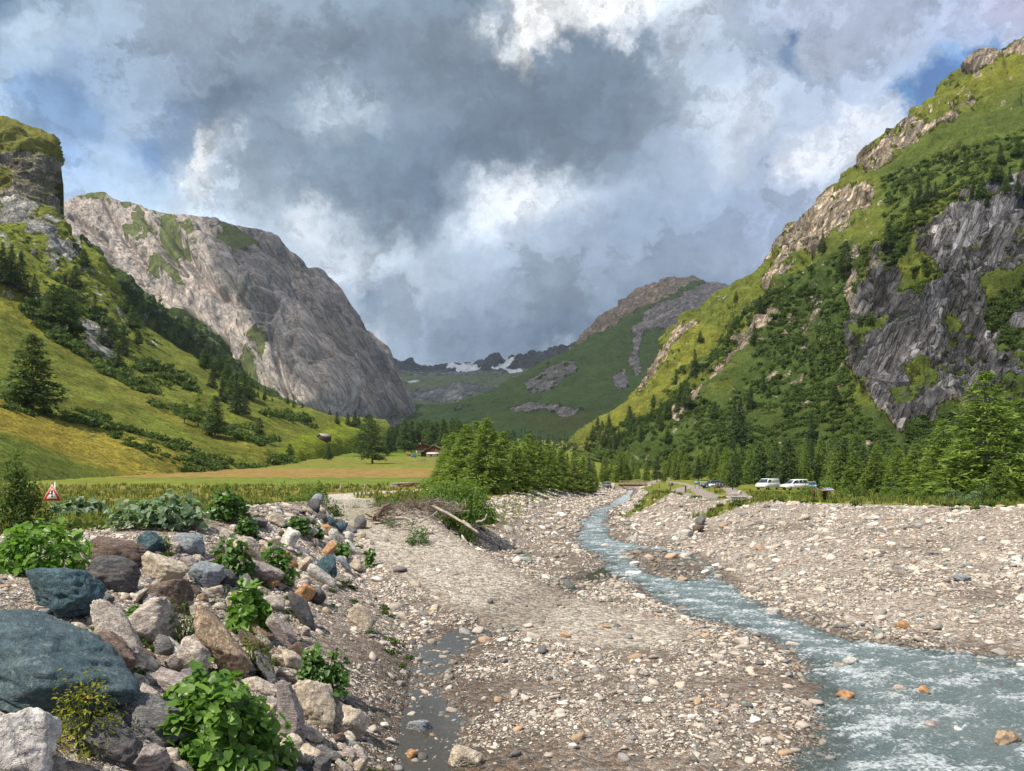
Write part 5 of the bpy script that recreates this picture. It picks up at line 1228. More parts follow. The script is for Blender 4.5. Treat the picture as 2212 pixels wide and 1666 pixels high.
for a in [('larchd', LH, 70, 884, 168, 'big bushy larch standing alone low on the left hillside', 1.35),
          ('spruce', LH, 25, 622, 96, 'tall dark spruce at the left edge high on the hillside', 1.2), ('spruce', LH, 44, 630, 78, 'dark spruce leaning on the tall one at the left edge', 1.2), ('spruce', LH, 4, 612, 80, 'dark spruce cut by the left edge of the picture', 1.2),
          ('spruce', LH, 75, 657, 60, 'small pointed dark spruce below the dark clump on the left hillside', 1.2),
          ('larchd', LH, 118, 700, 78, 'left of the broad dark larches under the rock band', 1.25), ('larchd', LH, 136, 714, 100, 'tallest of the broad dark larches under the rock band', 1.2), ('larchd', LH, 158, 722, 70, 'right of the broad dark larches under the rock band', 1.2), ('larchd', LH, 148, 690, 62, 'larch behind the tallest broad dark larch', 1.2),
          ('larchd', LH, 163, 622, 46, 'dark larch on the upper hillside beside the grey rocks', 1.2), ('larchd', LH, 184, 578, 36, 'small larch on the ridge under the crag', 1.2), ('spruce', LH, 205, 690, 50, 'narrow dark spruce among the rocks of the left hillside', 1.1),
          ('spruce', LH, 240, 750, 58, 'dark spruce at the foot of the grey rock band', 1.2), ('spruce', LH, 268, 766, 62, 'slim dark spruce right of the rock band', 1.0), ('larchd', LH, 253, 800, 56, 'larch below the slim spruce of the rock band', 1.1), ('spruce', LH, 222, 742, 40, 'short dark spruce in the scrub of the rock band', 1.3),
          ('larchd', LH, 288, 712, 46, 'dark larch on the ridge line above the gully', 1.2), ('larchd', LH, 274, 676, 36, 'small dark larch higher on the ridge line above the gully', 1.3), ('larchd', LH, 300, 745, 30, 'little larch lower on the ridge line above the gully', 1.3),
          ('thin', LH, 398, 912, 52, 'left of the three slim larches on the lower slope', 1.0), ('thin', LH, 428, 920, 64, 'middle slim larch on the lower slope', 1.0), ('larchd', LH, 466, 944, 80, 'dark stocky larch right of the slim ones on the lower slope', 1.1),
          ('spruce', LH, 458, 838, 44, 'dark spruce at the left of the ridge end clump', 1.3), ('larchd', LH, 444, 800, 42, 'larch topping the ridge end clump', 1.3), ('larchd', LH, 472, 818, 48, 'larch in the middle of the ridge end clump', 1.3), ('larchd', LH, 492, 842, 52, 'larch right of the middle of the ridge end clump', 1.2),
          ('spruce', LH, 512, 893, 82, 'tall narrow dark spruce in front of the ridge end clump', 1.0), ('spruce', LH, 530, 894, 52, 'shorter dark spruce beside the tall narrow one', 1.1), ('larchd', LH, 527, 852, 46, 'larch at the right end of the ridge end clump', 1.2), ('spruce', LH, 480, 866, 46, 'dark spruce inside the ridge end clump', 1.2), ('larchd', LH, 503, 868, 52, 'bushy larch inside the ridge end clump', 1.2), ('larchd', LH, 542, 862, 36, 'last small larch on the ridge end', 1.2),
          ('larchd', LH, 560, 946, 40, 'small dark larch standing alone on the open slope', 1.1), ('larchd', LH, 628, 992, 32, 'small larch beside the bushes at the meadow edge', 1.3),
          ('spruce', LH, 728, 915, 24, 'small spruce on the skyline where the slope meets the wall', 1.4), ('spruce', LH, 752, 918, 26, 'spruce against the foot of the limestone wall', 1.4), ('spruce', LH, 766, 922, 34, 'taller spruce against the foot of the limestone wall', 1.3), ('spruce', LH, 776, 924, 26, 'spruce beside the taller one at the foot of the wall', 1.3),
          ]:
    tpix(a[0], a[1], a[2], a[3], a[4]*(1.15 if a[4] < 90 else 1), a[5], G_L, a[6]*1.1)
G_M = 'trees in the meadow'
for a in [('pine', None, 805, 1002, 96, 'broad dark spreading tree alone in the meadow left of the chalets', 1.2), ('larchd', None, 796, 985, 92, 'tree standing close behind the broad dark one in the meadow', 1.5), ('pine', None, 778, 975, 44, 'low spreading tree left of the broad dark one in the meadow', 1.0),
          ('larchd', None, 709, 995, 34, 'small open larch in the meadow below the stone hut', 1.35)]:
    tpix(a[0], a[1], a[2], a[3], a[4], a[5], G_M, a[6])
r = np.random.default_rng(5)
def dtree(kd, px, d, h, label, group, wide=1.0):
    x = (px-CX)/F*d; return tree(kd, (x, d, gz(x, d)), h, label, group, wide=wide)
# wood behind the chalets
for i in range(46):
    px = r.uniform(838, 1010); d = r.uniform(520, 640); htop = np.interp(px, [838, 860, 900, 950, 1010], [925, 908, 905, 908, 902])+r.uniform(-4, 10)
    x = (px-CX)/F*d; z = gz(x, d); h = max(10, (HY-htop)/F*d-z)
    tree('larchd' if r.uniform() < .75 else 'spruce', (x, d, z), h, 'dark larch of the wood behind the two chalets', 'wood behind the chalets', wide=1.0)
# the clump of larches in the middle
for a in [(1052, 84, 1076, 897, 1.05, 'tallest light green larch in the middle clump'), (1008, 92, 1072, 912, 1.15, 'light larch left of the tallest in the middle clump'), (980, 98, 1066, 932, 1.2, 'bushy larch at the left end of the middle clump'), (1086, 96, 1072, 928, 1.1, 'larch right of the tallest in the middle clump'),
          (1030, 100, 1068, 908, 1.1, 'larch behind the tallest in the middle clump'), (1112, 92, 1076, 950, 1.1, 'dark based larch over the stream bank in the middle clump'), (1140, 104, 1066, 936, 1.0, 'pointed larch in the right half of the middle clump'), (1160, 112, 1062, 950, 1.1, 'larch next to the pointed one in the middle clump'),
          (1186, 118, 1062, 956, 1.1, 'broad larch above the grassy bank in the middle clump'), (1212, 126, 1060, 968, 1.1, 'larch near the right end of the middle clump'), (1240, 132, 1058, 972, 1.0, 'slim larch near the right end of the middle clump'), (1262, 140, 1056, 985, 1.0, 'last larch at the right end of the middle clump'),
          (955, 110, 1060, 985, 1.3, 'low bushy larch left of the middle clump'), (1066, 110, 1064, 930, 1.1, 'larch at the back of the middle clump')]:
    px, d, yb, yt, wd, lb_ = a; x = (px-CX)/F*d; z = gz(x, d); tree('larch', (x, d, z), (HY-yt)/F*d-z, lb_, 'larches of the middle clump', wide=wd*1.45)
for i in range(34):
    px = r.uniform(960, 1300); d = r.uniform(130, 230); yt = np.interp(px, [960, 1050, 1150, 1250, 1300], [935, 935, 950, 975, 990])+r.uniform(-6, 26)
    x = (px-CX)/F*d; z = gz(x, d); h = max(5, (HY-yt)/F*d-z)
    tree('larch' if r.uniform() < .7 else 'spruce', (x, d, z), h, 'larch or spruce standing behind the middle clump', 'trees behind the middle clump')
# the strip of wood along the foot of the right hillside
for i in range(210):
    px = 1290+930*r.uniform()**.9; d = r.uniform(118, 215) if px > 1560 else r.uniform(205, 300)
    yt = np.interp(px, [1290, 1340, 1500, 1700, 1850, 1950, 2050, 2212], [985, 982, 968, 952, 945, 965, 940, 905])+45*r.beta(1, 1.6)-8
    x = (px-CX)/F*d; z = gz(x, d)
    if xLT(d)-2 < x < xRT(d)+2.5 and d < 215: continue
    if d < 150 and 1620 < px < 1790: d = r.uniform(158, 215); x = (px-CX)/F*d; z = gz(x, d)
    h = max(4, (HY-yt)/F*d-z); kd = 'larch' if r.uniform() < .40 else 'larchd' if r.uniform() < .42 else 'thin' if r.uniform() < .55 else 'spruce'
    seg = 'behind the footbridge' if px < 1430 else 'behind the play area' if px < 1640 else 'behind the white vans' if px < 1800 else 'right of the information board'
    tree(kd, (x, d, z), h, f'young {"spruce" if kd == "spruce" else "larch"} in the wood strip {seg}', f'wood strip {seg}', wide=r.uniform(.75, 1.25))
for a in [(2128, 74, 1072, 800, 1.25, 'tallest light larch at the right, in front of the dark cliff'), (2196, 80, 1070, 860, 1.3, 'large larch cut by the right edge of the picture'), (2036, 82, 1068, 905, 1.15, 'bushy larch left of the tallest one at the right'), (2080, 92, 1066, 930, 1.1, 'larch between the two big ones at the right'),
          (1982, 88, 1066, 955, 1.2, 'rounded larch right of the information board'), (1940, 96, 1065, 965, 1.0, 'slim larch right of the information board'), (1890, 100, 1064, 960, 1.1, 'open larch behind the information board'), (1845, 104, 1062, 972, 1.1, 'young larch just behind the information board'), (2160, 66, 1078, 990, 1.2, 'small larch at the foot of the tallest one at the right')]:
    px, d, yb, yt, wd, lb_ = a; x = (px-CX)/F*d; z = gz(x, d); tree('larch', (x, d, z), (HY-yt)/F*d-z, lb_, 'big larches at the right', wide=wd*1.3)
G_R = 'trees on the right hillside'
for a in [('spruce', 1776, 544, 48, 'dark spruce pair high under the ochre cliff'), ('larchd', 1828, 594, 74, 'large dark larch below the ochre cliff'), ('spruce', 1985, 446, 62, 'tallest of the dark spruces on the upper shoulder'), ('spruce', 2003, 438, 56, 'dark spruce right of the tallest on the upper shoulder'), ('spruce', 1968, 462, 50, 'dark spruce left of the tallest on the upper shoulder'), ('spruce', 2020, 428, 38, 'short dark spruce at the end of the upper shoulder row'),
          ('larchd', 1915, 540, 56, 'larch standing on the green ledge of the right hillside'), ('larch', 1965, 490, 48, 'light larch below the upper shoulder row'), ('spruce', 1642, 676, 42, 'dark conical spruce on the green ridge'), ('larchd', 1588, 656, 26, 'small round topped tree on the ridge line'), ('spruce', 1630, 742, 46, 'narrow spruce beside the pinkish outcrop'), ('larchd', 1608, 690, 24, 'small larch below the ridge line'),
          ('spruce', 1502, 812, 60, 'dark spruce on the sunny spur'), ('spruce', 1650, 846, 42, 'dark round spruce above the scrub'), ('spruce', 1752, 952, 62, 'pointed dark spruce in front of the scrub below the cliff'), ('spruce', 1598, 966, 112, 'tallest dark spruce at the foot of the right hillside'), ('spruce', 1588, 955, 84, 'dark spruce grown together with the tallest one'), ('larchd', 1802, 872, 48, 'bushy tree at the edge of the dark cliff'),
          ('larchd', 1470, 872, 46, 'larch in the clump on the lower spur'), ('larchd', 1485, 880, 50, 'dark larch in the clump on the lower spur'), ('spruce', 1620, 880, 50, 'spruce on the scrubby slope left of the tallest dark one'), ('larchd', 1700, 900, 40, 'small larch in the scrub right of the tallest dark spruce'), ('larchd', 1545, 905, 40, 'larch below the pink outcrop'), ('spruce', 1460, 830, 34, 'small spruce on the yellow green spur'), ('larchd', 1440, 905, 40, 'larch low on the yellow green spur'), ('larchd', 1410, 880, 30, 'small larch on the left flank of the spur'), ('larchd', 1510, 740, 26, 'small dark tree on the ridge by the pale rocks')]:
    tpix(a[0], RH, a[1], a[2], a[3], a[4], G_R, 1.15)
for i in range(26):
    px = r.uniform(2040, 2290); py = r.uniform(335, 455)
    if py < 460-(px-2040)*.9: continue
    tpix('spruce' if r.uniform() < .5 else 'larchd', RH, px, py, r.uniform(28, 52), 'dark conifer of the hanging wood above the dark cliff', 'hanging wood above the dark cliff', 1.2)
for i in range(30):
    px = r.uniform(1260, 1480); py = np.interp(px, [1260, 1480], [965, 940])+r.uniform(-60, 20)*np.interp(px, [1260, 1480], [.4, 1])
    tpix('larchd' if r.uniform() < .7 else 'spruce', RH, px, py, r.uniform(20, 40), 'dark larch scattered over the foot of the sunny spur', 'trees at the foot of the sunny spur', 1.15)
for i in range(16):
    px = r.uniform(420, 720); py = np.interp(px, [280, 400, 480, 560, 720], [690, 770, 800, 858, 900])-r.uniform(0, 6)
    if 440 < px < 545: continue
    tpix('spruce', LH, px, py+4, r.uniform(10, 18), 'tiny dark tree on the far skyline of the left slope', 'tiny trees on the far skyline of the left slope', 1.5)
# far trees at the foot of the spur and the wall, a mass of dark points
def mini(seed):
    V, Q, Ti, tr = conifer(seed, nb=26, per=5, clump=.9, R=2.0, bushy=1.2); return V, Q, Ti
MINI = [mini(40+s) for s in range(4)]
def merged(name, protos, pos, sc, mat, rz=None, squash=None):
    VV, QQ, TT = [], [], []; off = 0; rr = np.random.default_rng(len(pos))
    for p, s in zip(pos, sc):
        V, Q, Ti = protos[rr.integers(len(protos))]; a = rr.uniform(0, 6.28); c, s_ = math.cos(a), math.sin(a)
        W_ = np.stack([V[:, 0]*c-V[:, 1]*s_, V[:, 0]*s_+V[:, 1]*c, V[:, 2]], 1)*s+p
        VV.append(W_); QQ.append(Q+off); TT.append(np.clip(Ti+rr.normal(0, .12), 0, 1)); off += len(V)
    return mesh_np(name, np.concatenate(VV), np.concatenate(QQ), mat, False, {'Tint': ('FACE', 'FLOAT', np.concatenate(TT))})
pos, sc = [], []
for i in range(320):
    d = r.uniform(700, 1250); px = r.uniform(860, 1300)
    x = (px-CX)/F*d; pos.append([x, d, gz(x, d)-1]); sc.append(r.uniform(.9, 1.6))
for i in range(130):
    px = r.uniform(560, 760); p = on('mountain_wall', px, np.interp(px, [560, 700, 760], [878, 905, 915])+r.uniform(-6, 4)); pos.append(p-np.array([0, 6, 3])); sc.append(r.uniform(.8, 1.5))
for i in range(150):
    px, py = r.uniform(250, 560), 0; py = np.interp(px, [250, 340, 440, 560], [640, 710, 780, 860])+r.uniform(-60, 10)*np.interp(px, [250, 330, 480, 560], [.3, 1, .9, .1])
    p = on('gully', px, py); pos.append(p); sc.append(r.uniform(.7, 1.5))
tag(link('far_trees', merged('far_trees', MINI, pos, sc, M_SPRUCE)), kind='stuff')

# ---- scrub on the slopes: rounded bushes, one mass
def bush(seed, n=150, leaf=.16, shape=(1, 1, .75), lumps=7):
    r = np.random.default_rng(seed); L = r.normal(0, .42, (lumps, 3))*np.array([1, 1, .45]); L[:, 2] = np.abs(L[:, 2])+.25
    k = r.integers(0, lumps, n); d = unit(r.normal(0, 1, (n, 3))); rad = r.uniform(.25, .5, lumps)[k]*(.55+.45*r.uniform(0, 1, n)**.4)
    c = (L[k]+d*rad[:, None])*np.array(shape); c[:, 2] = np.abs(c[:, 2])
    a = unit(r.normal(0, 1, (n, 3))+d*.4); b = unit(np.cross(a, r.normal(0, 1, (n, 3))))
    s = leaf*r.uniform(.6, 1.3, n)[:, None]
    V, Q = quads(c, a*s, b*s*.62)
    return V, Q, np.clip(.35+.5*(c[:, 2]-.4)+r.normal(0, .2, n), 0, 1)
BUSH = [bush(70+s, 130, .17) for s in range(6)]
def scrub(name, surf, polys, n, smin, smax, mat, seed, protos=BUSH, vmin=.5):
    rr = np.random.default_rng(seed); pos, sc = [], []
    V, sx, sy, N_ = SURF[surf]
    for poly, frac in polys:
        poly = np.array(poly, float); m = np.where(inpoly(sx, sy, poly) & (N_ > vmin))[0]
        if len(m) == 0: continue
        # weight by picture area
        k = rr.choice(m, int(n*frac))
        dens = fbm(V[k]/22., 3, seed); k = k[dens > -.05+rr.uniform(-.25, .15, len(k))]
        pos.append(V[k]-np.array([0, 0, .25])); sc.append(rr.uniform(smin, smax, len(k))*V[k][:, 1]/F)
    pos = np.concatenate(pos); sc = np.concatenate(sc)
    return tag(link(name, merged(name, protos, pos, sc, mat)), kind='stuff')
scrub('scrub', LH, [([(0,860),(60,850),(130,880),(250,905),(230,925),(120,910),(0,885)], .06), ([(215,905),(300,930),(460,985),(560,1010),(580,1045),(420,1035),(300,975),(225,945)], .26), ([(200,760),(260,790),(340,850),(300,850),(210,800)], .1), ([(330,860),(450,900),(540,950),(500,960),(400,905),(320,875)], .10), ([(60,640),(180,740),(260,800),(240,820),(120,740),(50,680)], .12),
                    ([(280,800),(330,770),(400,810),(430,850),(330,830)], .1), ([(560,1000),(640,985),(640,1010),(560,1020)], .05), ([(100,600),(200,650),(270,740),(200,700)], .06), ([(440,900),(600,950),(560,965),(430,930)], .05), ([(560,880),(700,915),(690,930),(560,900)], .03)], 900, 9, 24, M_SHRUB, 3)
scrub('scrub', RH, [([(1700,600),(1800,560),(1900,520),(1880,640),(1835,760),(1850,880),(1950,960),(1950,1010),(1560,1010),(1560,900),(1640,760)], .42), ([(1260,955),(1500,850),(1600,900),(1620,1030),(1300,1020)], .2), ([(1640,640),(1720,610),(1700,700),(1640,720)], .05), ([(1940,480),(2000,470),(1900,620),(1880,700),(1850,690)], .06), ([(2140,640),(2212,600),(2212,760),(2120,720)], .05), ([(1960,900),(2212,880),(2212,1010),(1950,1010)], .08),
                    ([(1900,380),(2212,280),(2212,430),(2060,470),(1930,520)], .12), ([(1460,800),(1560,760),(1480,900),(1400,930)], .05), ([(1900,620),(2000,560),(2080,640),(1990,720)], .05), ([(1540,760),(1640,640),(1660,650),(1560,800)], .04)], 6800, 5, 14, M_SHRUB, 4)
scrub('scrub', RH, [([(1905,900),(1850,830),(1838,760),(1880,640),(1930,560),(2010,500),(2140,430),(2260,390),(2260,930),(2140,905),(2060,900),(1950,975)], 1.0)], 520, 3, 8, M_SHRUB, 14, vmin=-9)
scrub('scrub', RH, [([(1690,520),(1760,440),(1850,400),(1900,410),(1840,500),(1660,640)], .5), ([(1600,740),(1690,660),(1560,830),(1460,930)], .3), ([(1470,700),(1520,710),(1400,850)], .2)], 160, 3, 7, M_SHRUB, 15, vmin=-9)
scrub('scrub', LH, [([(0,440),(110,470),(250,610),(340,740),(300,800),(180,760),(0,600)], 1.0)], 420, 3, 9, M_SHRUB, 16, vmin=.2)
# ---------------------------------------------------------------- leafy plants, bushes and grass near the camera
def leaf_proto(kind='heart'):
    if kind == 'heart':
        o = np.array([(0,0,0),(-.34,-.12,.03),(-.52,.22,.06),(-.36,.62,.03),(0,1.0,-.14),(.36,.62,.03),(.52,.22,.06),(.34,-.12,.03),(0,.35,-.07)], float); n = 8
    else:
        o = np.array([(0,0,0),(-.14,.3,.02),(-.16,.6,.01),(0,1.0,-.08),(.16,.6,.01),(.14,.3,.02),(0,.5,-.04)], float); n = 6
    T = np.array([[len(o)-1, i, (i+1) % n] for i in range(n)])
    o[:, 1] -= .35
    return o, T
LP = {k: leaf_proto(k) for k in ('heart', 'lance')}
def leaves_at(c, nrm, up, size, kind, r):
    """leaf blades with centre c, facing nrm, tip towards up"""
    o, T = LP[kind]; n = len(c)
    z = unit(nrm); y = unit(up-np.sum(up*z, 1)[:, None]*z); x = np.cross(y, z)
    fold = r.uniform(.5, 1.7, n)[:, None]
    W_ = c[:, None, :]+size[:, None, None]*(o[None, :, :1]*x[:, None]*r.uniform(.85, 1.1, n)[:, None, None]+o[None, :, 1:2]*y[:, None]+(o[None, :, 2]*fold)[:, :, None]*z[:, None])
    F_ = (T[None]+np.arange(n)[:, None, None]*len(o)).reshape(-1, 3)
    return W_.reshape(-1, 3), F_, np.repeat(np.arange(n), len(T))
def clump(px, py, w, h, mat, label, group='leafy plants on the boulder bank', leaf=24, n=260, kind='heart', seed=0, d=None, depth=.8, name='leafy_plant', flowers=0, stems=True, dpt=None, mound=.62, d_add=0.0):
    r = np.random.default_rng(seed+900)
    base = gpix(px, py+h*.42) if d is None else np.array([(px-CX)/F*d, d, gz((px-CX)/F*d, d)])
    D = base[1]+d_add; k = D/F; rx, rz = w*k/2, h*k; ry = rx*depth; zc = (HY-(py+h/2))*k
    x0 = (px-CX)*k
    th = r.uniform(0, 2*math.pi, n); q = r.uniform(0, 1, n)**.5; el = np.arccos(np.clip(r.uniform(-.15, 1, n), -1, 1))
    d3 = np.stack([np.sin(el)*np.cos(th), np.sin(el)*np.sin(th), np.cos(el)], 1)
    lump = 1+.60*noise3(d3*1.7+seed*3.1, 3)+.3*noise3(d3*4+seed, 4)
    rad = r.uniform(.45, 1.0, n)**.7*lump
    c = d3*rad[:, None]*np.array([rx, ry, rz*mound*1.25])+np.array([x0, D, zc+rz*(.22)])
    c[:, 2] = np.maximum(c[:, 2], zc+.02*rz)
    nrm = d3*np.array([.5, .5, .3])+np.array([0, -.05, .75])+r.normal(0, .5, (n, 3))
    up = np.stack([d3[:, 0], d3[:, 1], -.25+0*th], 1)+r.normal(0, .6, (n, 3))
    sz = leaf*k*(.38+.75*r.beta(1.6, 1.8, n))
    V, T, ids = leaves_at(c, nrm, up, sz, kind, r)
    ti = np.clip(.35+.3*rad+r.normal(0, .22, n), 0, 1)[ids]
    o = thing(name, label, 'plant', (x0, D, zc), 0, group)
    off = np.array([x0, D, zc])
    me = mesh_np('leaves', V-off, T, mat, False, {'Tint': ('FACE', 'FLOAT', ti)}); link('leaves', me, o)
    if stems:
        mb = MB()
        for i in range(0, n, max(1, n//40)):
            mb.tube([np.array([r.normal(0, .12*rx), r.normal(0, .12*ry), -.05*rz]), (c[i]-off)*np.array([.55, .55, .6]), c[i]-off], [.10*leaf*k, .07*leaf*k, .04*leaf*k], 4, False)
        link('stems', mb.mesh('stems', M_STEM), o)
    if flowers:
        mb = MB()
        for i in range(flowers):
            a = r.uniform(0, 6.28); e = r.uniform(.2, 1); p = np.array([math.cos(a)*rx*.7*e, -abs(math.sin(a))*ry*.8, rz*r.uniform(.25, .75)])
            for j in range(7):
                aa = j*.9; mb.add(p+leaf*k*.30*np.array([[0, 0, 0], [math.cos(aa), .1, math.sin(aa)], [math.cos(aa+.5)*1.05, -.1, math.sin(aa+.5)*1.05]]), (), [[0, 1, 2]])
        link('flowers', mb.mesh('flowers', M_FLOWER), o)
    return o
for i, a in enumerate([
 (460, 1560, 290, 218, M_BURR, 'big bright green leafy plant filling the bottom of the bank', 27, 1500),
 (690, 1452, 112, 108, M_DKLEAF, 'rounded dark green leafy plant on the gravel slope', 16, 420),
 (500, 1212, 92, 96, M_DKLEAF, 'dark leafy plant left of the beige ochre block', 15, 300),
 (540, 1318, 92, 112, M_BURR, 'leafy plant between the long tan boulder and the purplish slab', 20, 340),
 (600, 1224, 74, 98, M_DKLEAF, 'leafy strip growing down between the far bank rocks', 14, 280),
 (645, 1136, 56, 48, M_DKLEAF, 'small leafy plant under the crest of the mound', 12, 180),
 (532, 1142, 50, 40, M_DKLEAF, 'small leafy plant at the crest above the ochre block', 12, 150),
 (80, 1186, 208, 118, M_BURR, 'wide leafy patch on the left edge of the bank top', 18, 620),
 (350, 1106, 186, 76, M_GLAU, 'silvery large leaved plants along the bank top', 18, 520),
 (490, 1092, 92, 72, M_DKLEAF, 'dark leafy mound right of the silvery plants', 13, 380),
 (168, 1096, 120, 42, M_GLAU, 'silvery leaved plants in front of the warning sign', 16, 240),
 (680, 1152, 40, 34, M_DKLEAF, 'little plant among the white rocks of the far bank', 10, 120),
 (738, 1190, 36, 40, M_DKLEAF, 'plant beside the upright white rock', 10, 130),
 (800, 1206, 26, 40, M_DKLEAF, 'thin plant at the foot of the bank next to the track', 9, 80),
 (606, 1640, 62, 60, M_DKLEAF, 'dark plant at the bottom edge right of the big leafy one', 18, 160),
 (290, 1322, 40, 30, M_BURR, 'few leaves sprouting between the teal boulder and the dark one', 16, 40),
 ]):
    clump(*a[:6], leaf=a[6], n=int(a[7]*1.35), seed=i)
clump(180, 1545, 154, 176, M_HERB, 'yellowish green herb in front of the huge smooth boulder', leaf=15, n=900, kind='lance', seed=30, flowers=5, name='herb')
clump(394, 1346, 96, 118, M_SHRUB, 'dark fine leaved herb beside the long tan boulder', leaf=13, n=420, kind='lance', seed=31, name='herb')
clump(548, 1412, 92, 108, M_MOSS, 'mossy yellow green herb strip under the leafy plant', leaf=14, n=480, kind='lance', seed=32, name='herb')
clump(338, 1548, 54, 66, M_SHRUB, 'small herb growing over the rounded grey boulder', leaf=12, n=110, kind='lance', seed=33, name='herb')
clump(222, 1618, 70, 52, M_DKLEAF, 'low dark leaved herb at the bottom of the yellowish one', leaf=16, n=90, kind='lance', seed=34, name='herb')
clump(358, 1178, 40, 54, M_SHRUB, 'dark herb between the teal rock and the blue-grey boulder', leaf=10, n=160, kind='lance', seed=35, name='herb')
clump(30, 1325, 60, 26, M_MOSS, 'flat mossy herb on the gravel above the huge boulder', leaf=9, n=160, kind='lance', seed=36, name='herb')
clump(60, 1545, 60, 26, M_HERB, 'withered orange tipped herb under the huge boulder', leaf=9, n=120, kind='lance', seed=37, name='herb', flowers=9)
clump(700, 1240, 40, 22, M_MOSS, 'sparse grassy herb above the long white rock', leaf=9, n=80, kind='lance', seed=38, name='herb')
clump(892, 1012, 1, 1, M_MOSS, 'x', n=4) if False else None

def big_bush(px, yb, yt, w, d, mat, label, n=3000, leaf=.05, seed=0, lumps=24, group=None, cat='bush', name='bush', stems=6, tall=1.0):
    r = np.random.default_rng(seed+2000); k = d/F; x = (px-CX)*k; z = gz(x, d); h = (HY-yt)*k-z; rx = w*k/2
    L = r.normal(0, 1, (lumps, 3)); L = unit(L)*r.uniform(.35, .86, lumps)[:, None]; L[:, 2] = np.abs(L[:, 2])*.95+.06
    kk = r.integers(0, lumps, n); dd = unit(r.normal(0, 1, (n, 3))); rad = r.uniform(.16, .34, lumps)[kk]*(.5+.5*r.uniform(0, 1, n)**.35)
    c = L[kk]+dd*rad[:, None]; c = c*np.array([rx, rx*.85, h*.95]); c[:, 2] = np.abs(c[:, 2])
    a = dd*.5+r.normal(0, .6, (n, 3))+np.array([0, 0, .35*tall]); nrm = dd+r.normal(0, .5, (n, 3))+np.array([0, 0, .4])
    V, T, ids = leaves_at(c, nrm, a, leaf*h*r.uniform(.6, 1.3, n), 'lance', r)
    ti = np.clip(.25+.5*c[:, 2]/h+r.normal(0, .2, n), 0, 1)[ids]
    o = thing(name, label, cat, (x, d, z), 0, group)
    link('leaves', mesh_np('leaves', V, T, mat, False, {'Tint': ('FACE', 'FLOAT', ti)}), o)
    mb = MB()
    for i in range(stems):
        e = L[i % lumps]*np.array([rx, rx*.85, h*.95]); mb.tube([[r.normal(0, .1*rx), r.normal(0, .1*rx), -.15], e*np.array([.45, .45, .55]), e], [.018*h, .012*h, .004*h], 5, False)
    link('stems', mb.mesh('stems', M_BARK), o)
    return o
big_bush(985, 1145, 1012, 190, 41, M_WILLOW, 'big round willow bush beside the driftwood pile', 13000, .058, 1, 70, 'bushes along the stream')
big_bush(640, 1095, 1040, 175, 37, M_WILLOW, 'willow scrub behind the top of the boulder mound', 2600, .10, 2, 26, 'bushes along the stream', tall=2)
big_bush(695, 1090, 1030, 90, 39, M_WILLOW, 'taller willow shoots right of the scrub behind the mound', 1200, .08, 3, 14, 'bushes along the stream', tall=2)
big_bush(42, 1120, 962, 150, 22, M_SHRUB, 'tall leafy shrub with thin stems at the left edge beside the warning sign', 2600, .055, 4, 24, 'bushes along the stream', tall=2, stems=12)
big_bush(2186, 1128, 1086, 70, 52, M_SHRUB, 'dark bush on the rim of the right bank at the picture edge', 1300, .09, 5, 14, 'bushes along the stream')
big_bush(2162, 1120, 1068, 26, 54, M_WILLOW, 'slim green sapling on the rim of the right bank', 500, .08, 6, 8, 'bushes along the stream', tall=2)
for i, (px, d, yt, w, m, l) in enumerate([(1790, 76, 1040, 70, M_WILLOW, 'light green bush behind the wooden post'), (1850, 78, 1052, 70, M_SHRUB, 'dark bush right of the information board'), (1925, 70, 1058, 80, M_WILLOW, 'bush in the grassy fringe below the parked cars'), (2000, 66, 1060, 70, M_WILLOW, 'yellow green bush on the fringe of the right bank'), (2080, 60, 1066, 84, M_GLAU, 'pale leaved patch on the rim of the right bank'), (2120, 62, 1040, 80, M_SHRUB, 'bush under the tallest larch at the right'),
        (1745, 80, 1052, 60, M_WILLOW, 'bush left of the wooden post'), (1660, 92, 1064, 60, M_WILLOW, 'low bush in front of the white van'), (870, 34, 1112, 90, M_SHRUB, 'grassy bush in front of the driftwood pile'), (900, 31.5, 1128, 60, M_DKLEAF, 'low leafy bush at the foot of the driftwood mound'), (800, 46, 1078, 90, M_WILLOW, 'tall grass clump between the mound and the driftwood'), (850, 44, 1072, 60, M_WILLOW, 'grass clump behind the driftwood root'),
        (1575, 74, 1086, 60, M_SHRUB, 'bush in the grassy notch below the concrete culvert'), (1545, 68, 1098, 50, M_DKLEAF, 'leafy bush in the grassy notch of the right bank'), (1440, 90, 1062, 60, M_DKLEAF, 'green bush at the top of the left gravel heap'), (1480, 84, 1074, 50, M_SHRUB, 'bush on the gravel heap beside the brown post'), (930, 96, 1030, 60, M_SHRUB, 'low bush at the meadow edge left of the middle clump'), (1010, 37.5, 1120, 50, M_SHRUB, 'small bush under the willow by the fallen trunk')]):
    big_bush(px, 0, yt-(14 if px > 1600 else 4), w*1.25, d, m, l, 1000, .10, 40+i, 12, 'low bushes', stems=4, tall=1.5)

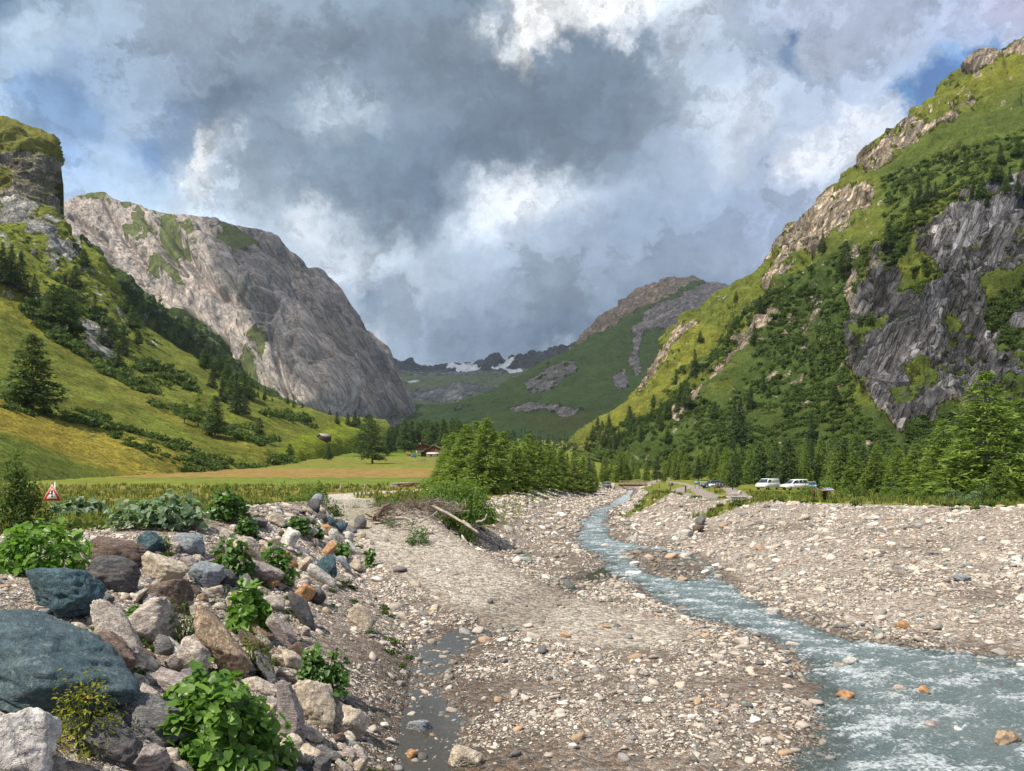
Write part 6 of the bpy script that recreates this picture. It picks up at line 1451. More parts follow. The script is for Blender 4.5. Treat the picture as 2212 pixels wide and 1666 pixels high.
# grass: blades in tufts, one mass
def tufts(n, seed, keep, hmin, hmax, d0, d1, umax=.95):
    r = np.random.default_rng(seed); y = np.exp(r.uniform(math.log(d0), math.log(d1), n)); x = r.uniform(-umax, umax, n)*y
    k = keep(x, y, r); x, y = x[k], y[k]; n = len(x); z = ground(x, y)
    B_ = 6; px = np.repeat(x, B_)+r.normal(0, .05, n*B_)*np.repeat(np.clip(y/25, .6, 3), B_); py = np.repeat(y, B_)+r.normal(0, .05, n*B_)*np.repeat(np.clip(y/25, .6, 3), B_); pz = np.repeat(z, B_)-.02
    h = np.repeat(r.uniform(hmin, hmax, n)*np.clip(y/40, .7, 1.5), B_)*r.uniform(.5, 1.1, n*B_); a = r.uniform(0, 6.28, n*B_); ln = r.uniform(.1, .55, n*B_)*h; w = .012*np.repeat(np.clip(y/16, .8, 6), B_)
    s = np.stack([-np.sin(a), np.cos(a), 0*a], 1)*w[:, None]; p0 = np.stack([px, py, pz], 1)
    mid = p0+np.stack([np.cos(a)*ln*.35, np.sin(a)*ln*.35, h*.6], 1); tip = p0+np.stack([np.cos(a)*ln, np.sin(a)*ln, h], 1)
    V = np.stack([p0-s, p0+s, mid+s*.8, tip, mid-s*.8], 1).reshape(-1, 3); b = np.arange(n*B_)[:, None]*5
    Q = b+np.array([[0, 1, 2, 4]]); T = b+np.array([[4, 2, 3]])
    ti = np.repeat(np.clip(r.normal(.5, .25, n), 0, 1), B_); return V, Q, T, np.concatenate([ti, ti])
def keep_grass(x, y, r):
    lt, rt = xLT(y), xRT(y); nz = fbm(np.stack([x, y, 0*x], 1)*.35, 3, 66)
    L = (x < lt-1.5) & (np.hypot((x+11.5)/1.0, (y-18)/1.3) > 2.4) & (along(x, y, RAMP)[0] > 1.9) & (polydist(x, y, LANE[:, :2], False) > 1.6)
    R = (x > rt+1.0) & (y > 38) & (polydist(x, y, EDGE[:, :2], False) > 1.2)
    for L3 in PATH3: R &= polydist(x, y, L3[:, :2], False) > 1.4
    Nn = (along(x, y, NOTCH)[0] < 1.5) | (along(x, y, NOTCH2)[0] < 1.6)
    p = np.clip(.55+1.6*nz, .05, 1)
    return (L | R | Nn) & (r.uniform(0, 1, len(x)) < p)
V1, Q1, T1_, t1_ = tufts(30000, 5, keep_grass, .18, .42, 11, 110)
tag(link('grass', mesh_np('grass', V1, [Q1, T1_], M_GRASS, False, {'Tint': ('FACE', 'FLOAT', t1_)})), kind='stuff')
# weeds along the banks
def weeds(n, seed, keep, smin, smax, mat, d0, d1, name='weeds'):
    r = np.random.default_rng(seed); y = np.exp(r.uniform(math.log(d0), math.log(d1), n)); x = r.uniform(-.9, .9, n)*y; k = keep(x, y, r); x, y = x[k], y[k]
    pos = np.stack([x, y, ground(x, y)-.02], 1)
    return tag(link(name, merged(name, BUSH, pos, r.uniform(smin, smax, len(x))*np.clip(y/35, .6, 1.6), mat)), kind='stuff')
def keep_weeds(x, y, r):
    lt, lb, rb, rt = xLT(y), xLB(y), xRB(y), xRT(y); nz = fbm(np.stack([x, y, 0*x], 1)*.3, 3, 67); tt = (x-rb)/np.maximum(rt-rb, .3)
    A = (x < lt-1.0) & (x > lt-9) & (np.hypot((x+11.5)/1.0, (y-18)/1.3) > 2.6) & (along(x, y, RAMP)[0] > 1.9) & (nz > -.1)
    B_ = (tt > .78) & (tt < 1.6) & (y < 150) & (nz > .08) & (y > 34); Cc = (along(x, y, NOTCH)[0] < 1.4) | (along(x, y, NOTCH2)[0] < 1.3)
    D_ = (np.hypot((x+4.5)/3.6, (y-38.5)/3.4) < 1) & (along(x, y, RAMP)[0] > 1.9)&(nz > -.15); E_ = (x > lt) & (x < lb) & (y < 34) & (nz > .02) & (r.uniform(0, 1, len(x)) < .7)
    return A | B_ | Cc | D_ | E_
weeds(7000, 8, keep_weeds, .10, .36, M_SHRUB, 10, 120)
# ---------------------------------------------------------------- built things
M_RED = plain('sign_red', (.55, .03, .03), .45); M_WHITE = plain('white_paint', (.78, .78, .76), .4, .5, .12); M_BLACK = plain('black_paint', (.02, .02, .022), .5)
M_STEEL = plain('galvanised_steel', (.34, .36, .38), .4, .5, .2, metal=.6); M_WOODD = plain('dark_timber', (.12, .06, .036), .8, .2, .4, 3); M_WOOD = plain('weathered_timber', (.36, .26, .19), .8, .2, .35, 4)
M_WOODR = plain('larch_timber', (.30, .12, .055), .75, .2, .4, 1.2); M_ROOFD = plain('shingle_roof', (.14, .115, .10), .85, .2, .35, 2); M_ROOFP = plain('pale_metal_roof', (.62, .58, .58), .5, .4, .15, 1.5); M_PLASTER = plain('whitewash', (.72, .70, .64), .8, .2, .15, 1)
M_STONEW = plain('field_stone', (.36, .34, .32), .9, .2, .4, 3); M_GLASS = plain('dark_glass', (.03, .045, .06), .06, .6, .1); M_TYRE = plain('rubber', (.02, .02, .02), .8); M_CONC = plain('concrete', (.46, .43, .39), .85, .2, .2, 2)
M_BLUE = plain('blue_panel', (.16, .30, .52), .35, .5, .35, 5); M_DRIFT = plain('driftwood', (.38, .315, .275), .85, .2, .35, 6); M_DRIFTD = plain('dark_driftwood', (.20, .145, .115), .9, .2, .4, 6); M_HAY = plain('hay', (.30, .19, .07), .9, .1, .4, 3); M_DARK = plain('dark_opening', (.015, .013, .012), .9)
M_CARP = plain('white_car_paint', (.80, .81, .82), .25, .6, .06); M_CARG = plain('grey_car_paint', (.12, .14, .16), .25, .6, .1); M_CARB = plain('blue_car_paint', (.16, .30, .42), .25, .6, .1); M_CART = plain('silver_car_paint', (.48, .56, .60), .25, .6, .1); M_CARN = plain('navy_car_paint', (.03, .06, .15), .25, .6, .1); M_LAMP = plain('lamp_glass', (.75, .76, .78), .1, .6, .05); M_TAIL = plain('tail_lamp', (.45, .03, .02), .2, .6)

# warning sign
d = 38.0; k = d/F; bx, bz = (112.5-CX)*k, (HY-1082)*k; g0 = gz((121-CX)*k, d)
s = thing('warning_sign', 'red bordered triangular warning sign with exclamation mark, half hidden in leaves at the left', 'traffic sign', (bx, d, g0), math.radians(2))
S_ = .90; Hh = S_*.866; z0 = bz-g0
def tri(m, y, th): return [(-S_/2*m, z0+Hh/3-Hh/3*m), (S_/2*m, z0+Hh/3-Hh/3*m), (0, z0+Hh/3+2*Hh/3*m)]
MB().prism(tri(1.06, 0, 0), .0, .018).build('back_plate', M_WHITE, s); MB().prism(tri(1.0, 0, 0), -.006, .002).build('red_border', M_RED, s); MB().prism(tri(.60, 0, 0), -.012, -.003).build('white_field', M_WHITE, s)
MB().prism([(-.035, z0+.30), (.035, z0+.30), (.05, z0+.52), (-.05, z0+.52)], -.018, -.010).build('exclamation_bar', M_BLACK, s); MB().prism([(.045*math.cos(a), z0+.225+.045*math.sin(a)) for a in np.linspace(0, 5.6, 10)], -.018, -.010).build('exclamation_dot', M_BLACK, s)
MB().tube([[.10, .06, -.3], [.12, .06, z0+Hh+.16]], .034, 8).build('post', M_STEEL, s); MB().box([.11, .03, z0+.25], (.10, .05, .05), bev=.006).build('clamp', M_STEEL, s)

# information table and the carved post on the right bank
d = 70.0; k = d/F; x0 = (1783-CX)*k; g0 = gz(x0, d)
s = thing('information_table', 'sloping information table on a thick wooden post above the right gravel bank', 'information board', (x0, d, g0), math.radians(18))
MB().box([-.08, 0, .42], (.26, .20, .96), bev=.015).build('post', M_WOODD, s); MB().box([-.02, -.02, 1.0], (1.5, .85, .06), rx=.32, bev=.012).build('table_top', M_WOOD, s)
pn = MB().box([.30, -.03, 1.045], (.80, .62, .022), rx=.32, bev=.004).build('panel', M_WHITE, s); MB().box([.22, -.04, 1.062], (.34, .40, .012), rx=.32).build('blue_picture', M_BLUE, pn); MB().box([.50, -.03, 1.065], (.22, .30, .012), rx=.32).build('map_picture', M_GLAUP if 'M_GLAUP' in globals() else M_STEEL, pn)
d = 71.5; k = d/F; x0 = (1757-CX)*k; g0 = gz(x0, d)
s = thing('carved_post', 'slim dark weathered wooden post with pale scars left of the sloping information table', 'post', (x0, d, g0), .3)
r = np.random.default_rng(3); zz = np.linspace(-.2, 1.2, 9); MB().tube(np.c_[.03*np.sin(zz*5), .02*np.cos(zz*4), zz], [.10, .11, .095, .105, .12, .13, .125, .10, .06], 9).build('shaft', M_WOODD, s, True)
MB().box([-.045, -.115, .92], (.09, .03, .16), rz=.3, bev=.01).build('pale_scar', M_DRIFT, s); MB().box([-.06, -.105, .66], (.08, .03, .09), rz=.4, bev=.01).build('pale_scar', M_DRIFT, s)

# vehicles
def wheel(par, x, y, rad, w=.2):
    wh = link('wheel', MB().tube([[0, -w/2, 0], [0, w/2, 0]], rad, 18).mesh('wheel', M_TYRE, True), par, (x, y, rad))
    link('rim', MB().tube([[0, -w/2-.012, 0], [0, w/2+.012, 0]], rad*.62, 12).mesh('rim', M_STEEL), wh)
def vehicle(name, label, loc, rz, paint, L, Wd, prof, cabin, wins, wheels, wr=.32, group=None, lamps=True):
    """prof: body side outline (x,z); cabin: greenhouse outline; wins: glazed side outlines; front is at -x"""
    s = thing(name, label, 'car' if name != 'delivery_van' else 'van', loc, rz, group)
    def slab(poly, wb, taper):
        p = np.array(poly); n = len(p); zt = p[:, 1].max(); zb_ = p[:, 1].min(); hw = (wb/2)*(1-taper*(p[:, 1]-zb_)/(zt-zb_))
        rows = []
        for f, q in ((-1, .985), (-.94, 1.0), (.94, 1.0), (1, .985)):
            c = p.mean(0); pp = c+(p-c)*q; rows.append(np.c_[pp[:, 0], hw*f, pp[:, 1]])
        m = MB(); V = np.concatenate(rows); f4 = [[a*n+i, a*n+(i+1) % n, (a+1)*n+(i+1) % n, (a+1)*n+i] for a in range(3) for i in range(n)]
        V = np.concatenate([V, [rows[0].mean(0), rows[3].mean(0)]]); f3 = [[4*n, (i+1) % n, i] for i in range(n)]+[[4*n+1, 3*n+i, 3*n+(i+1) % n] for i in range(n)]
        return m.add(V, f4, f3)
    bd = slab(prof, Wd, .06).build('body', paint, s)
    slab(cabin, Wd*.93, .20).build('cabin', paint, s)
    zb_, zt = min(p[1] for p in cabin), max(p[1] for p in cabin)
    for nm, poly, side in wins:
        if side == 'side':
            for f in (-1, 1):
                hw = [f*(Wd*.93/2)*(1-.20*(p[1]-zb_)/(zt-zb_))+f*.012 for p in poly]
                V = [[p[0], h, p[1]] for p, h in zip(poly, hw)]+[[p[0], h-f*.03, p[1]] for p, h in zip(poly, hw)]; n = len(poly)
                MB().add(V, [[i, (i+1) % n, n+(i+1) % n, n+i] for i in range(n)]+([[0, 1, 2, 3]] if n == 4 else [])).build('side_window', M_GLASS, s)
        else:
            (xa, za), (xb, zb2) = poly; ha = (Wd*.84/2)*(1-.20*(za-zb_)/(zt-zb_)); hb = (Wd*.84/2)*(1-.20*(zb2-zb_)/(zt-zb_)); e = -.014 if side == 'front' else .014
            V = [[xa+e, -ha, za+.012], [xa+e, ha, za+.012], [xb+e, hb, zb2+.012], [xb+e, -hb, zb2+.012]]; V += [[v[0]-e*2, v[1], v[2]-.02] for v in V]
            MB().add(V, [[0, 1, 2, 3], [7, 6, 5, 4], [0, 4, 5, 1], [1, 5, 6, 2], [2, 6, 7, 3], [3, 7, 4, 0]]).build('windscreen' if side == 'front' else 'rear_window', M_GLASS, s)
    for x in wheels:
        for f in (-1, 1): wheel(s, x, f*(Wd/2-.10), wr)
    if lamps:
        xf = min(p[0] for p in prof); xr = max(p[0] for p in prof); zm = np.mean([p[1] for p in prof])
        for f in (-1, 1):
            MB().box([xf+.06, f*Wd*.37, zm+.12], (.14, .30, .16), bev=.03).build('headlight', M_LAMP, s); MB().box([xr-.03, f*Wd*.42, zm+.2], (.08, .16, .3), bev=.02).build('tail_light', M_TAIL, s)
        MB().box([xf-.01, 0, .42], (.10, Wd*.86, .16), bev=.03).build('bumper', M_BLACK, s)
        for f in (-1, 1): MB().box([cabin[0][0]+.55, f*(Wd/2+.06), zb_+.1], (.10, .18, .14), bev=.03).build('door_mirror', M_BLACK, s)
    return s
d = 132; x0 = (1669-CX)/F*d
vehicle('delivery_van', 'white delivery van facing left, parked left of the white estate car', (x0, d+2.5, gz(x0, d+2.5)), math.radians(40), M_CARP, 4.9, 1.9,
        [(-2.4,.32),(-2.45,.75),(-2.30,1.02),(-1.65,1.2),(2.45,1.2),(2.45,.32)], [(-1.65,1.18),(-.95,1.88),(-.6,1.95),(2.40,1.95),(2.45,1.18)],
        [('w', [(-1.62,1.22),(-.98,1.84)], 'front'), ('s', [(-1.35,1.25),(-.9,1.75),(-.25,1.75),(-.25,1.25)], 'side')], (-1.55, 1.5), .33)
d = 130; x0 = (1716-CX)/F*d
vehicle('estate_car', 'white high-roofed estate car with dark side windows beside the delivery van', (x0, d, gz(x0, d)), math.radians(14), M_CARP, 4.5, 1.82,
        [(-2.2,.30),(-2.25,.66),(-2.1,.88),(-1.15,1.05),(2.15,1.05),(2.25,.7),(2.2,.30)], [(-1.25,1.03),(-.45,1.68),(.1,1.80),(1.95,1.80),(2.18,1.03)],
        [('w', [(-1.2,1.08),(-.5,1.64)], 'front'), ('s', [(-.88,1.10),(-.38,1.58),(.30,1.64),(.30,1.10)], 'side'), ('s', [(.42,1.10),(.42,1.64),(1.05,1.66),(1.05,1.10)], 'side'), ('s', [(1.15,1.10),(1.15,1.66),(1.85,1.66),(1.98,1.10)], 'side'), ('r', [(2.16,1.12),(1.98,1.70)], 'rear')], (-1.35, 1.35), .31)
HATCH = ([(-2.05,.28),(-2.1,.62),(-1.95,.80),(-1.0,.95),(2.0,.95),(2.08,.65),(2.05,.28)], [(-1.05,.93),(-.35,1.42),(.2,1.48),(1.3,1.45),(2.0,.93)],
         [('w', [(-1.0,.98),(-.4,1.38)], 'front'), ('s', [(-.72,1.0),(-.30,1.34),(.35,1.40),(.35,1.0)], 'side'), ('s', [(.45,1.0),(.45,1.40),(1.15,1.38),(1.55,1.0)], 'side'), ('r', [(1.96,1.0),(1.38,1.40)], 'rear')])
for (px, d, rz, pt, lb_) in [(1921, 112, .5, M_CARB, 'light blue car glimpsed between the trees right of the information board'), (2043, 108, .2, M_CART, 'silver car hidden behind the bushy larch at the right'), (2170, 104, .1, M_CART, 'pale car half hidden under the tallest larch at the right'),
                              (1753, 136, 1.2, M_CARB, 'blue car end showing behind the white estate car'), (1310, 192, 1.75, M_CARG, 'dark grey car parked left of the wooden footbridge'), (1538, 150, .1, M_CARN, 'dark blue car behind the white notice board'), ]:
    x0 = (px-CX)/F*d; vehicle('parked_car', lb_, (x0, d, gz(x0, d)), rz, pt, 4.1, 1.75, *HATCH, (-1.3, 1.25), .3)

# footbridge
d = 184; k = d/F; xa, xb = (1340-CX)*k, (1394-CX)*k; zd = (HY-1047.2)*k
s = thing('footbridge', 'wooden footbridge with slatted railings over the stream', 'bridge', ((xa+xb)/2, d, zd)); Lb = xb-xa+.6
MB().box([0, 0, 0], (Lb, 1.5, .12), bev=.01).build('deck', M_WOODD, s)
for f in (-.62, .62): MB().box([0, f, -.20], (Lb, .18, .28), bev=.01).build('beam', M_WOODD, s)
for f in (-.74, .74):
    m = MB()
    for z_ in (.35, .62, .9): m.box([0, f, z_], (Lb-.1, .05, .10))
    rl = m.build('railing', M_WOOD, s)
    for j in range(6): MB().box([-Lb/2+.25+j*(Lb-.5)/5, f*1.06, .45], (.11, .09, 1.05), bev=.008).build('post', M_WOOD, rl)
MB().box([-Lb/2+1.2, -.5, -.85], (2.4, .16, .18), ry=.62).build('brace', M_WOODD, s)
x0 = (1326-CX)*k; s = thing('standing_stone', 'pointed standing stone with a thin post left of the footbridge', 'stone', (x0, d+1, gz(x0, d+1)))
V, T = rock_shape(3, 901, 10, 9, .05); link('stone', mesh_np('stone', V*np.array([.45, .4, .95])+np.array([0, 0, .7]), T, RK['pale'], True), s); MB().tube([[.35, 0, -.2], [.35, 0, 1.9]], .06, 6).build('post', M_WOOD, s)

# things of the play area
def at(px, py, d): return ((px-CX)/F*d, d, (HY-py)/F*d)
def ground_at(px, d): x = (px-CX)/F*d; return (x, d, gz(x, d))
def board(px, d, w, h, zt, face, label, rz=0, text=False):
    s = thing('notice_board', label, 'notice board', ground_at(px, d), rz)
    MB().box([0, 0, zt-h/2], (w, .05, h), bev=.008).build('panel_frame', M_WOODD if face is M_WHITE else M_STEEL, s); MB().box([0, -.035, zt-h/2], (w*.93, .02, h*.88)).build('panel', face, s)
    for f in (-1, 1): MB().box([f*w*.38, .04, (zt-.05)/2-.1], (.07, .07, zt+.1), bev=.005).build('post', M_WOODD, s)
    if face is M_WHITE: MB().box([w*.05, -.05, zt-h*.5], (w*.5, .012, h*.4)).build('picture', M_BLUE, s)
board(1506, 142, .95, .5, 1.35, M_BLUE, 'small blue notice board at the wood edge behind the play area'); board(1538, 118, 1.1, .55, 1.25, M_WHITE, 'white framed notice board in front of the dark blue car', .05)
d = 104; s = thing('lectern_post', 'brown post with a slanting wooden top beside the gravel path', 'post', ground_at(1481, d), .2)
MB().box([0, 0, .42], (.14, .14, 1.0), bev=.01).build('post', M_WOODD, s); MB().box([-.15, 0, .97], (.62, .45, .05), ry=.32, bev=.008).build('top_board', M_WOOD, s)
s = thing('roofed_post', 'little wooden post with a small slanting roof at the wood edge', 'post', ground_at(1586, 150), 0)
MB().box([0, 0, .4], (.14, .14, 1.0), bev=.01).build('post', M_WOOD, s); MB().box([.05, 0, .98], (.62, .5, .05), ry=.4, bev=.008).build('roof_board', M_WOOD, s)
# wooden ramp with rail
s = thing('play_ramp', 'low wooden play ramp with log posts at the wood edge', 'play ramp', ground_at(1562, 146), .1)
MB().box([.1, 0, .42], (2.6, .9, .08), ry=.18, bev=.01).build('ramp_boards', M_WOOD, s)
for j in range(5): MB().tube([[-1.1+j*.6, .5, -.2], [-1.1+j*.6, .5, 1.15-.11*j]], .06, 7).build('log_post', M_WOOD, s)
MB().tube([[-1.15, .5, 1.1], [1.35, .5, .62]], .045, 7).build('hand_rail', M_WOOD, s); MB().box([-1.15, 0, .3], (.5, .8, .7), bev=.03).build('step_block', M_WOODD, s)
# pale climbing sculpture
s = thing('climbing_frame', 'pale bluish play sculpture with splayed logs on the rise behind the path', 'play frame', ground_at(1449, 170), 0)
V, T = rock_shape(3, 905, 9, 9, .04); link('boulder_body', mesh_np('boulder_body', V*np.array([.5, .45, .6])+np.array([.15, 0, .5]), T, RK['blue'], True), s)
for (a, b) in [((-.25, 0, 0), (-.85, .1, 1.15)), ((-.35, .2, 0), (-.5, -.1, 1.2)), ((.4, 0, .1), (.95, .1, .75))]: MB().tube([a, b], .08, 7).build('log', M_DRIFT, s)
# culvert
d = 76; k = d/F; p = ground_at(1592, d)
s = thing('culvert', 'concrete culvert with a dark opening and pale cover slab at the end of the path', 'culvert', p, .08); zc = (HY-1077)*k-p[2]
MB().box([0, 0, zc+.16], (1.65, 1.3, .14), bev=.02).build('cover_slab', M_CONC, s); MB().box([0, .25, zc-.25], (1.35, .6, .62)).build('opening', M_DARK, s)
for f in (-.72, .74): MB().box([f, 0, zc-.22], (.16, 1.2, .66), bev=.015).build('side_wall', M_CONC, s)
MB().box([-.02, -.10, zc-.2], (.18, .2, .5), bev=.01).build('middle_pillar', M_CONC, s)
for (px, py, w, h, rk, lb_) in [(1587, 1068, 12, 7, 'white', 'flat white boulder on top of the culvert'), (1598, 1064, 11, 10, 'pale', 'taller pale boulder on top of the culvert'), (1561, 1068, 12, 7, 'orange', 'rusty orange boulder in the grass between the paths'), (1620, 1067, 9, 4, 'white', 'small white stone in the grass right of the culvert')]:
    V, T = rock_shape(3, int(px), 9, 10, .05); q = at(px, py, 77.5 if px != 1561 else 80); me = mesh_np('boulder', V/((V.max(0)-V.min(0))/2)*np.array([w, w*.8, h])*q[1]/F/2, T, RK[rk], True)
    zg = gz(q[0], q[1]); tag(link('boulder', me, None, (q[0], q[1], q[2] if px in (1587, 1598) else zg+h*q[1]/F*.3)), lb_, 'boulder', 'boulders by the culvert')
for i, (px, d) in enumerate([(1380, 186), (1408, 160), (1424, 150), (1448, 128)]):
    q = ground_at(px, d); tag(link('fence_post', MB().tube([[0, 0, -.2], [.02, 0, .95]], .07, 7).mesh('fence_post', M_WOODD), None, q), ['dark post at the right end of the footbridge', 'dark post by the path up from the footbridge', 'short dark post under the pale play sculpture', 'dark post on the grassy top of the left heap'][i], 'post')

# chalets
def chalet(label, px, pyb, d, W_, Dp, hw, hr, rz, ext=False, dz=0.0):
    k = d/F; x0 = (px-CX)*k; z0 = (HY-pyb)*k
    s = thing('chalet', label, 'chalet', (x0, d, z0+dz), rz)
    gable = [(-W_/2, -.6), (W_/2, -.6), (W_/2, hw), (0, hw+hr), (-W_/2, hw)]
    MB().prism(gable, 0, Dp).build('wall', M_WOODR, s)
    sl = math.hypot(W_/2+.9, hr*(W_/2+.9)/(W_/2)); a = math.atan2(hr, W_/2)
    rf = MB()
    for f in (-1, 1): rf.box([f*(W_/4+.40), Dp/2, hw+hr/2-.04+.16], (sl, Dp+2.2, .22), ry=f*a)
    rf = rf.build('roof', M_ROOFD, s)
    MB().box([-W_*.18, Dp*.55, hw+hr*.85+.5], (.6, .6, 1.5), bev=.03).build('chimney', M_STONEW, rf)
    MB().box([0, -.12, hw*.98], (W_*.96, .16, .22)).build('beam', M_WOODD, s)
    for i in range(4):
        w_ = MB().box([-W_*.36+i*W_*.24, -.06, hw*.60], (.85, .10, 1.05), bev=.01).build('window_frame', M_DRIFT, s); MB().box([-W_*.36+i*W_*.24, -.125, hw*.60], (.62, .04, .8)).build('pane', M_GLASS, w_)
    MB().box([W_*.02, -.06, hw+hr*.42], (.7, .10, .8)).build('attic_shutter', M_WOODD, s)
    if ext:
        MB().box([.2, -2.0, .35], (W_*.80, 3.6, 1.9)).build('stone_plinth', M_PLASTER, s)
        MB().box([.2, -2.2, 1.62], (W_*.84, 4.4, .16), rx=.26).build('lean_to_roof', M_ROOFP, s)
        for f in (-.12, .26): MB().box([W_*f, -3.82, .42], (.8, .10, 1.5)).build('doorway', M_DARK, s)
        MB().prism([(-W_*.80, -.4), (-W_*.5, -.4), (-W_*.5, 2.6), (-W_*.80, 1.7)], .6, Dp*.7).build('side_shed', M_WOODD, s)
        MB().box([-W_*.66, Dp*.35, 2.45], (W_*.40, Dp*.9, .16), ry=-.30).build('shed_roof', M_ROOFD, s)
    else: MB().box([0, -.35, hw*.32], (W_*.9, .7, .12)).build('balcony', M_WOOD, s); MB().box([0, .15, -.1], (W_*.98, .5, 1.6)).build('stone_plinth', M_PLASTER, s)
    return s
chalet('front dark wooden chalet with a pale lean-to roof over a whitewashed plinth', 938, 985, 458, 10.2, 11, 3.1, 2.9, math.radians(-4), True)
chalet('rear wooden chalet with a dark gable, behind the one with the lean-to', 914, 977, 476, 9.0, 10, 2.5, 2.4, math.radians(8), dz=.3)
# stone hut on the slope
p = on(LH, 690, 949); k = p[1]/F
s = thing('stone_hut', 'small old hut with a stone slab roof alone on the green slope', 'hut', p-np.array([0, 0, .4]), math.radians(-38))
MB().prism([(-2.6, -1), (2.6, -1), (2.6, 2.0), (0, 3.6), (-2.6, 2.0)], 0, 6.5).build('wall', M_WOODD, s); m = MB()
for f in (-1, 1): m.box([f*1.5, 3.2, 2.95], (3.7, 7.6, .28), ry=f*.55)
m.build('roof', M_STONEW, s); MB().box([-2.2, 3, .3], (1.4, 7, 2.2), bev=.2).build('stone_base', M_STONEW, s); MB().box([.2, -.05, .7], (1.1, .12, 1.9)).build('door', M_DARK, s)
d = 440; q = ground_at(894, d); vehicle('farm_trailer', 'small teal trailer parked in the grass left of the chalets', q, .4, plain('teal_paint', (.08, .25, .27), .5), 3.2, 1.6, [(-1.5,.4),(-1.5,1.1),(1.5,1.1),(1.5,.4)], [(-1.45,1.08),(-1.4,1.75),(1.4,1.75),(1.45,1.08)], [('s', [(-1.1,1.2),(-1.1,1.6),(1.1,1.6),(1.1,1.2)], 'side')], (-.8, .8), .35, None, False)
q = ground_at(883, 478); V, T = rock_shape(3, 777, 6, 14, .05); tag(link('haystack', mesh_np('haystack', V*np.array([2.0, 2.0, 1.5]), T, M_HAY, True), None, (q[0], q[1], q[2]+1.0)), 'brown rounded hay heap at the wood edge left of the chalets', 'haystack')
# pasture fence below the chalets
d = 352; s = thing('pasture_fence', 'pale wooden rail fence in the meadow below the chalets', 'fence', ground_at(922, d)); k = d/F
for j, px in enumerate([892, 903, 911, 918, 925, 934, 943, 951]):
    x = (px-922)*k; MB().box([x, 0, .6], (.28, .2, 1.6), bev=.02).build('post', M_DRIFT, s)
m = MB(); m.box([-3.6, -.15, .95], (6.4, .10, .20)); m.box([-3.6, -.15, .45], (6.0, .10, .18)); m.box([4.6, -.15, .9], (3.2, .10, .20)); m.build('rail', M_DRIFT, s)
for i, (px, py, d) in enumerate([(956, 1061, 78), (933, 1062, 75), (788, 1062, 86), (736, 1064, 82)]):
    q = ground_at(px, d); tag(link('fence_post', MB().tube([[0, 0, -.2], [.03, 0, .75]], .07, 7).mesh('fence_post', M_WOODD if i < 2 else M_DRIFT), None, q), ['dark stump of a post right of the meadow lane', 'dark short post near the end of the meadow lane', 'pale post in the brown meadow strip behind the lane', 'pale thin post left of the meadow lane'][i], 'post')

# driftwood beside the track
def log(pts, r0, r1, mat, label, name='log'):
    P3 = [np.array(at(px, py, d)) for px, py, d in pts]; c = P3[0]; L_ = spline(np.array(P3), 14)-c
    r_ = np.random.default_rng(int(pts[0][0])); L_[1:-1] += r_.normal(0, .012, (12, 3))
    return tag(link(name, MB().tube(L_, np.linspace(r0, r1, 14)*r_.uniform(.85, 1.15, 14), 8).mesh(name, mat, True), None, c), label, 'log', 'driftwood by the track')
log([(934, 1092, 35.5), (980, 1116, 34), (1034, 1152, 33)], .075, .045, M_DRIFT, 'long pale fallen trunk slanting down from the driftwood pile')
log([(855, 1119, 33.5), (880, 1121, 33.4), (893, 1128, 33.2)], .07, .05, M_DRIFT, 'short whitish log low on the driftwood mound')
log([(1000, 1126, 34), (1012, 1133, 33.6), (1018, 1140, 33.4)], .055, .04, M_DRIFT, 'short pale log end near the fallen trunk')
log([(1028, 1128, 34.5), (1045, 1124, 34.6), (1052, 1110, 34.8)], .06, .03, M_DRIFT, 'forked pale branch sticking up right of the fallen trunk')
log([(1052, 1136, 34.5), (1080, 1142, 34), (1095, 1152, 33.5)], .05, .035, M_DRIFTD, 'brown branch lying at the foot of the willow bush')
log([(905, 1130, 33), (930, 1116, 33.5), (945, 1104, 34)], .04, .025, M_DRIFT, 'thin bleached stick across the mound stones')
s = thing('brush_pile', 'tangled heap of dead branches on the mound in front of the willow', 'brush pile', at(905, 1098, 36)); r = np.random.default_rng(12)
for i in range(92):
    a = r.uniform(-1, 1); c = np.array([a*1.75+r.normal(0, .2), r.normal(0, .6), .18-.22*abs(a)+r.normal(0, .13)]); dr = unit(np.array([r.normal(0, 1), r.normal(0, .6), r.normal(.05, .35)])); L_ = r.uniform(.35, 1.1); bend = r.normal(0, .18, 3)
    pts = np.array([c-dr*L_/2, c+bend*.7, c+dr*L_/2]); rr_ = r.uniform(.010, .028)
    mb = MB().tube(spline(pts, 6), np.linspace(rr_, rr_*.4, 6), 5, False)
    for q_ in range(5):
        b0 = c+dr*L_*r.uniform(-.3, .45); mb.tube([b0, b0+r.normal(0, .13, 3), b0+dr*.12+r.normal(0, .24, 3)], [.009, .007, .003], 4, False)
    mb.build('branch', M_DRIFTD if r.uniform() < .6 else M_DRIFT, s)
s = thing('root_stump', 'dark upturned root stump at the left end of the driftwood', 'root stump', at(815, 1122, 35)); 
MB().tube([[0, 0, -.1], [.05, 0, .25], [.25, .1, .55], [.6, .1, .72]], [.17, .13, .10, .06], 8).build('trunk', M_DRIFTD, s, True)
for i in range(9):
    a = i*.7; MB().tube(spline(np.array([[0, 0, .05], [.3*math.cos(a), .25*math.sin(a), .05+.12*math.sin(a*2)], [.62*math.cos(a+.3), .5*math.sin(a+.3), -.12+.2*(i % 3)]]), 6), np.linspace(.07, .015, 6), 5, False).build('root', M_DRIFTD, s)
s = thing('wood_stack', 'small stack of cut light timber at the meadow edge behind the driftwood', 'wood stack', at(872, 1052, 62))
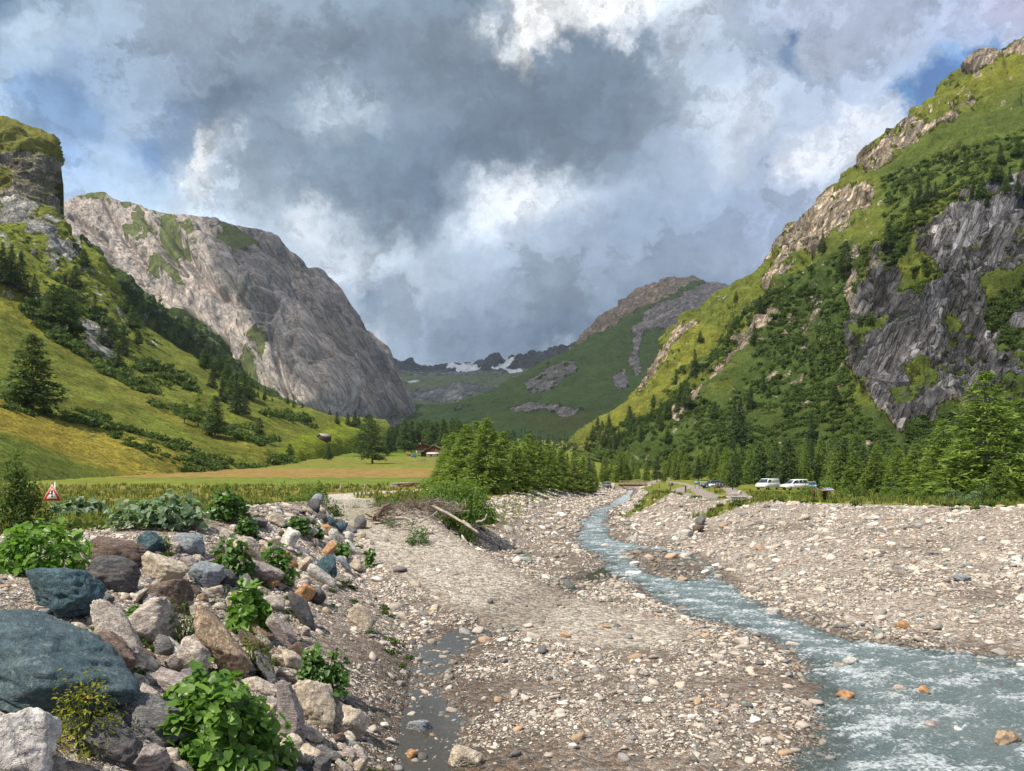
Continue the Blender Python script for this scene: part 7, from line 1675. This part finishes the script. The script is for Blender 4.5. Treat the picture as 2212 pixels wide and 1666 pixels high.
for i in range(14): MB().tube([[-.9+r.normal(0, .15)+.3*(i % 3), r.normal(0, .3), .05+.07*(i//4)], [.9+r.normal(0, .2), r.normal(0, .3), .12+.08*(i//4)]], .06, 6).build('log', M_HAY if i % 3 else M_DRIFT, s)

# ---------------------------------------------------------------- cloud added out of view, outlined to shade the valley head; then the haze
t = NT('cloud_white'); M_CLOUD = t.done(t.n('ShaderNodeMixShader', {0: .50, 1: t.n('ShaderNodeBsdfDiffuse', {0: (.85, .86, .88)}).outputs[0], 2: t.n('ShaderNodeBsdfTransparent').outputs[0]}).outputs[0])
CP = np.array([(-2500,1500),(-2480,1133),(-2425,621),(-2375,330),(-2250,80),(-1950,20),(-1700,60),(-1400,250),(-1180,700),(-800,1300),(-400,2300),(300,3000),(600,4200),(-200,5100),(-1600,5200),(-2900,4600),(-3300,3200),(-2700,2300)], float)
n_, m_ = 160, 24; s_ = np.linspace(0, len(CP), n_, endpoint=False); i_ = s_.astype(int); f_ = (s_-i_)[:, None]; ring = CP[i_ % len(CP)]*(1-f_)+CP[(i_+1) % len(CP)]*f_
cc = np.array([-1500., 2400.]); rows = []
for j in range(m_):
    a = j/(m_-1)*math.pi; q = math.sin(a)**.45; z_ = 3500-320*math.cos(a)*(1.0 if a > math.pi/2 else .15)
    rows.append(np.c_[cc+(ring-cc)*max(q, .002), np.full(n_, z_)])
V = np.concatenate(rows); V = V+np.stack([fbm(V/420., 4, 91), fbm(V/420., 4, 92), fbm(V/380., 4, 93)], 1)*np.array([90, 90, 160])
a_ = np.arange(n_*m_).reshape(m_, n_); Fq = np.stack([a_[:-1], np.roll(a_, -1, 1)[:-1], np.roll(a_, -1, 1)[1:], a_[1:]], -1).reshape(-1, 4)
tag(link('shade_cloud', mesh_np('shade_cloud', V, Fq, M_CLOUD, True)), kind='stuff')
t = NT('haze'); vn = t.n('ShaderNodeVolumePrincipled', {'Color': (.78, .87, 1, 1), 'Density': .00003, 'Anisotropy': .0})
t.t.links.new(vn.outputs[0], t.out.inputs[1])
tag(MB().box([0, 3600, 950], (13000, 8000, 2500)).build('haze', t.m), kind='stuff')
SC.cycles.volume_bounces = 1
